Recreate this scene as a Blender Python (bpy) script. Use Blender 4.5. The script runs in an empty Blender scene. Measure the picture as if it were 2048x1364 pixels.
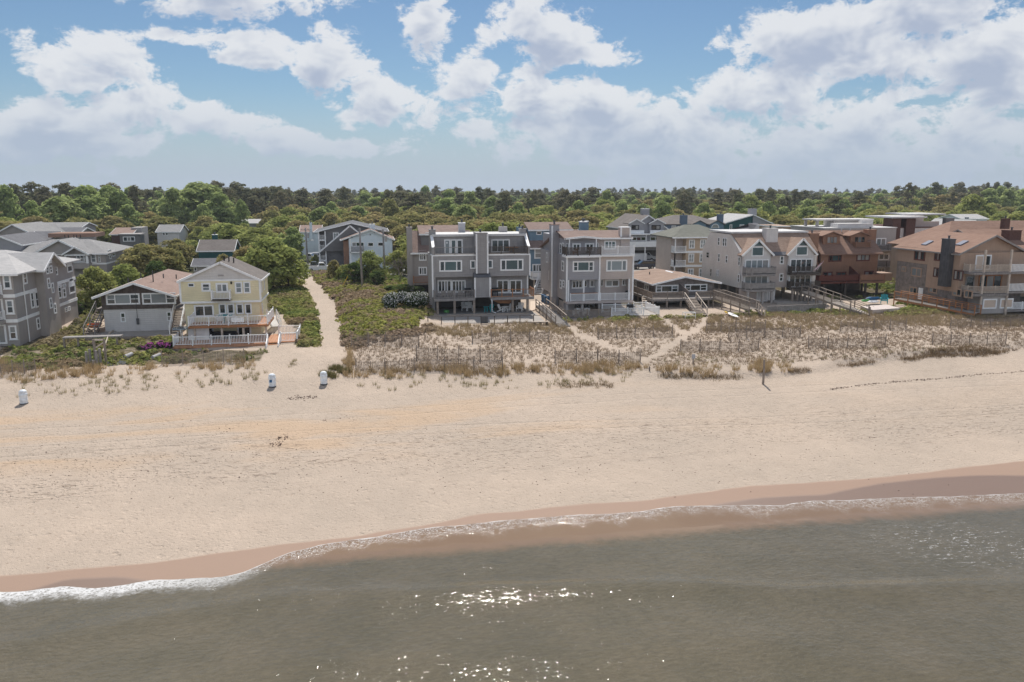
import bpy, math, random
import numpy as np
from mathutils import Vector, noise as mnoise

SC = bpy.context.scene
COL = SC.collection
R = math.radians

# ------------------------------------------------------------------ camera
CAM_H = 19.5                      # drone height above the sea
YAW = R(10.2)                     # the lens looks a little to the right of straight inland
PITCH = math.atan(298 / 1593)
FPX = 1593.0                      # 28 mm lens
cam = bpy.data.cameras.new('camera')
cam.lens = 28.0
cam.sensor_width = 36.0
cam.clip_start = 0.5
cam.clip_end = 20000
cam_o = bpy.data.objects.new('camera', cam)
COL.objects.link(cam_o)
cam_o.location = (0, 0, CAM_H)
cam_o.rotation_euler = (math.pi / 2 - PITCH, 0, -YAW)
SC.camera = cam_o

# ------------------------------------------------------------------ light
SUN_EL, SUN_AZ = R(53.0), R(7.5)      # azimuth measured from +Y towards +X
sun = bpy.data.lights.new('sun', 'SUN')
sun.energy = 3.9
sun.angle = R(0.55)
sun.color = (1.0, 0.95, 0.88)
sun_o = bpy.data.objects.new('sun', sun)
COL.objects.link(sun_o)
sd = Vector((math.sin(SUN_AZ) * math.cos(SUN_EL), math.cos(SUN_AZ) * math.cos(SUN_EL), math.sin(SUN_EL)))
sun_o.rotation_euler = sd.to_track_quat('Z', 'Y').to_euler()
sun_o.location = (0, 60, 120)

SC.view_settings.view_transform = 'Standard'
SC.view_settings.look = 'None'
SC.view_settings.gamma = 1.0
SC.view_settings.use_curve_mapping = False
SC.view_settings.exposure = 0.30
SC.cycles.use_denoising = True
SC.cycles.denoising_prefilter = 'ACCURATE'
try: SC.cycles.sampling_pattern = 'BLUE_NOISE'
except Exception: pass
SC.cycles.max_bounces = 6
SC.cycles.diffuse_bounces = 3
SC.cycles.glossy_bounces = 3
SC.cycles.transmission_bounces = 3
SC.cycles.transparent_max_bounces = 6
SC.cycles.volume_bounces = 0
SC.cycles.caustics_reflective = False
SC.cycles.caustics_refractive = False
SC.cycles.sample_clamp_indirect = 6

_s, _c = math.sin(YAW), math.cos(YAW)
_sp, _cp = math.sin(PITCH), math.cos(PITCH)

def ray(px, py):
    a = (px - 1024) / FPX
    b = (682 - py) / FPX
    h = _cp + b * _sp
    return (h * _s + a * _c, h * _c - a * _s, -_sp + b * _cp)

def G(px, py, z):                 # where a sight line meets the level z
    d = ray(px, py); t = (z - CAM_H) / d[2]
    return (d[0] * t, d[1] * t, z)

def F(px, py, Y):                 # where it meets a wall facing the sea
    d = ray(px, py); t = Y / d[1]
    return (d[0] * t, CAM_H + d[2] * t)

def S(px, py, X):                 # where it meets a wall facing along the shore
    d = ray(px, py); t = X / d[0]
    return (d[1] * t, CAM_H + d[2] * t)

def pr(X, Y, Z):
    h = X * _s + Y * _c; r = X * _c - Y * _s; z = Z - CAM_H
    d = h * _cp - z * _sp; u = h * _sp + z * _cp
    return 1024 + FPX * r / d, 682 - FPX * u / d

def azel(px, py):
    d = ray(px, py)
    return math.atan2(d[0], d[1]), math.atan2(d[2], math.hypot(d[0], d[1]))

# ------------------------------------------------------------------ node helper
class NT:
    def __init__(self, tree):
        self.t = tree; self.n = tree.nodes; self.l = tree.links
    def new(self, typ, **kw):
        nd = self.n.new(typ)
        for k, v in kw.items(): setattr(nd, k, v)
        return nd
    def put(self, sock, v):
        if v is None: return
        if hasattr(v, 'is_output') or isinstance(v, bpy.types.NodeSocket): self.l.new(v, sock)
        else:
            if sock.type == 'RGBA' and len(v) == 3: v = (*v, 1)
            sock.default_value = v
    def m(self, op, a, b=None, c=None, clamp=False):
        nd = self.new('ShaderNodeMath', operation=op, use_clamp=clamp)
        for i, v in enumerate((a, b, c)):
            if v is not None: self.put(nd.inputs[i], v)
        return nd.outputs[0]
    def vm(self, op, a, b=None):
        nd = self.new('ShaderNodeVectorMath', operation=op)
        self.put(nd.inputs[0], a)
        if b is not None: self.put(nd.inputs[3] if op == 'SCALE' else nd.inputs[1], b)
        return nd.outputs['Value'] if op in ('LENGTH', 'DOT_PRODUCT', 'DISTANCE') else nd.outputs[0]
    def mix(self, f, a, b, blend='MIX'):
        nd = self.new('ShaderNodeMix', data_type='RGBA', blend_type=blend)
        self.put(nd.inputs[0], f); self.put(nd.inputs[6], a); self.put(nd.inputs[7], b)
        return nd.outputs[2]
    def rng(self, v, a, b, c=0.0, d=1.0, smooth=False):
        nd = self.new('ShaderNodeMapRange')
        if smooth: nd.interpolation_type = 'SMOOTHSTEP'
        self.put(nd.inputs[0], v)
        for i, x in enumerate((a, b, c, d)): self.put(nd.inputs[i + 1], x)
        return nd.outputs[0]
    def noise(self, vec, scale, detail=4, rough=0.5, dist=0.0):
        nd = self.new('ShaderNodeTexNoise')
        if vec is not None: self.put(nd.inputs['Vector'], vec)
        nd.inputs['Scale'].default_value = scale; nd.inputs['Detail'].default_value = detail
        nd.inputs['Roughness'].default_value = rough; nd.inputs['Distortion'].default_value = dist
        return nd.outputs[0]
    def voro(self, vec, scale, feature='F1', rnd=1.0):
        nd = self.new('ShaderNodeTexVoronoi', feature=feature)
        self.put(nd.inputs['Vector'], vec)
        nd.inputs['Scale'].default_value = scale; nd.inputs['Randomness'].default_value = rnd
        return nd
    def sep(self, v):
        nd = self.new('ShaderNodeSeparateXYZ'); self.put(nd.inputs[0], v); return nd.outputs
    def comb(self, x, y, z):
        nd = self.new('ShaderNodeCombineXYZ')
        for i, v in enumerate((x, y, z)): self.put(nd.inputs[i], v)
        return nd.outputs[0]
    def attr(self, name):
        return self.new('ShaderNodeAttribute', attribute_name=name)
    def bump(self, h, strength=0.5, dist=0.05, normal=None):
        nd = self.new('ShaderNodeBump')
        nd.inputs['Strength'].default_value = strength; nd.inputs['Distance'].default_value = dist
        self.put(nd.inputs['Height'], h)
        if normal is not None: self.put(nd.inputs['Normal'], normal)
        return nd.outputs[0]

# ------------------------------------------------------------------ sky: physical sky with broken cumulus
W = bpy.data.worlds.new('World'); SC.world = W
W.use_nodes = True
nt = NT(W.node_tree); nt.n.clear()
sky = nt.new('ShaderNodeTexSky', sky_type='NISHITA')
sky.sun_disc = False
sky.sun_elevation = SUN_EL
sky.sun_rotation = SUN_AZ
sky.altitude = 20; sky.air_density = 1.0; sky.dust_density = 0.25; sky.ozone_density = 2.0

def cloud_group(name, detail):
    g = bpy.data.node_groups.new(name, 'ShaderNodeTree')
    g.interface.new_socket('Dir', in_out='INPUT', socket_type='NodeSocketVector')
    g.interface.new_socket('Density', in_out='OUTPUT', socket_type='NodeSocketFloat')
    q = NT(g)
    gi = q.new('NodeGroupInput'); go = q.new('NodeGroupOutput')
    d = gi.outputs[0]
    x, y, z = q.sep(d)[:3]
    az = q.m('ARCTAN2', x, y)
    el = q.m('ARCSINE', z)
    st = q.comb(x, y, q.m('MULTIPLY', z, 1.55))
    wob = q.noise(st, 7, 3, 0.5)
    wv = q.m('MULTIPLY', q.m('SUBTRACT', wob, 0.5), 0.07)
    wob2 = q.noise(q.vm('ADD', st, (3.1, 7.7, 1.3)), 8, 3, 0.5)
    wv2 = q.m('MULTIPLY', q.m('SUBTRACT', wob2, 0.5), 0.045)
    P2 = q.comb(q.m('ADD', az, wv), q.m('ADD', el, wv2), 0)
    blobs = [(180, 135, 130, 85), (265, 215, 110, 55), (70, 235, 120, 45),
             (440, -5, 215, 48), (315, 72, 95, 26),
             (550, 100, 110, 38), (660, 130, 75, 76), (780, 215, 140, 58),
             (850, 50, 60, 95), (940, 165, 105, 66), (955, 262, 60, 26),
             (1100, 55, 130, 88), (1180, 108, 125, 36),
             (1080, 190, 100, 66), (1200, 200, 125, 62),
             (1550, 60, 110, 60), (1680, 95, 175, 88), (1840, 30, 205, 80), (1990, 120, 120, 105),
             (1490, 190, 165, 58), (1720, 235, 220, 56),
             (100, 285, 250, 46), (440, 250, 115, 32), (640, 288, 170, 28), (1250, 270, 330, 66), (1700, 310, 460, 70)]
    acc = None
    for bx_, by_, rx, ry in blobs:
        a, e = azel(bx_, by_)
        v = q.vm('MULTIPLY', q.vm('SUBTRACT', P2, (a, e, 0)), (FPX / rx, FPX / ry, 0))
        b = q.m('SUBTRACT', 1.0, q.vm('LENGTH', v))
        acc = b if acc is None else q.m('SMOOTH_MAX', acc, b, 0.18)
    # the unseen rest of the sky: broken clouds, made denser for more fill light
    ac, _ = azel(1024, 200)
    away = q.rng(q.m('ABSOLUTE', q.m('SUBTRACT', az, ac)), 0.62, 0.80, 0, 1, True)
    high = q.rng(el, 0.245, 0.36, 0, 1, True)
    out = q.m('MAXIMUM', away, high)
    dn = q.vm('DIVIDE', d, q.comb(q.m('ADD', q.m('MAXIMUM', z, 0), 0.22), q.m('ADD', q.m('MAXIMUM', z, 0), 0.22), 1))
    gen = q.rng(q.noise(dn, 1.9, 3, 0.55), 0.36, 0.60, -0.75, 0.75)
    cov = q.m('ADD', q.m('MULTIPLY', q.m('MAXIMUM', acc, -1.0), q.m('SUBTRACT', 1.0, out)), q.m('MULTIPLY', gen, out))
    fb = q.noise(st, 16.5, detail, 0.64, 0.3)
    det = q.m('MULTIPLY', q.m('SUBTRACT', fb, 0.5), 2.1)
    if detail > 4:
        fb2 = q.noise(st, 38, 5, 0.66, 0.3)
        det = q.m('ADD', det, q.m('MULTIPLY', q.m('SUBTRACT', fb2, 0.5), 0.75))
    q.l.new(q.m('ADD', q.m('MULTIPLY', q.m('SUBTRACT', cov, 0.03), 0.80), det), go.inputs[0])
    return g

cg_fine = cloud_group('cumulus_fine', 7)
cg_soft = cloud_group('cumulus_soft', 3)
tc = nt.new('ShaderNodeTexCoord')
dirv = nt.vm('NORMALIZE', tc.outputs['Generated'])
def dens(off):
    nd = nt.new('ShaderNodeGroup'); nd.node_tree = cg_soft if off else cg_fine
    nt.put(nd.inputs[0], nt.vm('NORMALIZE', nt.vm('ADD', dirv, off)) if off else dirv)
    return nd.outputs[0]
d0 = dens(None)
d1 = dens((0.004, 0, 0.022))
dz = nt.sep(dirv)[2]
alpha = nt.m('MULTIPLY', nt.rng(d0, 0.02, 0.30, 0, 1, True), 0.91)
core = nt.rng(nt.m('ADD', nt.m('MULTIPLY', d1, 0.75), nt.m('MULTIPLY', d0, 0.25)), 0.12, 0.80, 0, 1, True)
cloud = nt.mix(core, (9.3, 9.45, 9.75), (5.1, 5.75, 7.2))
# clouds away from the sun, mostly unseen, brightened to fill the shaded house fronts
front = nt.rng(nt.vm('DOT_PRODUCT', dirv, tuple(sd)), 0.50, -0.45, 1.0, 2.25, True)
cloud = nt.vm('SCALE', cloud, front)
skyc = nt.mix(1.0, sky.outputs[0], (0.67, 0.775, 0.86), 'MULTIPLY')
low = nt.rng(dz, -0.01, 0.08, 1, 0, True)                  # aerial haze thickens towards the horizon
withc = nt.mix(nt.m('MULTIPLY', alpha, nt.m('SUBTRACT', 1.0, nt.m('MULTIPLY', low, 0.35))), skyc, cloud)
hazec = (4.95, 5.9, 7.35)
final = nt.mix(nt.rng(dz, -0.005, 0.13, 0.90, 0.0, True), withc, hazec)
bg = nt.new('ShaderNodeBackground')
bg.inputs['Strength'].default_value = 0.07
nt.put(bg.inputs[0], final)
wo = nt.new('ShaderNodeOutputWorld')
nt.l.new(bg.outputs[0], wo.inputs[0])
W.cycles.sampling_method = 'MANUAL'
W.cycles.sample_map_resolution = 512

# ------------------------------------------------------------------ materials
MATS = {}
def base_mat(name):
    m = bpy.data.materials.new(name); m.use_nodes = True
    q = NT(m.node_tree); q.n.clear()
    out = q.new('ShaderNodeOutputMaterial')
    b = q.new('ShaderNodeBsdfPrincipled')
    q.l.new(b.outputs[0], out.inputs[0])
    MATS[name] = m
    return m, q, b, out

def mat(name, col, rough=0.75, var=0.12, scale=1.5, bump=0.0, bscale=20, lap=0.0, streak=0.0, spec=0.3, metal=0.0):
    """painted or weathered surface: uneven tone, optional clapboard relief, optional grain, faint run-off streaks"""
    m, q, b, out = base_mat(name)
    g = q.new('ShaderNodeNewGeometry').outputs['Position']
    oi = q.new('ShaderNodeObjectInfo').outputs['Random']
    n1 = q.noise(q.vm('ADD', g, q.comb(q.m('MULTIPLY', oi, 40), 0, 0)), scale, 5, 0.6)
    f = q.rng(n1, 0.3, 0.7, 1 - var, 1 + var)
    if streak:
        n2 = q.noise(q.vm('MULTIPLY', g, (3.2, 3.2, 0.22)), 1.6, 3, 0.6)
        f = q.m('MULTIPLY', f, q.rng(n2, 0.45, 0.75, 1, 1 - streak))
    c = q.vm('SCALE', col, f)
    q.put(b.inputs['Base Color'], c)
    b.inputs['Roughness'].default_value = rough
    b.inputs['Specular IOR Level'].default_value = spec
    b.inputs['Metallic'].default_value = metal
    nrm = None
    if lap:
        z = q.sep(g)[2]
        saw = q.m('FRACT', q.m('DIVIDE', z, lap))
        nrm = q.bump(q.m('POWER', saw, 0.7), 1.0, 0.06)
    if bump:
        nrm = q.bump(q.noise(g, bscale, 4, 0.6), bump, 0.03, nrm)
    if nrm is not None: q.put(b.inputs['Normal'], nrm)
    return m

def shingle_roof(name, c1, c2):
    m, q, b, out = base_mat(name)
    g = q.new('ShaderNodeNewGeometry').outputs['Position']
    x, y, z = q.sep(g)[:3]
    row = q.m('FLOOR', q.m('MULTIPLY', q.m('ADD', z, q.m('MULTIPLY', y, 0.15)), 9.0))
    cell = q.comb(q.m('FLOOR', q.m('MULTIPLY', q.m('ADD', x, y), 2.6)), row, 0)
    wn = q.new('ShaderNodeTexWhiteNoise'); q.put(wn.inputs[0], cell)
    n1 = q.noise(q.vm('MULTIPLY', g, (1, 1, .4)), 0.5, 5, 0.65)
    f = q.m('ADD', q.m('MULTIPLY', wn.outputs[0], 0.5), q.m('MULTIPLY', q.rng(n1, 0.3, 0.7), 0.5))
    q.put(b.inputs['Base Color'], q.mix(f, c1, c2))
    b.inputs['Roughness'].default_value = 0.9
    b.inputs['Specular IOR Level'].default_value = 0.2
    q.put(b.inputs['Normal'], q.bump(q.m('ADD', wn.outputs[0], q.noise(g, 9, 3)), 0.5, 0.03))
    return m

def plank_mat(name, col, var=0.3, sat=None, bw=0.14, axis=0):
    m, q, b, out = base_mat(name)
    g = q.new('ShaderNodeNewGeometry').outputs['Position']
    x = q.sep(g)[axis]
    wn = q.new('ShaderNodeTexWhiteNoise', noise_dimensions='1D')
    q.put(wn.inputs['W'], q.m('FLOOR', q.m('DIVIDE', x, bw)))
    st = q.vm('MULTIPLY', g, (9, 1.2, 9) if axis == 0 else (1.2, 9, 9))
    n = q.noise(st, 2.0, 5, 0.65)
    f = q.m('ADD', q.m('MULTIPLY', q.m('SUBTRACT', wn.outputs[0], 0.5), var), q.rng(n, 0.3, 0.7, 1 - var * 0.6, 1 + var * 0.5))
    q.put(b.inputs['Base Color'], q.vm('SCALE', col, f))
    b.inputs['Roughness'].default_value = 0.85
    b.inputs['Specular IOR Level'].default_value = 0.25
    q.put(b.inputs['Normal'], q.bump(q.m('PINGPONG', q.m('DIVIDE', x, bw), 0.5), 0.4, 0.02))
    return m

def glass_mat(name, col, rough=0.05, var=0.5):
    m, q, b, out = base_mat(name)
    oi = q.new('ShaderNodeObjectInfo').outputs['Random']
    g = q.new('ShaderNodeNewGeometry').outputs['Position']
    q.put(b.inputs['Base Color'], q.vm('SCALE', col, q.rng(oi, 0, 1, 1 - var, 1 + var)))
    b.inputs['Roughness'].default_value = rough
    b.inputs['IOR'].default_value = 1.6
    b.inputs['Specular IOR Level'].default_value = 0.75
    q.put(b.inputs['Normal'], q.bump(q.noise(g, 0.7, 2), 0.06, 0.05))
    return m

def attr_mat(name, rough=0.8, trans=0.35, attr='tone', spec=0.15):
    """leaf or blade: tone carried by each clump, thin enough to let light through"""
    m = bpy.data.materials.new(name); m.use_nodes = True
    q = NT(m.node_tree); q.n.clear()
    out = q.new('ShaderNodeOutputMaterial')
    c = q.attr(attr).outputs['Color']
    d = q.new('ShaderNodeBsdfDiffuse'); t = q.new('ShaderNodeBsdfTranslucent'); mx = q.new('ShaderNodeMixShader')
    q.put(d.inputs[0], c); q.put(t.inputs[0], c); mx.inputs[0].default_value = trans
    q.l.new(d.outputs[0], mx.inputs[1]); q.l.new(t.outputs[0], mx.inputs[2]); q.l.new(mx.outputs[0], out.inputs[0])
    MATS[name] = m
    return m

def leaf_mat(name, c1, c2, trans=0.35, scale=0.55):
    m = bpy.data.materials.new(name); m.use_nodes = True
    q = NT(m.node_tree); q.n.clear()
    out = q.new('ShaderNodeOutputMaterial')
    oi = q.new('ShaderNodeObjectInfo').outputs['Random']
    tc = q.new('ShaderNodeTexCoord').outputs['Object']
    n = q.noise(q.vm('ADD', tc, q.comb(q.m('MULTIPLY', oi, 60), 0, 0)), scale, 3, 0.6)
    a = q.attr('tone').outputs['Fac']
    f = q.m('ADD', q.m('ADD', q.m('MULTIPLY', oi, 0.55), q.m('MULTIPLY', q.rng(n, 0.3, 0.7), 0.45)), q.m('MULTIPLY', q.m('SUBTRACT', a, 0.5), 0.5), clamp=True)
    c = q.mix(f, c1, c2)
    c = q.vm('SCALE', c, q.rng(a, 0, 1, 0.8, 1.25))
    d = q.new('ShaderNodeBsdfDiffuse'); t = q.new('ShaderNodeBsdfTranslucent'); mx = q.new('ShaderNodeMixShader')
    q.put(d.inputs[0], c); q.put(t.inputs[0], c); mx.inputs[0].default_value = trans
    q.l.new(d.outputs[0], mx.inputs[1]); q.l.new(t.outputs[0], mx.inputs[2]); q.l.new(mx.outputs[0], out.inputs[0])
    MATS[name] = m
    return m

LAP = 0.24
mat('white', (0.879, 0.879, 0.867), 0.55, 0.06, 2, streak=0.06)
mat('white_siding', (0.70, 0.68, 0.66), 0.6, 0.06, 1, lap=LAP, streak=0.06)
mat('grey_siding', (0.360, 0.348, 0.348), 0.8, 0.10, 0.8, bump=0.35, lap=0.30, streak=0.16)
mat('grey_stucco', (0.373, 0.339, 0.315), 0.85, 0.07, 0.6, bump=0.2, streak=0.08)
mat('bluegrey_siding', (0.417, 0.410, 0.432), 0.75, 0.06, 0.8, lap=LAP, streak=0.06)
mat('beige_siding', (0.579, 0.503, 0.462), 0.75, 0.06, 0.8, lap=LAP, streak=0.06)
mat('cream_siding', (0.748, 0.717, 0.677), 0.75, 0.06, 0.8, lap=LAP, streak=0.08)
mat('yellow_siding', (0.85, 0.775, 0.53), 0.7, 0.05, 0.8, lap=LAP, streak=0.04)
mat('shake_dark', (0.127, 0.101, 0.089), 0.9, 0.35, 2.5, bump=0.6, lap=0.2, streak=0.25)
mat('shake_grey', (0.256, 0.225, 0.209), 0.9, 0.30, 2.0, bump=0.6, lap=0.2, streak=0.25)
mat('blue_siding', (0.182, 0.280, 0.364), 0.75, 0.08, 0.8, lap=LAP)
mat('darkblue_siding', (0.140, 0.189, 0.259), 0.75, 0.08, 0.8, lap=LAP)
mat('teal_siding', (0.029, 0.111, 0.111), 0.75, 0.08, 0.8, lap=LAP)
mat('tan_siding', (0.403, 0.284, 0.209), 0.8, 0.08, 0.8, bump=0.2, streak=0.12)
mat('redbrown_siding', (0.36, 0.205, 0.138), 0.8, 0.10, 0.8, bump=0.2, lap=0.2, streak=0.12)
mat('darkred_wood', (0.130, 0.044, 0.031), 0.75, 0.15, 1.5, bump=0.2)
mat('peach_siding', (0.597, 0.459, 0.333), 0.75, 0.06, 0.8, lap=LAP)
mat('pale_blue_siding', (0.710, 0.786, 0.832), 0.7, 0.06, 0.8, streak=0.05)
mat('dark_grey_siding', (0.214, 0.208, 0.208), 0.8, 0.08, 0.8, lap=LAP)
mat('brick_brown', (0.115, 0.06, 0.048), 0.9, 0.2, 3, bump=0.4)
mat('offwhite_stucco', (0.656, 0.632, 0.609), 0.85, 0.07, 0.5, bump=0.15, streak=0.12)
mat('grey_block', (0.405, 0.378, 0.358), 0.85, 0.08, 0.5, bump=0.15, streak=0.12)
mat('dark_metal', (0.10, 0.10, 0.105), 0.5, 0.25, 1.2, metal=0.4, streak=0.3)
mat('black', (0.018, 0.018, 0.02), 0.6, 0.2)
mat('shade_dark', (0.13, 0.12, 0.112), 0.9, 0.2)  # dark backing that paints in shade under houses and inside porch openings
mat('concrete', (0.36, 0.33, 0.30), 0.9, 0.10, 0.8, bump=0.2)
mat('concrete_grey', (0.22, 0.215, 0.21), 0.9, 0.12, 0.8, bump=0.2)
mat('asphalt', (0.24, 0.24, 0.235), 0.95, 0.10, 0.7, bump=0.2)
mat('roof_membrane', (0.62, 0.61, 0.60), 0.8, 0.10, 0.5, streak=0.1)
mat('old_wood', (0.284, 0.236, 0.196), 0.9, 0.25, 2.5, bump=0.3, bscale=30)
mat('grey_wood', (0.280, 0.259, 0.245), 0.9, 0.22, 2.5, bump=0.3, bscale=30)
mat('dark_wood', (0.098, 0.081, 0.068), 0.9, 0.25, 2.5, bump=0.3, bscale=30)
mat('pale_wood', (0.546, 0.468, 0.390), 0.88, 0.2, 2.5, bump=0.2, bscale=30)
mat('orange_wood', (0.40, 0.185, 0.085), 0.8, 0.15, 2.5)
plank_mat('deck_orange', (0.46, 0.24, 0.14), 0.22)
plank_mat('deck_grey', (0.25, 0.23, 0.215), 0.3)
plank_mat('deck_pale', (0.50, 0.44, 0.38), 0.22)
glass_mat('glass', (0.018, 0.030, 0.032))
glass_mat('glass_green', (0.035, 0.075, 0.075), 0.05, 0.3)
glass_mat('glass_pale', (0.20, 0.23, 0.235), 0.08, 0.35)
glass_mat('curtain', (0.30, 0.30, 0.285), 0.25, 0.25)
mat('awning', (0.62, 0.50, 0.40), 0.8, 0.05)
mat('turquoise', (0.03, 0.30, 0.33), 0.5, 0.1)
mat('blue_plastic', (0.02, 0.10, 0.22), 0.5, 0.1)
mat('orange_plastic', (0.75, 0.17, 0.02), 0.5, 0.1)
mat('red_cloth', (0.50, 0.03, 0.03), 0.8, 0.1)
mat('navy_cloth', (0.05, 0.06, 0.16), 0.8, 0.1)
mat('pink_cloth', (0.55, 0.19, 0.19), 0.8, 0.1)
mat('yellow_plastic', (0.65, 0.42, 0.03), 0.5, 0.1)
mat('green_plastic', (0.10, 0.33, 0.10), 0.5, 0.1)
mat('barrel', (0.810, 0.851, 0.880), 0.5, 0.15, 4, streak=0.2)
mat('sign_grey', (0.42, 0.43, 0.45), 0.5, 0.05)
mat('tarp_grey', (0.36, 0.35, 0.35), 0.7, 0.2)
mat('skin_roof_vent', (0.55, 0.55, 0.56), 0.5, 0.1)
mat('solar', (0.16, 0.17, 0.22), 0.25, 0.05, spec=0.6)
mat('car_white', (0.72, 0.73, 0.74), 0.3, 0.03, spec=0.6)
mat('car_navy', (0.012, 0.02, 0.045), 0.25, 0.05, spec=0.7)
mat('car_black', (0.012, 0.013, 0.014), 0.25, 0.05, spec=0.7)
mat('car_silver', (0.40, 0.41, 0.42), 0.3, 0.05, metal=0.5)
mat('car_red', (0.25, 0.03, 0.025), 0.3, 0.05, spec=0.6)
mat('tyre', (0.02, 0.02, 0.02), 0.9, 0.1)
mat('chrome', (0.5, 0.5, 0.5), 0.3, 0.05, metal=0.9)
mat('bark', (0.085, 0.065, 0.05), 0.95, 0.3, 3, bump=0.5)
mat('bark_pale', (0.22, 0.19, 0.17), 0.95, 0.3, 3, bump=0.5)
mat('seaweed', (0.128, 0.085, 0.065), 0.95, 0.3, 6, bump=0.5)
mat('wire', (0.055, 0.052, 0.05), 0.7, 0.1)
shingle_roof('roof_grey', (0.20, 0.20, 0.20), (0.31, 0.30, 0.295))
shingle_roof('roof_light', (0.36, 0.355, 0.35), (0.48, 0.465, 0.455))
shingle_roof('roof_pink', (0.225, 0.155, 0.128), (0.315, 0.225, 0.188))
shingle_roof('roof_tan', (0.24, 0.165, 0.125), (0.38, 0.275, 0.215))
shingle_roof('roof_brown', (0.185, 0.13, 0.11), (0.275, 0.20, 0.17))
shingle_roof('roof_red', (0.225, 0.135, 0.098), (0.31, 0.198, 0.148))
shingle_roof('roof_umber', (0.13, 0.115, 0.105), (0.20, 0.175, 0.16))
shingle_roof('roof_green', (0.135, 0.138, 0.115), (0.20, 0.20, 0.17))
shingle_roof('roof_slate', (0.11, 0.11, 0.12), (0.17, 0.17, 0.18))

# ------------------------------------------------------------------ meshes
class MB:
    def __init__(self): self.v = []; self.f = []
    def add(self, vs, fs):
        n = len(self.v); self.v += [tuple(v) for v in vs]; self.f += [tuple(i + n for i in f) for f in fs]; return self
    def box(self, x0, x1, y0, y1, z0, z1):
        if x0 > x1: x0, x1 = x1, x0
        if y0 > y1: y0, y1 = y1, y0
        if z0 > z1: z0, z1 = z1, z0
        return self.add([(x0, y0, z0), (x1, y0, z0), (x1, y1, z0), (x0, y1, z0), (x0, y0, z1), (x1, y0, z1), (x1, y1, z1), (x0, y1, z1)],
                        [(0, 3, 2, 1), (4, 5, 6, 7), (0, 1, 5, 4), (1, 2, 6, 5), (2, 3, 7, 6), (3, 0, 4, 7)])
    def bar(self, p, q, w=0.1, h=None):
        p, q = Vector(p), Vector(q); d = q - p
        if d.length < 1e-6: return self
        h = w if h is None else h
        d.normalize()
        up = Vector((0, 0, 1)) if abs(d.z) < 0.98 else Vector((0, 1, 0))
        s = d.cross(up).normalized(); u = s.cross(d)
        vs = []
        for c in (p, q):
            for a, b in ((-1, -1), (1, -1), (1, 1), (-1, 1)): vs.append(c + s * (a * w / 2) + u * (b * h / 2))
        return self.add(vs, [(0, 1, 2, 3), (7, 6, 5, 4), (0, 4, 5, 1), (1, 5, 6, 2), (2, 6, 7, 3), (3, 7, 4, 0)])
    def prism(self, poly, a0, a1, axis):
        """polygon of (u, w) pairs swept along an axis: axis 'x' -> (y, z), 'y' -> (x, z), 'z' -> (x, y)"""
        def P(u, w, a): return (a, u, w) if axis == 'x' else ((u, a, w) if axis == 'y' else (u, w, a))
        n = len(poly)
        vs = [P(u, w, a0) for u, w in poly] + [P(u, w, a1) for u, w in poly]
        fs = [tuple(range(n)), tuple(range(2 * n - 1, n - 1, -1))] + [(i, (i + n), (i + 1) % n + n, (i + 1) % n) for i in range(n)]
        return self.add(vs, fs)
    def tube(self, pts, rads, seg=8, cap=True):
        rings = []
        pts = [Vector(p) for p in pts]
        for i, p in enumerate(pts):
            d = (pts[min(i + 1, len(pts) - 1)] - pts[max(i - 1, 0)])
            d = d.normalized() if d.length > 1e-6 else Vector((0, 0, 1))
            a = d.cross(Vector((0.31, 0.95, 0.05))).normalized(); b = d.cross(a)
            rings.append([p + (a * math.cos(t) + b * math.sin(t)) * rads[i] for t in [2 * math.pi * k / seg for k in range(seg)]])
        vs = [v for r in rings for v in r]; fs = []
        for i in range(len(rings) - 1):
            for k in range(seg):
                fs.append((i * seg + k, i * seg + (k + 1) % seg, (i + 1) * seg + (k + 1) % seg, (i + 1) * seg + k))
        if cap: fs += [tuple(range(seg - 1, -1, -1)), tuple(range(len(vs) - seg, len(vs)))]
        return self.add(vs, fs)
    def slab(self, quad, t):
        """a roof plane: polygon of points given a thickness t downwards"""
        n = len(quad)
        vs = [tuple(p) for p in quad] + [(p[0], p[1], p[2] - t) for p in quad]
        fs = [tuple(range(n)), tuple(range(2 * n - 1, n - 1, -1))] + [(i, i + n, (i + 1) % n + n, (i + 1) % n) for i in range(n)]
        return self.add(vs, fs)
    def mesh(self, name, m, origin=(0, 0, 0), smooth=False):
        me = bpy.data.meshes.new(name)
        ox, oy, oz = origin
        me.from_pydata([(x - ox, y - oy, z - oz) for x, y, z in self.v], [], self.f)
        me.materials.append(MATS[m])
        if smooth:
            me.polygons.foreach_set('use_smooth', [True] * len(me.polygons))
        me.validate()
        if not smooth:
            import bmesh
            bm = bmesh.new(); bm.from_mesh(me); bmesh.ops.recalc_face_normals(bm, faces=bm.faces); bm.to_mesh(me); bm.free()
        return me

def tag(o, label=None, cat=None, group=None, kind=None):
    for k, v in (('label', label), ('category', cat), ('group', group), ('kind', kind)):
        if v: o[k] = v
    return o

def link(name, me, parent=None, loc=(0, 0, 0), rz=0):
    o = bpy.data.objects.new(name, me); COL.objects.link(o)
    o.location = loc; o.rotation_euler[2] = rz
    if parent: o.parent = parent
    return o

def empty(name, loc, label, cat, group=None, rz=0):
    o = bpy.data.objects.new(name, None); COL.objects.link(o)
    o.empty_display_size = 0.3
    o.location = loc; o.rotation_euler[2] = rz
    return tag(o, label, cat, group)

def copy_tree(o, parent=None):
    c = o.copy(); COL.objects.link(c); c.parent = parent
    for ch in list(o.children): copy_tree(ch, c)
    return c

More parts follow.
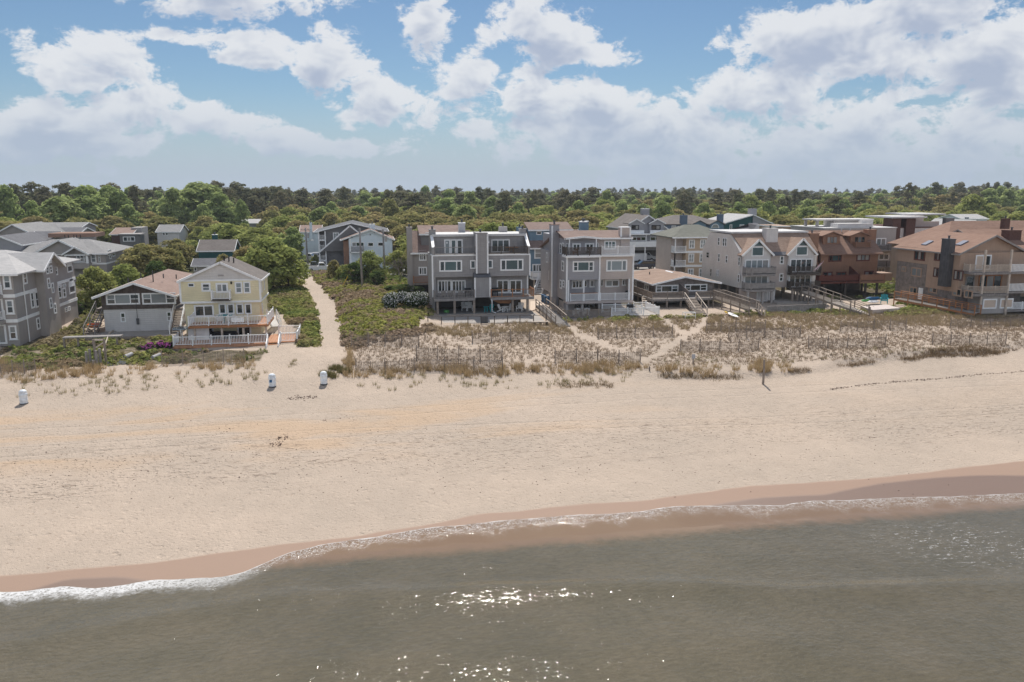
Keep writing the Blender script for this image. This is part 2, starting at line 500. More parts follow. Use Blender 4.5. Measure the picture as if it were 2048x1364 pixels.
class Thing:
    """a thing built in world metres; parts are meshes under an Empty at its base"""
    def __init__(self, name, loc, label, cat, group=None):
        self.o = empty(name, loc, label, cat, group); self.L = loc
    def part(self, name, mb, m, parent=None, smooth=False, kind=None, label=None):
        o = link(name, mb.mesh(name, m, self.L, smooth), parent or self.o)
        if kind: o['kind'] = kind
        if label: o['label'] = label
        return o
    def box(self, name, m, *a, parent=None):
        return self.part(name, MB().box(*a), m, parent)
    # -------- openings: a proud frame with each pane set back in it
    def opening(self, plane, val, u0, u1, z0, z1, panes=1, hung=False, fr=0.15, frame='white', glass='glass', out=-1, name='window', sill=False, fracs=None):
        """plane 'y': wall at Y=val facing out*Y; plane 'x': wall at X=val facing out*X"""
        if u0 > u1: u0, u1 = u1, u0
        if z0 > z1: z0, z1 = z1, z0
        fr = min(fr * 1.2, (u1 - u0) * 0.2, (z1 - z0) * 0.2)
        def bx(mb, a0, a1, b0, b1, d0, d1):
            if plane == 'y': mb.box(a0, a1, val + out * d0, val + out * d1, b0, b1)
            else: mb.box(val + out * d0, val + out * d1, a0, a1, b0, b1)
        mb = MB()
        bx(mb, u0, u0 + fr, z0, z1, -0.02, 0.07); bx(mb, u1 - fr, u1, z0, z1, -0.02, 0.07)
        bx(mb, u0 + fr, u1 - fr, z0, z0 + fr, -0.02, 0.068); bx(mb, u0 + fr, u1 - fr, z1 - fr, z1, -0.02, 0.068)
        fracs = fracs or [i / panes for i in range(1, panes)]
        inner0, inner1 = u0 + fr, u1 - fr
        cuts = [inner0] + [inner0 + (inner1 - inner0) * k for k in fracs] + [inner1]
        mw = fr * 0.7
        for c in cuts[1:-1]: bx(mb, c - mw / 2, c + mw / 2, z0 + fr, z1 - fr, -0.02, 0.06)
        cells = []
        for i in range(len(cuts) - 1):
            a = cuts[i] + (mw / 2 if i else 0); b = cuts[i + 1] - (mw / 2 if i < len(cuts) - 2 else 0)
            hg = hung is True or (hung == 'ends' and i in (0, len(cuts) - 2))
            if hg:
                zm = (z0 + z1) / 2
                bx(mb, a, b, zm - 0.035, zm + 0.035, -0.02, 0.055)
                cells += [(a, b, z0 + fr, zm - 0.035), (a, b, zm + 0.035, z1 - fr)]
            else: cells.append((a, b, z0 + fr, z1 - fr))
        w = self.part(name, mb, frame)
        if sill:
            sb = MB(); bx(sb, u0 - 0.06, u1 + 0.06, z0 - 0.07, z0 - 0.002, -0.02, 0.12); self.part('sill', sb, frame, w)
        gl = glass if isinstance(glass, (list, tuple)) else [glass]
        for i, (a, b, c, d) in enumerate(cells):
            pm = MB(); bx(pm, a, b, c, d, -0.018, 0.018)
            self.part('pane', pm, gl[i % len(gl)], w)
        return w
    def wf(self, Y, r, **k):          # opening in a wall facing the sea
        x0, y0, x1, y1 = r
        my, mx = (y0 + y1) / 2, (x0 + x1) / 2
        return self.opening('y', Y, F(x0, my, Y)[0], F(x1, my, Y)[0], F(mx, y1, Y)[1], F(mx, y0, Y)[1], out=-1, **k)
    def ws(self, X, r, out, **k):     # opening in a side wall
        x0, y0, x1, y1 = r
        my, mx = (y0 + y1) / 2, (x0 + x1) / 2
        return self.opening('x', X, S(x0, my, X)[0], S(x1, my, X)[0], S(mx, y1, X)[1], S(mx, y0, X)[1], out=out, **k)
    # -------- roofs
    def gable(self, x0, x1, y0, y1, ze, zr, m, ridge='y', over=0.35, t=0.16, hip0=0.0, hip1=0.0, name='roof', trim='white', parent=None, xr=None):
        """ridge along y or x; hip0 / hip1 pull the ridge ends in (hip roof)"""
        if ridge == 'y':
            xm = (x0 + x1) / 2 if xr is None else xr
            s0 = (zr - ze) / (xm - x0); s1 = (zr - ze) / (x1 - xm)
            a = lambda y: (x0 - over, y, ze - over * s0); b = lambda y: (x1 + over, y, ze - over * s1)
            ya, yb = y0 - over, y1 + over
            ra, rb = (xm, ya + (hip0 + over if hip0 else 0), zr), (xm, yb - (hip1 + over if hip1 else 0), zr)
            mb = MB().slab([a(ya), a(yb), rb, ra], t).slab([b(yb), b(ya), ra, rb], t)
            if hip0: mb.slab([a(ya), ra, b(ya)], t)
            if hip1: mb.slab([b(yb), rb, a(yb)], t)
            o = self.part(name, mb, m, parent)
            if trim and not parent:
                tb = MB()
                if not hip0:
                    for p in (a(ya), b(ya)):
                        tb.bar((p[0], p[1] - 0.03, p[2] - t / 2 - 0.03), (ra[0], ra[1] - 0.03, ra[2] - t / 2 - 0.03), 0.06, 0.24)
                for p, q in ((a(ya), a(yb)), (b(ya), b(yb))):
                    s = -0.03 if p[0] < xm else 0.03
                    tb.bar((p[0] + s, p[1], p[2] - t / 2), (q[0] + s, q[1], q[2] - t / 2), 0.06, 0.2)
                self.part('fascia', tb, trim, o)
        else:
            ym = (y0 + y1) / 2
            s = (zr - ze) / (ym - y0)
            a = lambda x: (x, y0 - over, ze - over * s); b = lambda x: (x, y1 + over, ze - over * s)
            xa, xb = x0 - over, x1 + over
            ra, rb = (xa + (hip0 + over if hip0 else 0), ym, zr), (xb - (hip1 + over if hip1 else 0), ym, zr)
            mb = MB().slab([a(xb), a(xa), ra, rb], t).slab([b(xa), b(xb), rb, ra], t)
            if hip0: mb.slab([a(xa), b(xa), ra], t)
            if hip1: mb.slab([b(xb), a(xb), rb], t)
            o = self.part(name, mb, m, parent)
            if trim and not parent:
                tb = MB()
                tb.bar((xa, y0 - over - 0.03, ze - over * s - t / 2), (xb, y0 - over - 0.03, ze - over * s - t / 2), 0.06, 0.22)
                for xx, hp, rr, sg in ((xa, hip0, ra, -1), (xb, hip1, rb, 1)):
                    if not hp:
                        for p in (a(xx), b(xx)): tb.bar((p[0] + sg * 0.03, p[1], p[2] - t / 2 - 0.03), (rr[0] + sg * 0.03, rr[1], rr[2] - t / 2 - 0.03), 0.06, 0.24)
                self.part('fascia', tb, trim, o)
        return o
    def gable_wall(self, m, plane, val, d, u0, u1, ze, zr, um=None, parent=None, name='gable_wall'):
        um = (u0 + u1) / 2 if um is None else um
        return self.part(name, MB().prism([(u0, ze), (u1, ze), (um, zr)], val, val + d, plane), m, parent)
    # -------- timber
    def rail(self, pts, z, h=1.0, m='white', post=2.0, bal=0.16, bw=0.045, solid=None, cap=None, bottom=0.12, pw=0.11, nm='railing'):
        mb = MB(); bb = MB(); posts = []
        for (xa, ya), (xb, yb) in zip(pts[:-1], pts[1:]):
            L = math.hypot(xb - xa, yb - ya)
            mb.bar((xa, ya, z + h - 0.03), (xb, yb, z + h - 0.03), 0.09, 0.06)
            mb.bar((xa, ya, z + bottom), (xb, yb, z + bottom), 0.05, 0.06)
            n = max(1, round(L / post))
            for i in range(n + 1): posts.append((xa + (xb - xa) * i / n, ya + (yb - ya) * i / n))
            if solid:
                bb.bar((xa, ya, z + h * 0.5), (xb, yb, z + h * 0.5), 0.05, h - 0.2)
            elif bal:
                k = max(1, int(L / bal))
                for i in range(k):
                    t = (i + 0.5) / k
                    x, y = xa + (xb - xa) * t, ya + (yb - ya) * t
                    bb.box(x - bw / 2, x + bw / 2, y - bw / 2, y + bw / 2, z + bottom, z + h - 0.05)
        r = self.part(nm, mb, m)
        if bb.f:
            if solid: self.part('panel', bb, solid, r)
            else: self.part('balusters', bb, m, r, kind='stuff')
        done = set(); pm = None
        for x, y in posts:
            key = (round(x, 2), round(y, 2))
            if key in done: continue
            done.add(key)
            if pm is None:
                pb = MB().box(-pw / 2, pw / 2, -pw / 2, pw / 2, -0.05, h + 0.08)
                if cap: pb.box(-pw * .62, pw * .62, -pw * .62, pw * .62, h + 0.08, h + 0.14)
                pm = pb.mesh('post', m)
            link('post', pm, r, (x - self.L[0], y - self.L[1], z - self.L[2]))
        return r
    def posts(self, pts, z0, z1, w=0.25, m='old_wood', name='piling'):
        me = MB().box(-w / 2, w / 2, -w / 2, w / 2, z0, z1).mesh(name, m)
        for x, y in pts: link(name, me, self.o, (x - self.L[0], y - self.L[1], -self.L[2]))
    def stairs(self, top, bot, w, n, m='old_wood', rail=None, h=0.95, parent=None):
        """top and bot: centre points of the first and last tread"""
        a, b = Vector(top), Vector(bot)
        d = Vector((b.x - a.x, b.y - a.y, 0)); L = d.length; d.normalize()
        s = Vector((-d.y, d.x, 0))
        mb = MB()
        for sg in (-1, 1): mb.bar(a + s * sg * w / 2 - Vector((0, 0, .08)), b + s * sg * w / 2 - Vector((0, 0, .08)), 0.06, 0.26)
        st = self.part('staircase', mb, m, parent)
        run = L / n
        tb = MB()
        half = run * 0.45
        for sx, sy in ((1, 1),):
            tb.add([(d * i * half + s * j * (w / 2 - 0.04) + Vector((0, 0, k * 0.025))) for k in (-1, 1) for i, j in ((-1, -1), (1, -1), (1, 1), (-1, 1))],
                   [(0, 3, 2, 1), (4, 5, 6, 7), (0, 1, 5, 4), (1, 2, 6, 5), (2, 3, 7, 6), (3, 0, 4, 7)])
        tm = tb.mesh('tread', m)
        for i in range(n + 1):
            p = a.lerp(b, i / n) + Vector((0, 0, 0.03))
            link('tread', tm, st, p - Vector(self.L))
        if rail:
            rb = MB()
            for sg in (-1, 1):
                e = s * sg * (w / 2 + 0.04)
                rb.bar(a + e + Vector((0, 0, h)), b + e + Vector((0, 0, h)), 0.09, 0.07)
                rb.bar(a + e + Vector((0, 0, h * .55)), b + e + Vector((0, 0, h * .55)), 0.05, 0.05)
                for t in (0, 0.5, 1):
                    p = a.lerp(b, t) + e; rb.bar(p - Vector((0, 0, 0.2)), p + Vector((0, 0, h)), 0.1)
            self.part('handrail', rb, rail, st)
        return st
    def chimney(self, x0, x1, y0, y1, z0, z1, m, trim='white', flue=True):
        c = self.part('chimney', MB().box(x0, x1, y0, y1, z0, z1), m)
        tb = MB()
        if trim: tb.box(x0 - .05, x1 + .05, y0 - .05, y1 + .05, z1 + .002, z1 + .1)
        if tb.f: self.part('chimney_cap', tb, trim, c)
        if flue:
            xm, ym = (x0 + x1) / 2, (y0 + y1) / 2
            self.part('flue', MB().tube([(xm, ym, z1 + .05), (xm, ym, z1 + .45)], [.13, .13], 8).tube([(xm, ym, z1 + .45), (xm, ym, z1 + .52)], [.22, .20], 8), 'dark_metal', c)
        return c
    def corner(self, pts, z0, z1, w=0.2, m='white'):
        for x, y in pts: self.part('corner_board', MB().box(x - w / 2, x + w / 2, y - w / 2, y + w / 2, z0, z1), m)
    def vents(self, pts, m='black'):
        for x, y, z in pts:
            self.part('roof_vent', MB().tube([(x, y, z - .15), (x, y, z + .4)], [.08, .08], 6), m)

# ------------------------------------------------------------------ land and sea
PROF = np.array([(-4000, -30), (-50, -6), (20, -1.7), (36, -0.55), (40.6, -0.16), (42.4, 0.02), (46, .40), (52, .88), (60, 1.45), (68, 2.0), (71, 2.25), (74, 2.7),
                 (80, 3.05), (90, 3.35), (97, 3.5), (104, 3.6), (112, 3.7), (125, 4.0), (30000, 4.0)])
def fb(x, y, s, o=3):
    return mnoise.fractal((x * s, y * s, 3.7), 1.0, 2.0, o)
SCARP = [G(*p, 2.3)[:2] for p in ((1300, 752), (1420, 752), (1540, 748), (1640, 738), (1720, 728), (1830, 716), (1950, 712), (2048, 700))]
def scarp_y(x): return float(np.interp(x, [p[0] for p in SCARP], [p[1] for p in SCARP]))
def zt(x, y):
    z = float(np.interp(y, PROF[:, 0], PROF[:, 1]))
    a = np.interp(y, [44, 50, 70, 76, 92, 100, 112], [0, .05, .10, .30, .25, .08, 0])
    if a: z += a * fb(x, y, 0.11)
    if 24 < x < 110:
        s = scarp_y(x) + 0.5 * fb(x, 3, 0.4)
        k = min(1, max(0, (x - 24) / 4))
        z += k * 0.42 * (1 / (1 + math.exp(-(y - s) / 0.22))) * max(0, 1 - max(0, y - s) / 9)
    if 74 < y < 126 and -18 < x < 12:            # low bushy dunes either side of the sand path
        c = float(np.interp(y, PATHY, PATHX)); w = 2.0
        d = abs(x - c) - w
        if d > 0: z += min(1, d / 2.2) * 0.75 * min(1, (y - 74) / 14) * (1 if x > c else 0.8) * max(0, 1 - max(0, x - 5) / 4) * max(0, 1 - max(0, -x - 6.3) / 1.6)
    return z
PATHC = [G(*p, z)[:2] for p, z in (((640, 752), 2.5), ((660, 720), 2.8), ((662, 680), 3.1), ((655, 640), 3.4), ((640, 605), 3.6), ((620, 575), 3.8), ((600, 550), 4.0))]
PATHY = [p[1] for p in PATHC] + [200]; PATHX = [p[0] for p in PATHC] + [PATHC[-1][0] - 4]
def Gt(px, py):
    z = 3.0
    for _ in range(12):
        x, y, _z = G(px, py, z); z = 0.5 * z + 0.5 * zt(x, y)
    return (x, y, zt(x, y))

def spaced(a, b, step, far_lo, far_hi, grow=1.35):
    c = list(np.arange(a, b + 1e-6, step))
    lo = []; s = step; x = a
    while x > far_lo: s *= grow; x -= s; lo.append(x)
    hi = []; s = step; x = b
    while x < far_hi: s *= grow; x += s; hi.append(x)
    return np.array(lo[::-1] + c + hi)

def grid_mesh(name, XS, YS, ZS):
    ny, nx = ZS.shape
    V = np.zeros((ny * nx, 3)); V[:, 0] = XS.ravel(); V[:, 1] = YS.ravel(); V[:, 2] = ZS.ravel()
    i = np.arange(ny - 1)[:, None] * nx + np.arange(nx - 1)[None, :]
    Q = np.stack([i, i + 1, i + nx + 1, i + nx], -1).reshape(-1, 4)
    me = bpy.data.meshes.new(name)
    me.vertices.add(len(V)); me.vertices.foreach_set('co', V.ravel())
    me.loops.add(Q.size); me.loops.foreach_set('vertex_index', Q.ravel().astype(np.int32))
    me.polygons.add(len(Q)); me.polygons.foreach_set('loop_start', np.arange(0, Q.size, 4, dtype=np.int32))
    me.polygons.foreach_set('use_smooth', np.ones(len(Q), bool))
    me.update(calc_edges=True); me.validate()
    return me

def fattr(me, name, arr):
    a = me.attributes.new(name, 'FLOAT', 'POINT'); a.data.foreach_set('value', np.asarray(arr, np.float32).ravel())

def inpoly(px, py, poly):
    c = np.zeros(np.shape(px), bool); n = len(poly)
    for i in range(n):
        x0, y0 = poly[i]; x1, y1 = poly[(i + 1) % n]
        if y0 == y1: continue
        cond = ((y0 > py) != (y1 > py)) & (px < (x1 - x0) * (py - y0) / (y1 - y0) + x0)
        c ^= cond
    return c

def prn(X, Y, Z):
    h = X * _s + Y * _c; r = X * _c - Y * _s; z = Z - CAM_H
    d = h * _cp - z * _sp; u = h * _sp + z * _cp
    d = np.where(d < 1, 1, d)
    return 1024 + FPX * r / d, 682 - FPX * u / d

# lines along the beach: reach of the last wave, older wet reach, darkest wet sand
def world_line(pts):
    w = [Gt(*p)[:2] for p in pts]
    xs = [w[0][0] - 60] + [p[0] for p in w] + [w[-1][0] + 80]; ys = [w[0][1]] + [p[1] for p in w] + [w[-1][1]]
    return np.array(xs), np.array(ys)
SWASH = world_line([(-60, 1190), (0, 1189), (40, 1190), (80, 1184), (130, 1177), (190, 1184), (240, 1178), (300, 1166), (360, 1164), (440, 1161), (485, 1152), (510, 1138), (560, 1112), (600, 1100), (640, 1091),
                    (700, 1080), (760, 1073), (850, 1056), (920, 1051), (1000, 1041), (1080, 1036), (1150, 1030), (1220, 1028), (1290, 1022), (1340, 1013), (1380, 1012), (1440, 1012), (1500, 1010), (1560, 1012), (1620, 1002), (1700, 1000), (1800, 996), (1900, 993), (2048, 987), (2150, 982)])
WET1 = world_line([(-60, 1160), (0, 1152), (130, 1140), (300, 1128), (440, 1106), (560, 1090), (700, 1075), (850, 1050), (960, 1030), (1040, 1024), (1100, 1014), (1300, 1000), (1500, 973), (1640, 964), (1780, 954), (1900, 938), (2048, 922), (2150, 915)])
WET2 = world_line([(-60, 1192), (0, 1189), (60, 1180), (130, 1158), (240, 1152), (300, 1160), (360, 1164), (440, 1163), (700, 1085), (1000, 1046), (1300, 1024), (1420, 1010), (1520, 994), (1650, 988), (1700, 978), (1760, 966), (1880, 954), (1960, 950), (2048, 950), (2150, 950)])
def sm(line, x, w=0.35):
    x = np.asarray(x, float)
    return sum(np.interp(x + k * w, *line) for k in (-1, -.5, 0, .5, 1)) / 5

xs = spaced(-62, 104, 0.5, -9000, 9000)
ys = np.concatenate([spaced(34, 50, 0.3, -3000, 50, 1.4)[:-1], np.arange(50, 128, 0.5), spaced(128, 150, 2.0, 128, 12000, 1.3)])
XG, YG = np.meshgrid(xs, ys)
ZG = np.array([[zt(x, y) if (-70 < x < 115 and 30 < y < 130) else float(np.interp(y, PROF[:, 0], PROF[:, 1])) for x in xs] for y in ys])
ground_me = grid_mesh('ground', XG, YG, ZG)
PX, PY = prn(XG, YG, ZG)

# vegetation cover on the dunes and gardens (where litter and soil hide the sand)
TRAILS = [[(1112, 640), (1135, 652), (1160, 670), (1205, 688), (1252, 706), (1288, 722), (1282, 745), (1262, 765)],
          [(1412, 628), (1406, 650), (1378, 668), (1345, 690), (1310, 712), (1288, 724)],
          [(1330, 640), (1345, 655), (1370, 668)], [(548, 700), (600, 712), (650, 722)]]
def dist_poly(px, py, line, ky=2.2):
    d = np.full(np.shape(px), 1e9)
    for (x0, y0), (x1, y1) in zip(line[:-1], line[1:]):
        ax, ay = x1 - x0, (y1 - y0) * ky
        t = np.clip(((px - x0) * ax + (py - y0) * ky * ay) / (ax * ax + ay * ay + 1e-9), 0, 1)
        d = np.minimum(d, np.hypot(px - x0 - ax * t, (py - y0) * ky - ay * t))
    return d
PATH_POLY = [(580, 546), (592, 562), (607, 580), (623, 606), (633, 640), (639, 678), (634, 698), (560, 706), (520, 730), (520, 762), (690, 775), (690, 742), (687, 700), (685, 650), (671, 606), (647, 575), (622, 546)]
GREEN_L = [(538, 596), (560, 570), (590, 556), (600, 566), (614, 582), (628, 606), (638, 640), (645, 682), (636, 692), (590, 692), (588, 650), (566, 622), (544, 612)]
GREEN_R = [(620, 548), (660, 545), (740, 545), (772, 560), (850, 590), (862, 625), (828, 640), (836, 652), (780, 668), (700, 690), (686, 692), (681, 650), (667, 607), (643, 577)]
YARD_L = [(0, 668), (90, 668), (110, 662), (340, 668), (350, 700), (530, 700), (520, 722), (330, 728), (150, 735), (0, 742)]
DUNE = [(688, 690), (780, 668), (836, 652), (1060, 648), (1125, 645), (1330, 636), (1430, 630), (1700, 625), (2120, 618), (2120, 690), (1960, 706), (1820, 712), (1640, 722), (1500, 732), (1290, 738), (1000, 745), (690, 742)]
def veg_val(px, py):
    v = np.zeros(np.shape(px))
    v = np.where(inpoly(px, py, YARD_L), .75, v)
    v = np.where(inpoly(px, py, DUNE), .22, v)
    v = np.where(inpoly(px, py, GREEN_L) | inpoly(px, py, GREEN_R), 1.0, v)
    for t in TRAILS: v = np.where(dist_poly(px, py, t) < 11, 0, v)
    v = np.where(inpoly(px, py, PATH_POLY), 0, v)
    return v
VG = veg_val(PX, PY)
VG = np.where((YG > 107) & (YG <= 126) & (VG == 0) & ~inpoly(PX, PY, PATH_POLY) & ~((XG > 21) & (XG < 28)), .8, VG)
VG = np.where((YG > 126) & ~(inpoly(PX, PY, PATH_POLY) & (YG < 160)), 1.0, VG)
VG = np.where(YG < 60, 0.0, VG)
VG = np.where((XG < -62) & (YG > 82), 0.8, VG); VG = np.where((XG > 100) & (YG > 84), 0.6, VG)
fattr(ground_me, 'veg', VG)
fattr(ground_me, 'wet1', YG - sm(WET1, XG)); fattr(ground_me, 'wet2', YG - sm(WET2, XG)); fattr(ground_me, 'swash', YG - sm(SWASH, XG))

m, q, b, out = base_mat('sand')
g = q.new('ShaderNodeNewGeometry').outputs['Position']
gx, gy, gz = q.sep(g)[:3]
nA = q.noise(g, 0.10, 2, 0.55); nB = q.noise(g, 0.9, 3, 0.65); nC = q.noise(g, 7.0, 2, 0.7); nD = q.noise(g, 28.0, 1, 0.6)
along = q.vm('MULTIPLY', g, (0.22, 1.0, 1.0))
nS = q.noise(along, 0.42, 4, 0.6)
dry = q.mix(q.rng(nA, 0.35, 0.65), (0.510, 0.415, 0.332), (0.455, 0.376, 0.304))
dry = q.vm('SCALE', dry, q.rng(nB, 0.25, 0.75, 0.93, 1.05))
dry = q.vm('SCALE', dry, q.rng(nD, 0.3, 0.7, 0.88, 1.10))
# rusty, shell-stained stretches of the upper beach
st = q.m('MULTIPLY', q.rng(q.noise(along, 0.20, 4, 0.55, 0.5), 0.47, 0.62, 0, 1, True), q.m('MULTIPLY', q.rng(gy, 53, 58, 0, 1, True), q.rng(gy, 66, 71, 1, 0, True)))
st = q.m('MULTIPLY', st, q.rng(gx, 2, 30, 0.62, 0.08))
dry = q.mix(st, dry, (0.53, 0.375, 0.245))
# trampled band: coarse grey shell hash and weed crumbs
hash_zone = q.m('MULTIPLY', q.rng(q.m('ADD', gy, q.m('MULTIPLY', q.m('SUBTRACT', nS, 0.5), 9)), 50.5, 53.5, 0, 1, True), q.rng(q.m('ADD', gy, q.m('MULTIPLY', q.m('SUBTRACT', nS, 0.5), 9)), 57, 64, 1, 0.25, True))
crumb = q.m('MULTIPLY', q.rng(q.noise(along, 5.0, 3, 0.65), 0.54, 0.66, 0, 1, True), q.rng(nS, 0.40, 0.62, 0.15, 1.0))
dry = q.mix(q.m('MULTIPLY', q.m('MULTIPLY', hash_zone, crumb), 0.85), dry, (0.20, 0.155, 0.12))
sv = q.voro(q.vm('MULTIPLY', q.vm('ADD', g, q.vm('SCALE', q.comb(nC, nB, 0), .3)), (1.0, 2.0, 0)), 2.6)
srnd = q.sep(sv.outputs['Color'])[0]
speck = q.m('MULTIPLY', q.rng(sv.outputs['Distance'], 0.14, 0.24, 1, 0, True), q.rng(q.m('ADD', srnd, q.m('MULTIPLY', q.m('SUBTRACT', nS, 0.5), 1.2)), 0.40, 0.75, 0, 1))  # dark spots: footprint shade put into the colour, along with weed bits
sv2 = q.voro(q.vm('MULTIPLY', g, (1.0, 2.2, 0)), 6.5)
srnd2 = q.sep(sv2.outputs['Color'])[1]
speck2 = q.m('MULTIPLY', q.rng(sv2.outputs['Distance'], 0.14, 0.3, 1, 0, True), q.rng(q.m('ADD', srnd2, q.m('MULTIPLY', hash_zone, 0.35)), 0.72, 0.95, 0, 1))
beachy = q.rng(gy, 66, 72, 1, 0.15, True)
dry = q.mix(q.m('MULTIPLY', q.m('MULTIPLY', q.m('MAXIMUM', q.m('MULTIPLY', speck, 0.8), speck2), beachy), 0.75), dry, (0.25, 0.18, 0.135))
litter = q.mix(nB, (0.13, 0.105, 0.07), (0.10, 0.09, 0.045))
lf = q.rng(q.m('ADD', q.attr('veg').outputs['Fac'], q.m('MULTIPLY', q.m('SUBTRACT', nB, 0.5), 0.9)), 0.35, 0.85, 0, 1, True)
col = q.mix(lf, dry, litter)
inland = q.m('MULTIPLY', q.rng(gy, 140, 180, 0, 1, True), q.attr('veg').outputs['Fac'])
col = q.mix(inland, col, (0.055, 0.062, 0.03))
wn = q.m('MULTIPLY', q.m('SUBTRACT', q.noise(along, 1.1, 4, 0.55), 0.5), 0.55)
w1 = q.rng(q.m('ADD', q.attr('wet1').outputs['Fac'], wn), -0.12, 0.18, 1, 0, True)
w2 = q.rng(q.m('ADD', q.attr('wet2').outputs['Fac'], q.m('MULTIPLY', wn, 0.5)), -0.25, 0.15, 1, 0, True)
col = q.mix(w1, col, (0.35, 0.245, 0.185))
col = q.mix(w2, col, (0.22, 0.148, 0.108))
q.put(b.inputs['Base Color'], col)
q.put(b.inputs['Roughness'], q.m('SUBTRACT', 0.95, q.m('ADD', q.m('MULTIPLY', w1, 0.30), q.m('MULTIPLY', w2, 0.28))))
q.put(b.inputs['Specular IOR Level'], q.m('ADD', 0.08, q.m('MULTIPLY', w2, 0.35)))
# footprints: scattered pits, denser in trampled stretches; the wet sand is smooth
vz = q.vm('ADD', g, q.vm('SCALE', q.comb(q.m('SUBTRACT', nC, 0.5), q.m('SUBTRACT', nB, 0.5), 0), 0.25))
v1 = q.voro(q.vm('MULTIPLY', vz, (1.0, 1.0, 0)), 1.35)
v2 = q.voro(q.vm('MULTIPLY', vz, (1.0, 1.0, 0)), 3.3)
pit1 = q.rng(v1.outputs['Distance'], 0.10, 0.30, 0, 1, True)
pit2 = q.rng(v2.outputs['Distance'], 0.12, 0.40, 0, 1, True)
p1 = q.m('SUBTRACT', 1.0, q.m('MULTIPLY', q.m('SUBTRACT', 1.0, pit1), q.rng(nS, 0.35, 0.6, 0.25, 1.0)))
rough_zone = q.m('MAXIMUM', hash_zone, q.rng(gy, 57, 60, 0, 0.55, True))
p2 = q.m('MULTIPLY', pit2, q.m('ADD', 0.35, q.m('MULTIPLY', rough_zone, 0.65)))
hgt = q.m('ADD', q.m('ADD', q.m('MULTIPLY', p1, 0.8), p2), q.m('ADD', q.m('MULTIPLY', nC, 0.9), q.m('MULTIPLY', nD, 0.35)))
for y0_, amp, ph in ((63.2, .9, 0.0), (64.9, .9, 0.0), (57.6, 1.3, 2.0), (59.3, 1.3, 2.0)):      # wheel ruts of a beach buggy
    line = q.m('ADD', y0_, q.m('MULTIPLY', q.m('SINE', q.m('ADD', q.m('MULTIPLY', gx, .055), ph)), amp))
    rut = q.rng(q.m('ABSOLUTE', q.m('SUBTRACT', gy, line)), 0.08, 0.22, 1, 0, True)
    hgt = q.m('SUBTRACT', hgt, q.m('MULTIPLY', rut, 0.55))
hgt = q.m('MULTIPLY', q.m('SUBTRACT', hgt, 1.95), q.m('SUBTRACT', 1.0, w1))
q.put(b.inputs['Normal'], q.bump(hgt, 0.9, 0.06))
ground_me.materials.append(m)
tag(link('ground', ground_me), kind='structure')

# ------------------------------------------------------------------ sea
CREST = [(-60, 30.5), (-30, 33.2), (-16.4, 35.3), (-11.6, 36.5), (-4, 37.7), (6, 36.4), (14.8, 35.4), (20.5, 33.6), (32, 32.3), (60, 30), (120, 26)]
cx_, cy_ = [p[0] for p in CREST], [p[1] for p in CREST]
def sea_z(x, y):
    c = np.interp(x, cx_, cy_)
    d = y - c
    z = 0.185 * math.exp(-(d / (0.6 if d > 0 else 1.2)) ** 2) * (0.65 + 0.6 * fb(x, 9, 0.09))
    z += 0.06 * math.exp(-((d + 6.3 + 1.2 * fb(x, 2, 0.06)) / 1.5) ** 2) + 0.10 * math.exp(-((d + 11.8 + 1.5 * fb(x, 5, 0.05)) / 1.8) ** 2)
    z += 0.035 * math.sin(0.55 * y + 0.09 * x) * max(0, min(1, -(d + 3) / 6)) + 0.022 * fb(x, y, 0.55) + 0.012 * fb(x, y, 1.7)
    return z
wx = spaced(-26, 52, 0.25, -9000, 9000)
tt = np.concatenate([np.arange(0, 1.0, 0.06), np.arange(1.0, 21, 0.16), spaced(21, 24, 0.4, 21, 9000, 1.3)])
TX, XW = np.meshgrid(tt, wx, indexing='ij')
edge = sm(SWASH, wx)
edge = edge + np.array([0.06 * fb(x, 1, 1.1) + 0.03 * fb(x, 4, 3.0) for x in wx])
YW = edge[None, :] - TX
ZW = np.zeros_like(YW); DP = np.zeros_like(YW)
for i in range(YW.shape[0]):
    for j in range(YW.shape[1]):
        x, y = XW[i, j], YW[i, j]
        if -40 < x < 70 and y > -5:
            t0 = zt(x, y)
            lip = 0.004 * min(1, TX[i, j] / 0.12) * math.exp(-TX[i, j] / 1.6)
            s = sea_z(x, y) if y < 44 else 0
            film = t0 + 0.012 + lip
            k = min(1, max(0, (TX[i, j] - 0.1) / 1.5))
            ZW[i, j] = max(s * k - 0.02, film); DP[i, j] = ZW[i, j] - t0
        else:
            ZW[i, j] = 0.02 * math.sin(0.5 * y + 0.1 * x) if abs(x) < 400 and y > -400 else 0; DP[i, j] = 2
            if TX[i, j] < 6: ZW[i, j] = float(np.interp(y, PROF[:, 0], PROF[:, 1])) + 0.015 if y > 40 else 0.05; DP[i, j] = 0.02 + TX[i, j] * .05
sea_me = grid_mesh('sea', XW, YW, ZW)
fattr(sea_me, 't', TX); fattr(sea_me, 'depth', DP)
# where the swash front still churns (left) and a patch of torn foam (right)
surge = np.clip(np.interp(XW, [-40, -12, -7.5, -5.8, 12, 22, 40], [1, 1, .55, 0, 0.0, .12, 0.0]), 0, 1)
fx, fy, _ = G(1960, 1090, 0)
patch = np.exp(-(((XW - fx + (YW - fy) * 0.5) / 5.0) ** 2 + ((YW - fy) / 3.0) ** 2))
fattr(sea_me, 'surge', surge); fattr(sea_me, 'patch', patch)

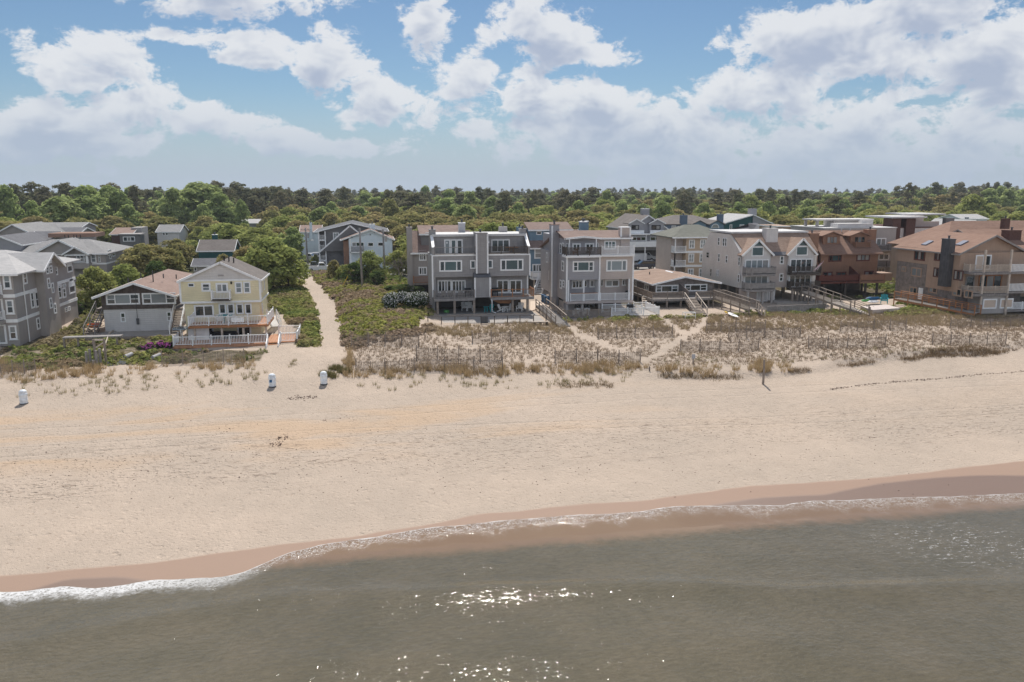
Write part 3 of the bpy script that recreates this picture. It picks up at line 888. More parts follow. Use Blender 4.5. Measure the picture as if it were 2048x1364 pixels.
m, q, b, out = base_mat('sea_water')
g = q.new('ShaderNodeNewGeometry').outputs['Position']
gx, gy, gz = q.sep(g)[:3]
t = q.attr('t').outputs['Fac']; dep = q.attr('depth').outputs['Fac']; sg = q.attr('surge').outputs['Fac']; pa = q.attr('patch').outputs['Fac']
n1 = q.noise(g, 0.25, 4, 0.6); n2 = q.noise(g, 2.2, 4, 0.6)
deep = q.mix(q.rng(n1, 0.35, 0.65), (0.106, 0.092, 0.061), (0.128, 0.108, 0.072))
ripple_streak = q.noise(q.vm('MULTIPLY', g, (0.9, 2.6, 0)), 2.3, 5, 0.7, 0.6)  # light and dark streaks painted in for the reflections of fine ripples
deep = q.vm('SCALE', deep, q.rng(ripple_streak, 0.3, 0.7, 0.82, 1.2))
shal = (0.225, 0.152, 0.098)
murk = q.rng(q.m('ADD', dep, q.m('MULTIPLY', q.m('SUBTRACT', n2, 0.5), 0.08)), 0.035, 0.17, 0, 1, True)
col = q.mix(murk, shal, deep)
# foam: bright lip, lace behind it, churned surge, torn patch
lacev = q.voro(q.vm('MULTIPLY', g, (1, 1, 0)), 9.0, 'DISTANCE_TO_EDGE').outputs['Distance']
lacev2 = q.voro(q.vm('MULTIPLY', q.vm('ADD', g, q.vm('SCALE', q.comb(n2, n1, 0), 0.5)), (1, 1, 0)), 4.0, 'DISTANCE_TO_EDGE').outputs['Distance']
lace = q.m('MAXIMUM', q.rng(lacev, 0.02, 0.07, 1, 0), q.rng(q.noise(g, 9, 3, 0.7), 0.52, 0.64))
reach = q.rng(q.noise(q.vm('MULTIPLY', g, (0.5, 0.1, 0)), 1.0, 3), 0.3, 0.7, 0.6, 2.4)
lacez = q.m('MULTIPLY', q.rng(q.m('DIVIDE', t, reach), 0.0, 1.0, 0.72, 0, True), lace)
lacez = q.m('MULTIPLY', lacez, q.rng(q.noise(g, 3.0, 3), 0.33, 0.5))
lip = q.rng(q.m('ADD', t, q.m('MULTIPLY', q.m('SUBTRACT', q.noise(g, 2.5, 3), 0.5), 0.16)), 0.03, 0.09, 1, 0, True)
lip = q.m('MULTIPLY', lip, q.rng(q.noise(q.vm('MULTIPLY', g, (1, 0.2, 0)), 0.8, 2), 0.38, 0.62, 0.10, 1))
churn = q.m('MULTIPLY', q.m('MULTIPLY', sg, q.rng(q.m('ADD', t, q.m('MULTIPLY', q.m('SUBTRACT', n2, 0.5), 1.6)), 0.35, 1.5, 1, 0, True)),
            q.rng(q.m('ADD', q.noise(q.vm('MULTIPLY', g, (1, 1, 0)), 5.0, 5, 0.7), q.m('MULTIPLY', q.rng(lacev2, 0.0, 0.2, 0.15, 0), 1)), 0.36, 0.60))
tear_n = q.noise(q.vm('MULTIPLY', g, (0.8, 2.4, 0)), 2.2, 5, 0.62, 1.2)
tear = q.m('MULTIPLY', q.rng(pa, 0.12, 0.75), q.m('MULTIPLY', q.rng(tear_n, 0.55, 0.66), q.rng(q.noise(g, 11, 3, 0.7), 0.42, 0.6)))
foam = q.m('MAXIMUM', q.m('MAXIMUM', lacez, lip), q.m('MAXIMUM', churn, tear), clamp=True)
foam = q.m('MULTIPLY', foam, 0.8)
q.put(b.inputs['Base Color'], q.mix(foam, col, (0.74, 0.74, 0.74)))
q.put(b.inputs['Roughness'], q.m('ADD', q.m('MULTIPLY', foam, 0.7), q.rng(murk, 0, 1, 0.06, 0.045)))
b.inputs['IOR'].default_value = 1.33
w1 = q.noise(q.vm('MULTIPLY', g, (0.75, 1.6, 0)), 1.3, 3, 0.55, 0.3)
w2_ = q.noise(q.vm('MULTIPLY', g, (2.2, 2.1, 0)), 2.3, 2, 0.5, 0.4)
hh = q.m('ADD', q.m('MULTIPLY', w1, 0.75), q.m('MULTIPLY', w2_, 0.72))
hh = q.m('ADD', q.m('MULTIPLY', hh, q.rng(murk, 0, 1, 0.05, 1.0)), q.m('MULTIPLY', foam, 0.35))
q.put(b.inputs['Normal'], q.bump(hh, 1.0, 0.040))
sea_me.materials.append(m)
tag(link('sea', sea_me), kind='structure')

# ------------------------------------------------------------------ houses
def rg(ox, oy, s): return lambda a, b, c, d: (ox + a / s, oy + b / s, ox + c / s, oy + d / s)
r1, r3, r4, r5, r6, r7, r8 = rg(0, 420, 5.683), rg(170, 480, 4.2625), rg(580, 420, 5.682), rg(800, 440, 6.2), rg(1040, 440, 6.2), rg(1230, 400, 5.683), rg(1380, 420, 6.2)
q1, q2 = rg(1600, 400, 5.2467), rg(1760, 400, 5.2467)

# ---- grey condominium at the far left
X1, Y0, Y1 = -36.8, 91.3, 109.2
t = Thing('condominium', (-43, 100, 3.4), 'grey stucco condominium with white bands and pale hip roof beside the shingled bungalow', 'building')
t.box('wall', 'grey_stucco', -50, X1, Y0, Y1, 3.2, 11.2)
for zb in (6.1, 8.75): t.part('band', MB().box(-50.1, X1 + .06, Y0 - .08, Y1 + .06, zb - .18, zb + .18), 'white')
TX_ = -35.9
ya, yb = S(88, 560, TX_)[0], S(114, 560, TX_)[0]
t.box('stair_tower', 'grey_stucco', X1 - 0.2, TX_, ya, yb, 3.3, 11.2)
t.gable(-50, X1 + .2, Y0, Y1, 11.2, 13.0, 'roof_light', 'x', 0.55, hip0=6, hip1=4.2)
rf = t.gable(-42, TX_ + .3, ya - 1.1, yb + 1.1, 11.15, 12.75, 'roof_light', 'x', 0.3, name='dormer_roof')
t.gable_wall('grey_stucco', 'x', TX_ - .25, .24, ya - 1.0, yb + 1.0, 11.1, 12.55)
for r in ((258, 705, 303, 845), (430, 665, 475, 790), (605, 635, 650, 745)): t.ws(X1, r1(*r), 1, hung=True, glass=['glass', 'glass_pale'])
for r in ((520, 635, 550, 730), (560, 630, 590, 720), (535, 770, 565, 895), (582, 825, 608, 945), (560, 995, 590, 1120), (608, 1060, 638, 1180)): t.ws(TX_, r1(*r), 1, hung=True)
for r in ((517, 545, 545, 610), (548, 535, 580, 605)): t.ws(TX_, r1(*r), 1)
for r in ((345, 925, 385, 1120), (395, 920, 440, 1110), (460, 955, 505, 1070), (655, 840, 695, 1010), (710, 880, 745, 1000), (710, 840, 745, 872), (655, 845, 695, 880)): t.ws(X1, r1(*r), 1, hung=True)
for r in ((413, 1220, 450, 1360), (735, 1105, 762, 1160), (770, 1095, 797, 1145)): t.ws(X1, r1(*r), 1, hung=True)
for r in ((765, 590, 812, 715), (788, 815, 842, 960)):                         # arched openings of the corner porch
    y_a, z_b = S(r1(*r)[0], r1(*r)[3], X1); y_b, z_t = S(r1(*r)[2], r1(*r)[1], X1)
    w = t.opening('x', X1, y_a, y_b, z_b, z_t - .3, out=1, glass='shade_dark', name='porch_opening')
    ym, ry = (y_a + y_b) / 2, abs(y_b - y_a) / 2
    arc = [(ym + ry * math.cos(a), z_t - .34 + ry * .8 * math.sin(a)) for a in np.linspace(0, math.pi, 11)]
    t.part('arch', MB().prism(arc, X1 + .001, X1 + .06, 'x'), 'white', w)
for z0 in (3.6, 6.35, 9.0):
    t.opening('y', Y0, -37.75, -36.98, z0 + .5, z0 + 2.0, hung=True, sill=True, glass=['glass', 'glass_pale'])
    t.opening('y', Y0, -40.6, -38.0, z0 + .05, z0 + 2.15, 3, glass=['glass', 'glass', 'curtain'], name='sliding_door')
for z0 in (6.28, 8.93):
    poly = [(-45, Y0 + .01), (-45, Y0 - 1.6), (-39.3, Y0 - 1.6), (-38.3, Y0 - 1.1), (-37.85, Y0 + .01)]
    t.part('balcony', MB().prism([(p[0], p[1]) for p in poly], z0 - .42, z0 - .05, 'z'), 'grey_stucco')
    t.rail([(-45, Y0 - 1.55), (-39.3, Y0 - 1.55), (-38.35, Y0 - 1.07), (-37.95, Y0 - .1)], z0, 0.9, post=2.2)
    t.posts([(-38.45, Y0 - 1.15)], z0 - 2.5, z0 - .45, .3, 'white', 'column')
t.vents([(-41, 98.5, 12.7), (-45, 99.5, 12.8), (-47, 98, 12.4)])
t.part('downspout', MB().tube([(X1 + .1, Y0 + 2.2, 3.4), (X1 + .1, Y0 + 2.2, 11.0)], [.06, .06], 6), 'white')

# ---- shingled bungalow on a white ground floor
Y0 = 97.5; xl, xr_ = -30.3, -22.75
t = Thing('bungalow', (-26.5, 105, 3.55), 'dark shingled bungalow over white ground floor with pinkish brown roof and side stairs', 'house')
t.box('wall', 'white_siding', xl + .1, xr_ - .1, Y0 + .12, 116.5, 3.3, 6.2, )
t.box('upper_wall', 'shake_dark', xl, xr_, Y0, 117, 6.2, 8.0)
t.gable_wall('shake_dark', 'y', Y0 + .01, .3, xl, xr_, 7.98, 9.25)
t.gable(xl, xr_, Y0, 117, 8.0, 9.35, 'roof_pink', 'y', 0.75, hip1=3.5)
for r in ((1205, 950, 1590, 1075), (1615, 940, 1998, 1070)):
    t.wf(Y0, r1(*r), fracs=[.24, .74], hung='ends', glass=['glass', 'glass_pale', 'glass_pale', 'glass', 'glass'], fr=.14)
for r in ((1370, 1165, 1428, 1275), (1897, 1155, 1950, 1260)): t.wf(Y0 + .12, r1(*r), hung=True, glass=['curtain', 'glass'])
t.opening('x', xr_, 99.3, 100.2, 6.9, 7.8, hung=True, out=1); t.opening('x', xr_, 103.5, 104.4, 6.9, 7.8, hung=True, out=1)
t.part('meter', MB().box(-26.7, -26.45, Y0 - .1, Y0 + .12, 4.4, 5.1).tube([(-26.57, Y0 - .05, 5.1), (-26.57, Y0 - .05, 8.9)], [.03, .03], 6), 'dark_metal')
t.stairs((-31.0, 99.6, 6.0), (-31.3, 95.6, 3.6), 1.1, 11, 'old_wood', 'grey_wood')
t.box('landing', 'deck_grey', -31.6, xl - .02, 99.6, 103, 5.85, 6.05)
t.stairs((-22.0, 98.4, 6.0), (-21.9, 94.6, 3.6), 1.1, 11, 'old_wood', 'white')
t.box('landing', 'deck_grey', xr_ + .02, -21.3, 98.4, 102, 5.85, 6.05)
t.box('terrace', 'concrete', -31.6, -21.6, 93.4, 97.4, 3.2, 3.62)
t.part('retaining_wall', MB().box(-31.0, -21.6, 93.2, 93.38, 2.9, 3.72), 'old_wood')
t.vents([(-24.7, 103, 9.3), (-23.9, 106, 8.9), (-28.9, 103.5, 8.8), (-28.6, 108, 8.9)], 'dark_metal')
t.part('chimney_pipe', MB().tube([(-25.4, 101, 8.9), (-25.4, 101, 10.3)], [.07, .07], 6), 'dark_metal')

# ---- yellow house
Y0, Y1, xl, xr_ = 92.6, 99.4, -20.25, -12.25
t = Thing('yellow_house', (-16.2, 96, 3.3), 'pale yellow two storey beach house with white decks and grey gable roof', 'house')
t.box('wall', 'yellow_siding', xl, xr_, Y0, Y1, 3.1, 7.5)
t.box('upper_wall', 'yellow_siding', xl - .25, xr_ + .2, Y0 - .3, Y1 + .1, 7.5, 9.95)
t.part('band', MB().box(xl - .3, xr_ + .25, Y0 - .36, Y1 + .15, 7.36, 7.58), 'white')
t.part('frieze', MB().box(xl - .28, xr_ + .23, Y0 - .34, Y1 + .12, 9.80, 9.96), 'white')
zr = F(440, 523, Y0 - .3)[1]; xm = F(440, 523, Y0 - .3)[0]
t.gable_wall('white_siding', 'y', Y0 - .29, .3, xl - .2, xr_ + .15, 9.955, zr - .12, xm)
t.gable(xl - .25, xr_ + .2, Y0 - .3, Y1 + .1, 9.98, zr, 'roof_umber', 'y', 0.22, xr=xm)
t.corner([(xl - .25, Y0 - .3), (xr_ + .2, Y0 - .3)], 7.58, 9.8)
t.part('gable_vent', MB().box(xm - .3, xm + .3, Y0 - .33, Y0 - .28, 10.35, 10.5), 'grey_block')
YF = Y0 - .3
t.wf(YF, r3(878, 368, 932, 400)); t.wf(YF, r3(992, 364, 1072, 440), hung=True, glass=['glass_pale', 'glass'])
t.wf(YF, r3(1115, 366, 1220, 450), panes=2, glass=['curtain', 'glass_pale'], name='balcony_door')
t.wf(YF, r3(1278, 356, 1342, 456), hung=True, glass='glass_pale'); t.wf(YF, r3(1350, 354, 1412, 454), hung=True, glass='glass_pale')
t.wf(Y0, r3(930, 552, 1100, 655), panes=2, name='sliding_door')
for a, b_ in ((1140, 1205), (1210, 1275), (1288, 1352), (1362, 1422)): t.wf(Y0, r3(a, 540, b_, 632), glass='glass')
t.wf(Y0, r3(935, 742, 1100, 830), panes=2, glass=['curtain', 'glass'], name='sliding_door'); t.wf(Y0, r3(1298, 732, 1418, 822), panes=2, name='sliding_door')
t.opening('x', xr_ + .2, 93.3, 93.9, 8.3, 9.5, hung=True, out=1); t.opening('x', xr_ + .2, 95.6, 96.2, 8.3, 9.5, hung=True, out=1); t.opening('x', xr_, 94.3, 95.0, 5.7, 6.9, hung=True, out=1)
bx0, bx1 = F(425, 600, YF)[0], F(463, 600, YF)[0]; bz = F(440, 599, YF - .6)[1]
t.box('balcony', 'dark_wood', bx0, bx1, YF - .8, YF - .01, bz - .16, bz); t.rail([(bx0 + .05, YF), (bx0 + .05, YF - .75), (bx1 - .05, YF - .75), (bx1 - .05, YF)], bz, .95, post=3, bal=.14)
DZ = 5.25; dy = 89.6
dx0, dx1 = F(375, 640, dy)[0], F(536, 640, dy)[0]
t.box('deck', 'orange_wood', dx0, dx1, dy, Y0 - .01, DZ - .25, DZ - .02)
t.rail([(dx0 + .06, Y0 - .1), (dx0 + .06, dy + .06), (dx1 - .06, dy + .06), (dx1 - .06, Y0 + 2.6)], DZ, 1.0, post=2.0, cap=True)
t.box('side_deck', 'orange_wood', xr_ + .02, dx1, Y0, Y0 + 2.7, DZ - .25, DZ - .02)
t.posts([(dx0 + .6, dy + .3), (dx0 + 3.4, dy + .3), (dx1 - 2.7, dy + .3), (dx1 - .3, dy + .3)], 3.2, DZ - .25, .2, 'pale_wood', 'post')
LZ = 3.55; ly = 87.4
lx0, lx1 = F(345, 680, ly)[0], F(535, 680, ly)[0]
t.box('lower_deck', 'deck_orange', lx0, lx1, ly, Y0 - .02, LZ - .3, LZ)
t.rail([(lx0 + .05, 89.8), (lx0 + .05, ly + .05), (lx1 - .05, ly + .05)], LZ, .95, post=2.1, cap=True)
sx1 = lx1 + 1.2
t.box('lower_deck', 'deck_orange', lx1 + .01, lx1 + 3.1, 88.0, 93.0, LZ - .3, LZ - .004)
t.rail([(sx1 + .1, 88.06), (lx1 + 3.0, 88.06), (lx1 + 3.0, 92.9), (lx1 + .6, 92.9)], LZ, .95, post=2.2, cap=True)
t.stairs((lx1 + .6, 87.9, LZ - .08), (lx1 + .62, 86.0, 2.75), 1.15, 5, 'orange_wood', 'white')
t.part('banner', MB().box(F(463, 636, dy)[0], F(488, 636, dy)[0], dy - .03, dy - .01, DZ + .32, DZ + .82), 'white')
t.box('privacy_screen', 'white', lx0 + .9, lx0 + 3.1, 90.6, 90.7, LZ, LZ + 1.6)
t.stairs((-11.3, 95.2, DZ - .1), (-11.2, 98.6, 3.4), 1.0, 9, 'white', 'white')
t.vents([(-16.0, 94.3, 12.0), (-15.6, 94.9, 11.9), (-15.2, 95.6, 11.7)])
t.part('wall_lamp', MB().box(F(462.5, 566, YF)[0] - .08, F(462.5, 566, YF)[0] + .08, YF - .12, YF, F(462.5, 568, YF)[1], F(462.5, 563, YF)[1]), 'black')

# ---- grey duplex with the central chimney
Y0, xl, xr_ = 104.9, 8.25, 21.3
t = Thing('grey_duplex', (14.8, 110, 3.6), 'grey shingle duplex with central chimney wall, white framed windows and railed roof decks', 'house')
t.box('upper_wall', 'grey_siding', xl, xr_, Y0, 113.4, 8.45, 11.2)
t.box('wall', 'grey_siding', xl + .02, xr_ - .02, Y0 + 1.3, 113.2, 5.8, 8.45)
t.box('side_wall', 'grey_siding', xl + .01, xl + .4, Y0 + .02, Y0 + 1.3, 5.8, 8.45); t.box('under_wall', 'grey_siding', xl + .01, xl + .3, Y0 + .3, 113, 3.4, 5.8)
YB = Y0 + 2.3
t.box('top_wall', 'grey_siding', xl + .35, xr_ - .35, YB, 112.9, 11.2, 13.65)
t.part('roof', MB().box(xl + .15, xr_ - .15, YB - .25, 113.2, 13.65, 13.95), 'roof_membrane')
t.part('roof_deck', MB().box(xl - .06, xr_ + .06, Y0 - .06, YB - .01, 11.205, 11.38), 'white')
t.part('floor_boards', MB().box(xl + .2, xr_ - .2, Y0 + .1, YB - .02, 11.385, 11.42), 'deck_pale')
for sx, o_ in ((xl, 0), (xr_ - .3, 0)):
    t.part('parapet', MB().prism([(Y0 + .02, 11.4), (Y0 + .02, 12.3), (YB + .4, 13.9), (YB + .4, 11.4)], sx, sx + .3, 'x'), 'grey_siding')
    t.part('parapet_cap', MB().bar((sx + .15, Y0, 12.36), (sx + .15, YB + .4, 13.97), .38, .09), 'white')
cx0, cx1 = F(952, 500, Y0)[0], F(974, 500, Y0)[0]
t.chimney(cx0, cx1, Y0 - .55, Y0 + 2.6, 8.9, 14.15, 'grey_siding', 'grey_siding')
t.corner([(cx0, Y0 - .55), (cx1, Y0 - .55)], 8.9, 14.1)
bx0, bx1 = F(950, 575, Y0 - .9)[0], F(980, 575, Y0 - .9)[0]
t.box('chimney_base', 'grey_siding', bx0, bx1, Y0 - .9, Y0 + 1.3, 5.75, 8.45)
t.part('chimney_roof', MB().prism([(Y0 - 1.05, 8.42), (Y0 + .02, 8.95), (Y0 + .02, 8.45)], bx0 - .12, bx1 + .12, 'x'), 'roof_slate')
t.corner([(bx0, Y0 - .9), (bx1, Y0 - .9)], 5.75, 8.42)
t.corner([(xl, Y0), (xr_, Y0)], 8.45, 11.2); t.corner([(xl, Y0 + .02), (xr_ - .05, Y0 + 1.3)], 5.8, 8.45)
t.chimney(xl - .15, xl + .7, YB + .1, YB + .9, 11.4, 14.5, 'grey_siding', 'grey_siding'); t.chimney(xr_ - .9, xr_ - .05, YB + .1, YB + .9, 11.4, 14.5, 'grey_siding', 'grey_siding')
t.chimney(12.6, 13.5, 112, 112.9, 13.9, 15.2, 'bluegrey_siding', 'white'); t.chimney(18.3, 19.4, 111.6, 112.6, 13.9, 14.7, 'grey_block', None)
t.wf(Y0, r5(485, 500, 770, 640), fracs=[.2, .8], glass=['glass', 'glass_green', 'glass'], fr=.16); t.wf(Y0, r5(1243, 483, 1530, 628), fracs=[.2, .8], glass=['glass', 'glass_green', 'glass'], fr=.16)
t.wf(Y0, r5(870, 497, 938, 605), fr=.16); t.wf(Y0, r5(1085, 492, 1150, 600), fr=.16)
t.wf(Y0 + 1.3, r5(465, 745, 640, 900), panes=4, glass=['glass', 'glass', 'curtain', 'glass'], name='sliding_door', fr=.14); t.wf(Y0 + 1.3, r5(640, 745, 815, 900), panes=4, glass=['glass', 'glass', 'glass', 'glass_pale'], name='sliding_door', fr=.14)
t.wf(Y0 + 1.3, r5(1200, 740, 1350, 905), panes=2, name='sliding_door', fr=.14); t.wf(Y0 + 1.3, r5(1356, 740, 1512, 905), panes=2, name='sliding_door', fr=.14)
t.wf(YB, r5(548, 240, 625, 425), glass='glass_pale', name='french_door', fr=.2); t.wf(YB, r5(628, 240, 700, 425), glass='glass_green', name='french_door', fr=.2); t.wf(YB, r5(702, 240, 778, 425), name='french_door', fr=.2)
t.wf(YB, r5(1132, 240, 1360, 400), panes=3, name='sliding_door', fr=.12)
DZ = 5.75; dy = Y0 - 1.3
t.box('deck', 'grey_wood', xl, bx0 - .02, dy, Y0 + 1.28, DZ - .35, DZ); t.box('deck', 'grey_wood', bx1 + .02, xr_ + .35, dy, Y0 + 1.28, DZ - .35, DZ)
t.rail([(xl + .06, Y0 + .3), (xl + .06, dy + .06), (bx0 - .1, dy + .06)], DZ, 1.05, 'grey_wood', 2.4, .2, .06)
t.rail([(bx1 + .1, dy + .06), (xr_ + .3, dy + .06), (xr_ + .3, Y0 + 1.2)], DZ, 1.05, 'orange_wood', 1.3, 0)
t.rail([(xl + .3, Y0 + .05), (cx0 - .1, Y0 + .05)], 11.38, 1.0, 'grey_wood', 2.8, .5, .03); t.rail([(cx1 + .1, Y0 + .05), (xr_ - .3, Y0 + .05)], 11.38, 1.0, 'dark_wood', 2.0, .13, .05)
t.posts([(F(p, 610, Y0 - .9)[0], Y0 - .9) for p in (875, 909, 948, 1025, 1055)], 3.4, DZ - .35, .3, 'old_wood', 'piling')
t.posts([(x, y) for x in (9.5, 13, 16.5, 20.5) for y in (108.5, 112.5)], 3.4, 5.8, .3, 'dark_wood', 'piling')
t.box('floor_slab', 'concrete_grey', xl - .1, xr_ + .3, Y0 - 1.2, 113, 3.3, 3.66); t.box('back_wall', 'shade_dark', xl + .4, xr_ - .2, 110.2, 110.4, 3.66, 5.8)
dsx = F(984, 600, dy - .1)[0]
t.part('downspout', MB().tube([(bx1 + .1, Y0 - .95, 8.3), (bx1 + .1, Y0 - .95, 5.9), (dsx, dy - .1, 5.3), (dsx, dy - .1, 3.9), (dsx + .5, dy - .2, 3.7)], [.06] * 5, 6), 'white')
t.part('wall_lamps', MB().box(xl + 2.1, xl + 2.25, YB - .1, YB, 12.7, 12.95), 'white'); t.part('wall_lamp', MB().box(cx1 + .5, cx1 + .65, YB - .1, YB, 12.7, 12.95), 'white')

# ---- the older grey house behind it
Y0 = 122.0
xl, xr_ = F(824, 520, Y0)[0], 15.6
t = Thing('older_house', (10.8, 126, 4.0), 'weathered grey house with brown dormer roof and tall grey chimney behind the grey duplex', 'house')
t.box('wall', 'grey_stucco', xl, xr_, Y0, 131, 5.9, 10.6)
t.part('roof', MB().prism([(Y0 - .5, 10.5), (Y0 + 4.2, 13.6), (131.5, 10.5), (131.5, 10.25), (Y0 + 4.2, 13.3), (Y0 - .5, 10.25)], xl - .2, xr_ + .3, 'x'), 'roof_brown')
t.box('dormer', 'dark_grey_siding', xl + 1.5, xr_ - 1.2, Y0 + 1.0, Y0 + 5, 11.2, 13.3); t.part('dormer_roof', MB().prism([(Y0 + .6, 13.25), (Y0 + 5.6, 14.35), (Y0 + 5.6, 14.15), (Y0 + .6, 13.05)], xl + 1.2, xr_ - .9, 'x'), 'roof_brown')
t.part('fascia', MB().box(xl - .25, xr_ + .35, Y0 - .58, Y0 - .5, 10.22, 10.48).box(xl + 1.15, xr_ - .85, Y0 + .52, Y0 + .6, 13.02, 13.24), 'white')
for a, b_ in ((850, 870), (876, 888), (896, 912)): t.wf(Y0 + 1.0, (a, 465, b_, 471))
t.wf(Y0, r5(235, 375, 328, 505), panes=3, hung=True, glass=['glass', 'glass_pale']); t.wf(Y0, r5(230, 580, 335, 683), panes=3, name='sliding_door', glass=['glass', 'glass_pale', 'glass'])
c0, c1 = F(814.5, 500, Y0 - .3)[0], F(825, 500, Y0 - .3)[0]
t.chimney(c0, c1, Y0 - .3, Y0 + 1.2, 3.9, 14.2, 'grey_stucco', 'grey_stucco')
t.box('deck', 'old_wood', xl, xr_, Y0 - 1.6, Y0 - .01, 5.7, 5.95); t.rail([(xl + .1, Y0 - .1), (xl + .1, Y0 - 1.55), (xr_, Y0 - 1.55)], 5.95, 1.0, 'orange_wood', 2, .15)
t.posts([(xl + .3, Y0 - 1.3), (xl + 2.5, Y0 - 1.3), (xl + 5, Y0 - 1.3), (xl + 2.5, Y0 + 3), (xl + 6, Y0 + 3)], 3.8, 5.75, .3, 'dark_wood'); t.box('under_wall', 'shade_dark', xl + .4, xr_ - .2, Y0 + 4, Y0 + 4.2, 4.0, 5.9)

# ---- blue house between the two tall duplexes
Y0 = 126.0
xl, xr_ = F(1059, 530, Y0)[0], F(1162, 530, Y0)[0]
t = Thing('blue_house', ((xl + xr_) / 2, 130, 4.0), 'slate blue house with brown roof seen between the two tall duplexes', 'house')
t.box('wall', 'blue_siding', xl, xr_, Y0, 134, 6.0, 10.9)
t.gable(xl - .3, xr_, Y0, 134, 10.9, 13.4, 'roof_brown', 'x', 0.4)
t.gable_wall('blue_siding', 'x', xl, .3, Y0, 134, 10.88, 13.2); t.gable_wall('blue_siding', 'x', xr_ - .3, .3, Y0, 134, 10.88, 13.2)
dx0, dx1 = F(1058, 460, Y0 + 2)[0], F(1140, 460, Y0 + 2)[0]
t.box('dormer', 'blue_siding', dx0, dx1, Y0 + 1.4, Y0 + 5, 11.3, 13.6); t.part('dormer_roof', MB().prism([(Y0 + 1, 13.55), (Y0 + 5, 14.6), (Y0 + 5, 14.4), (Y0 + 1, 13.35)], dx0 - .3, dx1 + .3, 'x'), 'roof_brown')
t.part('dormer_fascia', MB().box(dx0 - .32, dx1 + .32, Y0 + .92, Y0 + 1, 13.3, 13.52), 'white')
t.wf(Y0 + 1.4, r5(1690, 140, 1755, 183)); t.wf(Y0, r5(1665, 345, 1757, 478), hung=True, glass='curtain'); t.wf(Y0, r5(1640, 545, 1765, 645), panes=3, glass=['glass', 'curtain', 'glass'], name='sliding_door')
t.box('deck', 'white', xl, xr_, Y0 - 2.2, Y0 - .01, 5.75, 6.0); t.rail([(xl + .1, Y0 - .1), (xl + .1, Y0 - 2.1), (xr_, Y0 - 2.1)], 6.0, 1.0, 'white', 2.2, .2, solid='white')
t.posts([(xl + .4, Y0 - 1.8), (xl + 3, Y0 - 1.8), (xl + 6, Y0 - 1.8)], 3.8, 5.75, .25, 'pale_wood'); t.box('under_wall', 'shade_dark', xl, xr_, Y0 + 2, Y0 + 2.2, 4.0, 6.0)
c = F(1162, 460, Y0 + 6)[0]
t.chimney(c, c + 1.2, Y0 + 5.5, Y0 + 6.5, 12.5, 14.6, 'blue_siding', 'white')
t.chimney(F(1044, 470, Y0 - 4)[0], F(1044, 470, Y0 - 4)[0] + .9, Y0 + .2, Y0 + 1, 10, 13.9, 'blue_siding', 'blue_siding')
t.stairs((xl + 1.7, Y0 - 2.3, 5.9), (xl + .2, Y0 - 6, 4.0), 1.1, 9, 'white', 'white')

# ---- tall duplex, half blue grey, half beige
Y0, xl, xr_ = 103.0, 25.95, 35.15
xm = F(1199, 540, Y0)[0]
t = Thing('tall_duplex', (30.5, 110, 3.6), 'tall duplex with blue grey left half and beige right half above white railed decks', 'house')
for nm, a, b_, m_ in (('wall', xl, xm, 'bluegrey_siding'), ('wall', xm, xr_, 'beige_siding')):
    t.box(nm, m_, a, b_, Y0, 119.5, 7.95, 11.1)
    t.box('recessed_wall', m_, a + (.02 if a == xl else 0), b_ - (.02 if b_ == xr_ else 0), Y0 + 1.7, 119.4, 5.05, 7.95)
    t.box('top_wall', m_, a + (.25 if a == xl else 0), b_ - (.25 if b_ == xr_ else 0), Y0 + 1.4, 119, 11.1, 13.45)
t.box('side_wall', 'bluegrey_siding', xl, xl + .35, Y0 + .01, Y0 + 1.7, 5.05, 7.95); t.box('side_wall', 'beige_siding', xr_ - .35, xr_, Y0 + .01, Y0 + 1.7, 5.05, 7.95); t.box('party_wall', 'white', xm - .12, xm + .12, Y0 + .02, Y0 + 1.7, 5.05, 7.95)
zr = 14.3
t.part('roof', MB().slab([(xl - .2, Y0 + .7, 13.45), (xr_ + .1, Y0 + .7, 13.45), (xr_ + .1, Y0 + 5.5, 14.25), (xl - .2, Y0 + 5.5, 14.25)], .18).slab([(xl - .2, Y0 + 5.5, 14.25), (xr_ + .1, Y0 + 5.5, 14.25), (xr_ + .1, 119.8, 11.3), (xl - .2, 119.8, 11.3)], .18), 'roof_brown')
g0, g1, gm = F(1130, 480, Y0 + .6)[0], F(1202, 478, Y0 + .6)[0], F(1167, 472, Y0 + .6)[0]
gz = F(1167, 472, Y0 + .6)[1]
t.part('porch_gable', MB().slab([(g0, Y0 + .3, 13.5), (gm, Y0 + .3, gz), (gm, Y0 + 4, gz), (g0, Y0 + 4, 13.5)], .16).slab([(gm, Y0 + .3, gz), (g1, Y0 + .3, 13.5), (g1, Y0 + 4, 13.5), (gm, Y0 + 4, gz)], .16), 'roof_brown')
t.gable_wall('bluegrey_siding', 'y', Y0 + .5, .2, g0 + .3, g1 - .3, 13.3, gz - .12)
t.part('fascia', MB().bar((g0, Y0 + .26, 13.4), (gm, Y0 + .26, gz - .1), .06, .24).bar((gm, Y0 + .26, gz - .1), (g1, Y0 + .26, 13.4), .06, .24).box(g1, xr_ + .12, Y0 + .62, Y0 + .7, 13.25, 13.46).box(xl - .25, g0, Y0 + .62, Y0 + .7, 13.25, 13.46), 'white')
t.posts([(F(1139, 490, Y0 + .3)[0], Y0 + .35), (F(1192.5, 490, Y0 + .3)[0], Y0 + .35)], 11.1, 13.35, .14, 'white', 'column')
c0, c1 = F(1104.5, 480, Y0 + 5)[0], F(1119, 480, Y0 + 5)[0]
t.chimney(xl - .75, xl + .25, Y0 + 5.6, Y0 + 7.4, 3.6, 15.0, 'bluegrey_siding', 'roof_pink'); t.corner([(xl - .75, Y0 + 5.6)], 5, 14.9)
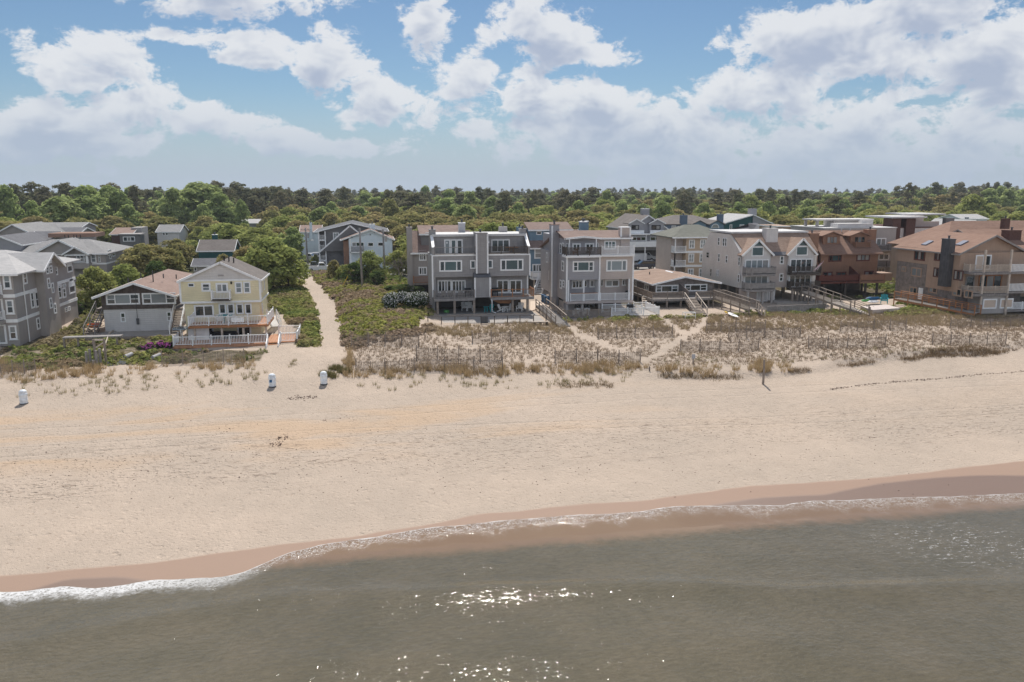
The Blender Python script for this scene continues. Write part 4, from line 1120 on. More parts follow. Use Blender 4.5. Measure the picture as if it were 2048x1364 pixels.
c0, c1 = F(1242, 470, Y0 + 1.2)[0], F(1260, 470, Y0 + 1.2)[0]
t.chimney(c0, c1, Y0 + 1.2, Y0 + 2.4, 11.2, 14.75, 'beige_siding', 'white', False); t.corner([(c0, Y0 + 1.2), (c1, Y0 + 1.2)], 13.5, 14.75)
t.chimney(F(1161, 465, Y0 + 7)[0], F(1174.5, 465, Y0 + 7)[0], Y0 + 7, Y0 + 8, 13.4, 15.3, 'blue_siding', 'white')
YT = Y0 + 1.4
t.wf(YT, r6(568, 290, 598, 385)); t.wf(YT, r6(648, 288, 752, 385), panes=2, name='sliding_door', fr=.16); t.wf(YT, r6(806, 285, 918, 385), panes=2, name='sliding_door', fr=.16); t.wf(YT, r6(950, 285, 972, 350))
t.wf(YT, r6(1042, 255, 1190, 365), panes=3, hung=True, glass='glass_green', name='sliding_door')
t.wf(Y0, r6(652, 508, 918, 640), fracs=[.2, .8], hung='ends', glass=['glass', 'glass', 'glass_green', 'glass', 'glass'], fr=.16); t.wf(Y0, r6(1068, 492, 1328, 636), fracs=[.2, .8], glass=['glass_pale', 'glass_pale', 'glass_pale'], fr=.16)
YR = Y0 + 1.7
t.wf(YR, r6(640, 744, 780, 850), panes=3, name='sliding_door'); t.wf(YR, r6(795, 744, 830, 830)); t.wf(YR, r6(860, 740, 970, 835), panes=2, glass='curtain', name='sliding_door'); t.wf(YR, r6(1000, 738, 1030, 820)); t.wf(YR, r6(1055, 738, 1230, 830), panes=2, glass=['glass_pale', 'glass'], name='sliding_door'); t.wf(YR, r6(1262, 730, 1335, 815), panes=2, glass=['glass', 'curtain'], name='sliding_door')
for r in ((328, 400, 345, 528), (362, 400, 380, 540), (360, 635, 398, 755)): t.ws(xl, r6(*r), -1, hung=True)
for r in ((520, 505, 548, 635), (495, 740, 520, 850), (530, 745, 555, 835)): t.ws(xl, r6(*r), -1, hung=True)
for r in ((495, 285, 520, 425), (524, 280, 548, 425)): t.ws(xl + .25, r6(*r), -1, hung=True)
t.corner([(xl, Y0), (xr_, Y0), (xm, Y0 - .03)], 5.05, 11.1)
a0, a1 = F(1130, 515, Y0 - .3)[0], xm
t.box('balcony', 'white', a0, a1 - .02, Y0 - .9, YT - .01, 10.98, 11.28); t.rail([(a0 + .05, YT), (a0 + .05, Y0 - .85), (a1 - .1, Y0 - .85)], 11.28, 1.05, 'dark_wood', 1.4, .11, .06)
t.box('balcony', 'white', a1, xr_ + .03, Y0 - .5, YT - .01, 11.02, 11.26); t.rail([(a1 + .12, Y0 - .45), (xr_ - .06, Y0 - .45), (xr_ - .06, YT)], 11.26, 1.1, 'white', 2.1, .14, cap=True)
t.box('deck', 'beige_siding', xl, xr_ + .05, Y0 - .35, Y0 + 1.68, 4.75, 5.1)
t.posts([(F(p, 570, Y0 - .1)[0], Y0 - .12) for p in (1137, 1167.5, 1199, 1258)], 5.1, 7.95, .17, 'white', 'column')
t.rail([(xl + .5, Y0 - .2), (xm - .15, Y0 - .2)], 5.1, 1.0, 'white', 2.3, .13); t.rail([(xm + .15, Y0 - .2), (xr_ - .45, Y0 - .2)], 5.1, 1.0, 'white', 2.3, .13)
t.part('top_rail', MB().bar((xl + .55, Y0 - .2, 6.16), (xm - .2, Y0 - .2, 6.16), .12, .08), 'orange_wood')
t.posts([(F(p, 600, Y0)[0], Y0 + .1) for p in (1134, 1165, 1199, 1230, 1262)] + [(F(1110, 600, Y0 + 5)[0], Y0 + 5), (F(1100, 600, Y0 + 9)[0] - .5, Y0 + 9)], 3.4, 4.75, .3, 'grey_block', 'piling')
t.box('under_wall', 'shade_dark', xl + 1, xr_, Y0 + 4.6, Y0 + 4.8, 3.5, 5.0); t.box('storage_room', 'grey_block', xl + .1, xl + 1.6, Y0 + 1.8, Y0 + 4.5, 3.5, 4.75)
# ground decks
ly = 98.3
gx0, gxm, gx1 = F(1127, 630, ly)[0], F(1222, 632, ly)[0], F(1319, 632, ly)[0]
t.box('ground_deck', 'deck_grey', gx0, gxm - .02, ly, Y0 + 4.5, 3.3, 3.6); t.box('ground_deck', 'deck_pale', gxm, gx1, ly, Y0 + 1, 3.36, 3.66)
t.rail([(gx0 + .1, ly + 3.2), (gx0 + .1, ly + .06), (gxm - .1, ly + .06)], 3.6, 1.0, 'old_wood', 1.75, .13, .06, cap=True)
t.rail([(gxm + .1, ly + .06), (gx1 - .06, ly + .06), (gx1 - .06, ly + 5.2), (xr_ + .4, ly + 5.2)], 3.66, 1.0, 'white', 1.9, .16, cap=True)
t.rail([(xm + .1, Y0 - 1.2), (xr_ - .9, Y0 - 1.2), (xr_ + .3, ly + 1.6)], 3.66, 1.05, 'white', 1.8, .15, cap=True)
t.stairs((gx1 - .9, ly - .05, 3.5), (gx1 - .8, ly - .9, 3.2), 1.2, 2, 'grey_wood')

# ---- brown bungalow with the big deck
Y0 = 108.6
xl, xr_ = F(1310, 580, Y0)[0], F(1428, 580, Y0)[0]
xm, zr = F(1366, 552, Y0)
t = Thing('deck_bungalow', (45, 114, 3.65), 'low brown shingled bungalow with tan roof and wooden deck raised on posts', 'house')
t.box('wall', 'shake_grey', xl, xr_, Y0, 123, 4.9, 6.75); t.gable_wall('shake_grey', 'y', Y0 + .01, .3, xl, xr_, 6.73, zr - .1, xm)
t.gable(xl, xr_, Y0, 123, 6.75, zr + .05, 'roof_tan', 'y', .8, xr=xm, hip1=3)
t.wf(Y0, r7(462, 965, 720, 1052), fracs=[.23, .74], hung='ends', glass=['glass', 'glass_pale', 'glass', 'glass', 'glass_pale']); t.wf(Y0, r7(790, 955, 1047, 1037), fracs=[.23, .72], hung='ends')
t.ws(xl, r7(335, 955, 385, 1030), -1, panes=2, glass='glass_pale'); t.ws(xl, r7(228, 920, 250, 985), -1, hung=True)
t.box('under_wall', 'shade_dark', xl + .5, xr_ - .3, Y0 + 2.5, Y0 + 2.7, 3.5, 4.9); t.box('under_wall', 'offwhite_stucco', xl + .6, xl + 4.5, Y0 + .6, Y0 + .8, 3.5, 4.6)
dy = 104.6; DZ = 4.85
d0, d1 = F(1303, 606, dy)[0], F(1450, 600, dy)[0]
t.box('deck', 'deck_grey', d0, d1, dy, Y0 - .01, DZ - .3, DZ); t.box('side_deck', 'deck_grey', d0, xl - .02, Y0, 117, DZ - .3, DZ)
sxa, sxb = F(1366, 595, dy)[0], F(1394, 595, dy)[0]
t.rail([(d0 + .1, 116.8), (d0 + .1, dy + .1), (sxa, dy + .1)], DZ, .95, 'old_wood', 2.2, .13, .05)
t.rail([(sxb, dy + .1), (d1 - .1, dy + .1), (d1 - .1, Y0 - .3)], DZ, .95, 'old_wood', 2.2, .13, .05)
t.posts([(x, dy + .3) for x in np.linspace(d0 + .3, d1 - .3, 6)] + [(d0 + .3, y) for y in (108, 111, 114)], 3.2, DZ - .3, .22, 'old_wood', 'post')
e = Gt(1402, 632)
t.stairs(((sxa + sxb) / 2, dy - .05, DZ - .1), (e[0], e[1], e[2] + .15), 1.5, 10, 'old_wood', 'pale_wood')
e = F(1268, 605, 106)[0]
t.stairs((d0 + .2, 107.6, DZ - .1), (d0 - 1.0, 103.8, 3.7), 1.0, 6, 'pale_wood', None)
t.part('divider', MB().prism([(dy + .4, DZ), (dy + .4, DZ + 1.0), (Y0 - .1, DZ + 1.7), (Y0 - .1, DZ)], F(1368, 585, dy + 2)[0], F(1368, 585, dy + 2)[0] + .08, 'x'), 'shake_grey')
t.vents([(xl + 1.8, 116, 7.1)], 'dark_metal'); t.part('skylight', MB().slab([(xl + 4.0, 113, 7.55), (xl + 4.5, 113, 7.7), (xl + 4.5, 116, 7.7), (xl + 4.0, 116, 7.55)], .08), 'skin_roof_vent')

# ---- cream mansard duplex
Y0 = 107.5; xl, xr_ = 53.15, 65.4
t = Thing('cream_duplex', (59, 114, 3.7), 'cream sided duplex with twin triangular window gables and tan mansard roof', 'house')
side = [(Y0 + .9, 5.7), (Y0 + .9, 10.9), (Y0 + 4.2, 13.3), (119.0, 13.3), (121.6, 10.6), (121.6, 5.7)]
t.part('wall', MB().prism(side, xl, xr_, 'x'), 'cream_siding')
t.part('roof', MB().slab([(xl + .6, Y0 + .75, 10.92), (xr_ + .02, Y0 + .75, 10.92), (xr_ + .02, Y0 + 4.1, 13.5), (xl + .02, Y0 + 4.1, 13.5)], .14), 'roof_tan')
t.part('roof_cap', MB().box(xl - .15, xr_ + .15, Y0 + 3.9, 119.1, 13.46, 13.7), 'roof_membrane')
units = [(F(1486, 540, Y0)[0], F(1540, 540, Y0)[0]), (F(1576, 540, Y0)[0], F(1626, 540, Y0)[0])]
pk = [F(1514, 478, Y0 - .1), F(1602, 476, Y0 - .1)]
for (a, b_), (px_, pz) in zip(units, pk):
    t.box('front_wall', 'offwhite_stucco', a, b_, Y0, Y0 + 1, 5.7, 10.9)
    px_ = (a + b_) / 2
    t.gable_wall('offwhite_stucco', 'y', Y0 + .01, 1, a, b_, 10.88, pz - .25, px_)
    t.part('dormer_roof', MB().slab([(a - .4, Y0 - .3, 10.55), (px_, Y0 - .3, pz), (px_, Y0 + 4.2, pz), (a - .4, Y0 + 1.2, 10.55)], .14).slab([(px_, Y0 - .3, pz), (b_ + .4, Y0 - .3, 10.55), (b_ + .4, Y0 + 1.2, 10.55), (px_, Y0 + 4.2, pz)], .14), 'roof_tan')
    t.part('fascia', MB().bar((a - .4, Y0 - .33, 10.42), (px_, Y0 - .33, pz - .12), .06, .28).bar((px_, Y0 - .33, pz - .12), (b_ + .4, Y0 - .33, 10.42), .06, .28), 'white')
    w = t.opening('y', Y0, px_ - .95, px_ + .95, 10.35, 11.75, glass='glass_green', fr=.13)
    t.part('gable_pane', MB().prism([(px_ - .75, 11.85), (px_ + .75, 11.85), (px_, 12.65)], Y0 - .03, Y0 + .02, 'y'), 'glass_green', w)
    t.opening('y', Y0, a + .25, b_ - .25, 7.95, 9.9, panes=4, glass=['glass_pale', 'glass_pale', 'glass_pale', 'curtain'] if a < 56 else 'glass', fr=.12, name='sliding_door')
    t.opening('y', Y0, a + .25, b_ - .25, 5.75, 7.55, panes=4, glass=['glass_pale', 'glass_pale', 'curtain', 'glass_pale'] if a < 56 else 'glass', fr=.12, name='sliding_door')
ma, mb_ = units[0][1], units[1][0]
t.box('middle_wall', 'beige_siding', ma, mb_, Y0 + .4, Y0 + 1, 5.7, 10.6); t.part('valley_roof', MB().slab([(ma - .2, Y0 + .1, 10.5), (mb_ + .2, Y0 + .1, 10.5), (mb_ - .4, Y0 + 3.2, 12.5), (ma + .6, Y0 + 3.2, 12.5)], .12), 'roof_slate')
t.wf(Y0 + .4, r8(1112, 570, 1162, 672), hung=True); t.wf(Y0 + .4, r8(1105, 785, 1155, 885), hung=True)
c0, c1 = F(1530, 475, Y0 + 2.8)[0], F(1553, 475, Y0 + 2.8)[0]
t.chimney(c0, c1, Y0 + 2.4, Y0 + 3.8, 11.5, 14.15, 'offwhite_stucco', 'offwhite_stucco')
for (z0, k), mm in (((7.9, 0), 'grey_wood'), ((5.7, 0), 'grey_wood'), ((7.9, 1), 'dark_wood'), ((5.7, 1), 'dark_wood')):
    a, b_ = units[k]; a -= .1; b_ += .5 if k else .2
    fy = Y0 - 1.7
    t.part('balcony', MB().prism([(a, Y0 - .01), (a, fy + .5), (a + .7, fy), (b_ - .2, fy), (b_, fy + .4), (b_, Y0 - .01)], z0 - .3, z0, 'z'), mm)
    t.rail([(a + .05, Y0 - .1), (a + .05, fy + .55), (a + .7, fy + .06), (b_ - .2, fy + .06), (b_ - .05, Y0 - .1)], z0, 1.0, mm, 2.5, .13, .05, solid=mm if k == 0 else None)
a, b_ = units[0]
t.box('garage_wall', 'beige_siding', a, b_, Y0 + .1, Y0 + 1, 3.6, 5.6); t.opening('y', Y0 + .1, a + 2.4, b_ - .1, 3.75, 5.2, glass='offwhite_stucco', name='garage_door', fr=.08)
t.posts([(a + .3, Y0 - 1.3), (b_ - 1.6, Y0 - 1.3), (b_ - .2, Y0 - 1.3)], 3.4, 5.4, .28, 'grey_block', 'piling'); t.box('entry_wall', 'offwhite_stucco', ma - .2, ma + 1.2, Y0 + .3, Y0 + 1.5, 3.5, 5.7)
a, b_ = units[1]
t.posts([(a + .2, Y0 - 1.3), (a + 1.0, Y0 - 1.3), (a + 2.2, Y0 - 1.3), (a + 3.2, Y0 - 1.3), (b_ + .1, Y0 - 1.3), (a + 1, Y0 + 3), (b_, Y0 + 3), (a + 1, Y0 + 8), (b_, Y0 + 8), (xl + .4, Y0 + 2), (xl + .4, Y0 + 5), (xl + .4, Y0 + 8), (xl + .4, Y0 + 12)], 3.4, 5.7, .28, 'old_wood', 'piling')
t.box('under_wall', 'shade_dark', xl + 1, ma, Y0 + 3, 119, 3.5, 5.69); t.box('floor_slab', 'concrete', ma, xr_ + 2.6, Y0 - 2.6, 121, 3.3, 3.85)
for r in ((348, 338, 372, 440), (408, 345, 432, 450), (436, 345, 458, 450), (205, 520, 240, 595), (350, 540, 374, 645), (445, 560, 468, 660), (600, 580, 625, 688), (252, 725, 272, 825), (330, 740, 345, 822), (348, 740, 362, 822), (593, 795, 617, 898)): t.ws(xl, r8(*r), -1, hung=True, frame='cream_siding' if r[0] < 300 else 'white', fr=.08)

# ---- red brown house with dormers
Y0 = 113.0; xl, xr_ = F(1640, 540, Y0)[0], F(1754, 540, Y0)[0]
t = Thing('brown_house', (74, 118, 3.75), 'red brown house with shed dormers, two brick chimneys and dark red deck', 'house')
t.box('wall', 'redbrown_siding', xl, xr_, Y0, 124, 6.0, 10.3)
t.part('roof', MB().slab([(xl - .4, Y0 - .6, 10.1), (xr_ + .5, Y0 - .6, 10.1), (xr_ + .5, Y0 + 4.3, 13.5), (xl - .4, Y0 + 4.3, 13.5)], .18).slab([(xl - .4, Y0 + 4.3, 13.5), (xr_ + .5, Y0 + 4.3, 13.5), (xr_ + .5, 124.6, 10.3), (xl - .4, 124.6, 10.3)], .18), 'roof_red')
t.part('side_gables', MB().prism([(Y0, 10.29), (Y0 + 4.3, 13.3), (124, 10.29)], xl, xr_, 'x'), 'redbrown_siding')
for a, b_, gl in ((1645, 1678, ('curtain', 'glass_pale')), (1700, 1733, ('glass', 'glass_pale'))):
    x0, x1 = F(a, 480, Y0 + 1.6)[0], F(b_, 480, Y0 + 1.6)[0]; xm = (x0 + x1) / 2
    dz = F(a, 487, Y0 + 1.4)[1]; dt = F(a, 470, Y0 + 1.4)[1]
    t.box('dormer', 'redbrown_siding', x0, x1, Y0 + 1.4, Y0 + 4.4, dz - .4, dt)
    t.gable_wall('redbrown_siding', 'y', Y0 + 1.41, .2, x0, x1, dt - .02, dt + .45)
    t.part('dormer_roof', MB().slab([(x0 - .5, Y0 + 1.0, dt - .1), (xm, Y0 + 1.0, dt + .55), (xm, Y0 + 5.4, dt + .55), (x0 - .5, Y0 + 5.4, dt - .1)], .14).slab([(xm, Y0 + 1.0, dt + .55), (x1 + .5, Y0 + 1.0, dt - .1), (x1 + .5, Y0 + 5.4, dt - .1), (xm, Y0 + 5.4, dt + .55)], .14), 'roof_red')
    t.opening('y', Y0 + 1.4, x0 + .6, x1 - .4, dz, dt - .25, panes=3, glass=gl, frame='redbrown_siding', fr=.08)
x0, x1 = F(1710, 490, Y0 + .6)[0], F(1738, 490, Y0 + .6)[0]
t.rail([(x0, Y0 + 1.2), (x0, Y0 + .3), (x1, Y0 + .3), (x1, Y0 + 1.2)], F(1720, 494.5, Y0 + .4)[1], .8, 'redbrown_siding', 3, .12, .05)
t.chimney(F(1618, 480, Y0)[0], F(1636.5, 480, Y0)[0], Y0 - .2, Y0 + 1.4, 6, 13.2, 'redbrown_siding', 'redbrown_siding'); t.box('side_wing', 'redbrown_siding', F(1627, 540, Y0)[0], xl + .02, Y0 + .6, 122, 6, 10.2)
t.chimney(F(1736, 480, Y0 + 2)[0], F(1753.5, 480, Y0 + 2)[0], Y0 + 2.2, Y0 + 3.4, 10.5, 13.55, 'redbrown_siding', 'redbrown_siding')
t.wf(Y0, q1(300, 572, 436, 647), fracs=[.2, .8], glass=['glass', 'glass_green', 'glass'], frame='darkred_wood'); t.wf(Y0, q1(592, 567, 732, 640), panes=3, glass=['curtain', 'glass_pale', 'curtain'], frame='darkred_wood')
t.wf(Y0, q1(236, 752, 338, 838), panes=2, frame='darkred_wood', glass=['glass', 'glass_pale']); t.wf(Y0, q1(378, 752, 482, 838), panes=2, frame='darkred_wood', glass='glass_green'); t.wf(Y0, q1(672, 742, 770, 825), panes=2, frame='darkred_wood', glass=['curtain', 'glass'])
t.wf(Y0 + .6, q1(172, 572, 198, 650), frame='darkred_wood')
dy = Y0 - 2.6; DZ = 6.05
d0, dm, d1 = F(1638, 570, dy)[0], F(1717, 570, dy)[0], F(1766, 570, dy)[0]
t.box('deck', 'darkred_wood', d0, dm, dy, Y0 - .01, DZ - .3, DZ - .02); t.box('deck', 'redbrown_siding', dm + .01, d1, dy - .4, Y0 - .01, DZ - .3, DZ)
t.rail([(d0 + .05, Y0), (d0 + .05, dy + .05), (dm, dy + .05)], DZ, 1.05, 'darkred_wood', 2.2, 0, solid='darkred_wood'); t.rail([(dm + .1, dy - .3), (d1 - .05, dy - .3), (d1 - .05, Y0)], DZ, 1.05, 'redbrown_siding', 2.2, 0, solid='redbrown_siding')
t.part('divider', MB().prism([(dy - .2, DZ), (dy - .2, DZ + 1), (Y0 - .05, DZ + 2.1), (Y0 - .05, DZ)], dm - .1, dm, 'x'), 'darkred_wood')
t.box('side_deck', 'tan_siding', d1 + .01, d1 + 3.2, Y0 - .2, Y0 + 2.4, DZ - .3, DZ + .9)
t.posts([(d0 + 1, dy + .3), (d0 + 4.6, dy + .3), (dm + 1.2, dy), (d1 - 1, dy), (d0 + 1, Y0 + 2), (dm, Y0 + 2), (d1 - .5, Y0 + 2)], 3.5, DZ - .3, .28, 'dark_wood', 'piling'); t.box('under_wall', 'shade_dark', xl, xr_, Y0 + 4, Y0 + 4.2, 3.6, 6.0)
t.vents([(F(1683, 462, Y0 + 4)[0], Y0 + 4, 13.4), (F(1700, 461, Y0 + 4)[0], Y0 + 4, 13.4)], 'skin_roof_vent')

# ---- tan and shingle house with the tall dark chimney flue
X0 = 78.0; YA, YB = 94.4, 107.4
t = Thing('tan_house', (83, 100, 3.6), 'tan and grey shingled house with brown roof, skylights and tall dark chimney', 'house')
zs = S(1900, 575, X0)[1]
yj = S(1855, 540, X0)[0]
t.box('wall', 'shake_grey', X0, 88.2, YA + .4, YB, 3.4, 6.2)
t.box('upper_wall', 'tan_siding', X0 - .12, 88.2, YA, yj, 6.2, 11.5); t.box('back_wall', 'shake_grey', X0, 88.2, yj, YB, 6.2, 9.4); t.box('back_upper_wall', 'tan_siding', X0 - .1, 88.2, yj, YB + .1, 9.4, 11.6)
xm, zr = 82.95, 13.85
t.gable(X0 - .12, 88.1, YA + .3, YB + .1, 11.55, zr, 'roof_red', 'y', .45, xr=xm, trim='grey_wood')
t.gable_wall('tan_siding', 'y', YA + .5, .3, X0, 88.1, 11.49, zr - .15, xm)
cy0, cy1 = S(1903, 490, X0 - .7)[0], S(1886, 490, X0 - .7)[0]
t.chimney(X0 - .95, X0 - .1, min(cy0, cy1), max(cy0, cy1), S(1885, 572, X0 - .6)[1], 13.2, 'dark_metal', 'dark_metal')
for r, gl in (((362, 530, 474, 635), ('glass', 'curtain', 'glass')), ((572, 545, 652, 640), ('glass', 'curtain'))): t.ws(X0 - .12, q2(*r), -1, panes=3, glass=gl, frame='darkred_wood')
for r in ((330, 708, 440, 805), (230, 695, 277, 752)): t.ws(X0, q2(*r), -1, panes=2, glass=['curtain', 'glass_pale'], frame='tan_siding')
for r in ((562, 710, 648, 812), (775, 735, 874, 845)): t.ws(X0 - .12, q2(*r), -1, panes=3, glass=['curtain', 'glass'], frame='brick_brown')
for r in ((310, 910, 392, 990), (512, 892, 604, 978), (762, 925, 858, 1010), (885, 945, 975, 1030)): t.ws(X0, q2(*r), -1, panes=2, glass=['glass', 'glass_pale'], frame='tan_siding')
t.ws(X0, q2(405, 922, 450, 1045), -1, frame='white', glass='white', name='door')
for r in ((432, 440, 560, 472), (795, 438, 925, 475)):
    sl = (zr - 11.55) / (xm - X0 + .12); zf = lambda x: 11.55 + (x - X0 + .12) * sl
    def on_roof(px, py):
        z = 12.5
        for _ in range(30): x, y, _z = G(px, py, z); z = .7 * z + .3 * min(zr, max(11.4, zf(x)))
        return x, y
    x0, y0_ = on_roof((q2(*r)[0] + q2(*r)[2]) / 2, (q2(*r)[1] + q2(*r)[3]) / 2)
    x0 -= .6; y0_ -= .5
    t.part('skylight', MB().slab([(x0, y0_, zf(x0) + .16), (x0 + 1.2, y0_, zf(x0 + 1.2) + .16), (x0 + 1.2, y0_ + 1.0, zf(x0 + 1.2) + .16), (x0, y0_ + 1.0, zf(x0) + .16)], .14), 'solar')
# balconies on the sea side
fx0 = F(1925, 520, YA - 1.6)[0]; fx1 = F(2018, 520, YA - 1.6)[0]
for z0, zt_ in ((9.05, 1.0), (6.2, 1.0)):
    t.box('balcony', 'deck_grey', X0 + .4, fx1, YA - 2.2, YA - .01, z0 - .3, z0); t.rail([(X0 + .5, YA - .1), (X0 + .5, YA - 1.2), (X0 + 1.9, YA - 2.1), (fx1 - .1, YA - 2.1)], z0, 1.0, 'pale_wood', 2.4, .12, .05)
t.posts([(X0 + 1.9, YA - 2.05), (fx1 - .1, YA - 2.05)], 3.3, 12, .22, 'pale_wood', 'post')
t.opening('y', YA, X0 + 2.2, X0 + 4.6, 9.15, 11.2, panes=2, glass=['awning', 'glass'], frame='white', name='sliding_door'); t.opening('y', YA, X0 + 1.0, X0 + 2.4, 6.4, 8.5, glass='glass', frame='grey_wood', name='sliding_door'); t.opening('y', YA, X0 + 3.0, X0 + 6.6, 6.3, 8.5, panes=3, glass=['glass', 'curtain', 'glass'], frame='orange_wood', name='sliding_door')
t.opening('y', YA + .4, X0 + 2.4, X0 + 4.4, 4.0, 5.4, glass='awning', frame='white', name='shutter'); t.opening('y', YA + .4, X0 + 5.0, X0 + 7.0, 4.0, 5.4, glass='awning', frame='white', name='shutter')
t.box('sunroom', 'grey_block', X0 + 2.0, fx1 - .2, YA - 1.9, YA + .38, 3.5, 5.9)
t.opening('y', YA - 1.9, X0 + 2.4, X0 + 4.5, 4.15, 5.5, glass='awning', frame='white', name='shutter'); t.opening('y', YA - 1.9, X0 + 5.0, X0 + 7.0, 4.15, 5.5, glass='awning', frame='white', name='shutter')
t.box('meter_box', 'tan_siding', X0 - .5, X0 - .01, S(1880, 600, X0)[0], S(1865, 600, X0)[0], 3.5, 4.6)

# ---- its right hand neighbour, mostly outside the picture
t = Thing('balcony_building', (94, 100, 3.6), 'brown building with white picket balconies next to the tan shingled house', 'building')
bx0 = fx1 + .15
t.box('wall', 'tan_siding', bx0 + .2, 101, YA + .6, 110, 3.4, 11.3)
t.gable(bx0 + .2, 101, YA + .6, 110, 11.3, 14.2, 'roof_red', 'x', .5, trim='grey_wood')
for z0 in (3.9, 6.4, 9.0):
    t.box('balcony', 'grey_wood', bx0, 101, YA - 1.9, YA + .58, z0 - .25, z0); t.rail([(bx0 + .1, YA - 1.8), (101, YA - 1.8)], z0, 1.05, 'white', 2.4, .2, .09)
    t.opening('y', YA + .6, bx0 + .8, bx0 + 3.2, z0 + .05, z0 + 2.1, panes=2, glass=['glass', 'glass_green'], frame='grey_wood', name='sliding_door'); t.opening('y', YA + .6, bx0 + 4, bx0 + 6.6, z0 + .05, z0 + 2.1, panes=2, frame='grey_wood', name='sliding_door')
t.posts([(bx0 + .1, YA - 1.7)], 3.3, 9.0, .25, 'old_wood', 'post')
t.chimney(F(2012, 480, YA + 5)[0], F(2036, 480, YA + 5)[0], YA + 4.5, YA + 6, 11, 14.1, 'brick_brown', 'brick_brown')

# ---- long red roofed building behind the two
t = Thing('red_roofed_building', (105, 122, 4.0), 'long building with red brown roof rising behind the tan shingled house', 'building')
t.box('wall', 'tan_siding', 93, 135, 116, 130, 3.9, 10.8); t.gable(93, 135, 116, 130, 10.8, 14.6, 'roof_red', 'x', .6, trim='grey_wood', hip0=6)
t.chimney(106, 107, 119, 120, 12, 15.0, 'brick_brown', 'brick_brown'); t.opening('x', 93, 119, 121, 7.5, 9, panes=2, out=-1)

def simple_house(name, label, x0, x1, y0, y1, z0, ze, zr, wm, rm, ridge='x', wins=(), trim='white', hip=0, over=.35, glass='glass', swins=(), cat='house', group=None):
    t = Thing(name, ((x0 + x1) / 2, (y0 + y1) / 2, z0), label, cat, group)
    t.box('wall', wm, x0, x1, y0, y1, z0 - .1, ze)
    t.gable(x0, x1, y0, y1, ze, zr, rm, ridge, over, trim=trim, hip0=hip, hip1=hip)
    if not hip:
        if ridge == 'y': t.gable_wall(wm, 'y', y0 + .01, .3, x0, x1, ze - .02, zr - .15)
        else:
            t.gable_wall(wm, 'x', x0 + .01, .3, y0, y1, ze - .02, zr - .15); t.gable_wall(wm, 'x', x1 - .31, .3, y0, y1, ze - .02, zr - .15)
    for w in wins: t.wf(y0, w[:4], hung=len(w) > 4, frame=trim or 'white', glass=glass, panes=max(1, round((w[2] - w[0]) / max(6, (w[3] - w[1])))))
    return t
def span(pxa, pxb, py, Y): return F(pxa, py, Y)[0], F(pxb, py, Y)[0]

# ---- grey triplex with white balconies over the carport
Y0 = 172.0
x0, x1 = span(1258, 1332, 480, Y0)
t = Thing('balcony_triplex', ((x0 + x1) / 2, 178, 4.0), 'pale grey house with twin gabled bays, white balcony band and open carport', 'house')
t.box('wall', 'bluegrey_siding', x0, x1, Y0, 188, 6.6, 11.6)
xm = (x0 + x1) / 2
t.gable(x0, x1, Y0, 188, 11.6, F(1292, 430, Y0)[1], 'roof_umber', 'y', .4); t.gable_wall('bluegrey_siding', 'y', Y0 + .01, .3, x0, x1, 11.55, F(1292, 430, Y0)[1] - .2)
for a, b_ in ((1259, 1286), (1299, 1328)):
    u0, u1 = span(a, b_, 455, Y0 - .8); um = (u0 + u1) / 2
    zb = F(a, 463, Y0 - .8)[1]; ztp = F(a, 446, Y0 - .8)[1]
    t.box('bay', 'bluegrey_siding', u0, u1, Y0 - .8, Y0 - .01, zb, ztp); t.gable_wall('bluegrey_siding', 'y', Y0 - .79, .6, u0, u1, ztp - .02, ztp + .75)
    t.part('bay_roof', MB().slab([(u0 - .3, Y0 - 1.1, ztp - .1), (um, Y0 - 1.1, ztp + .9), (um, Y0 + 3, ztp + .9), (u0 - .3, Y0 + 3, ztp - .1)], .12).slab([(um, Y0 - 1.1, ztp + .9), (u1 + .3, Y0 - 1.1, ztp - .1), (u1 + .3, Y0 + 3, ztp - .1), (um, Y0 + 3, ztp + .9)], .12), 'roof_umber')
    t.part('bay_fascia', MB().bar((u0 - .3, Y0 - 1.13, ztp - .15), (um, Y0 - 1.13, ztp + .82), .05, .22).bar((um, Y0 - 1.13, ztp + .82), (u1 + .3, Y0 - 1.13, ztp - .15), .05, .22), 'white')
    t.wf(Y0 - .8, (a + 4, 450, b_ - 8 if a < 1290 else b_ - 7, 459.5), panes=2, frame='black', glass=['glass', 'curtain'])
    t.box('balcony_panel', 'white', u0 - .05, u1 + .05, Y0 - 1.5, Y0 - 1.35, zb - .75, zb + .3); t.box('balcony', 'white', u0, u1, Y0 - 1.34, Y0 - .81, zb - .75, zb - .6)
b0, b1 = span(1248, 1338, 488, Y0 - 2.6)
zf = F(1290, 494, Y0 - 2.6)[1]; zt2 = F(1290, 483, Y0 - 2.6)[1]; zrf = F(1290, 468.5, Y0 - 2.6)[1]
t.box('balcony_panel', 'white', b0, b1, Y0 - 2.6, Y0 - 2.4, zf, zt2); t.box('balcony', 'white', b0, b1, Y0 - 2.39, Y0 - .02, zf, zf + .25); t.box('balcony_roof', 'white', b0 + 2, b1 - .3, Y0 - 2.6, Y0 - .9, zrf - .12, zrf + .12)
t.posts([(b0 + 5.2, Y0 - 2.3), (b1 - .5, Y0 - 2.3)], zt2, zrf, .15, 'white', 'column'); t.posts([(b0 + 5.0, Y0 - 2.3), (b1 - .7, Y0 - 2.3), (b0 + .4, Y0 - 2.3)], 4, zf, .2, 'white', 'column')
t.box('carport_wall', 'shade_dark', x0, x1, Y0 + 2, Y0 + 2.2, 4.0, 6.6); t.wf(Y0, (1263, 473, 1292, 482), panes=3, glass=['glass', 'brick_brown', 'glass']); t.wf(Y0, (1300, 473, 1330, 482), panes=3)
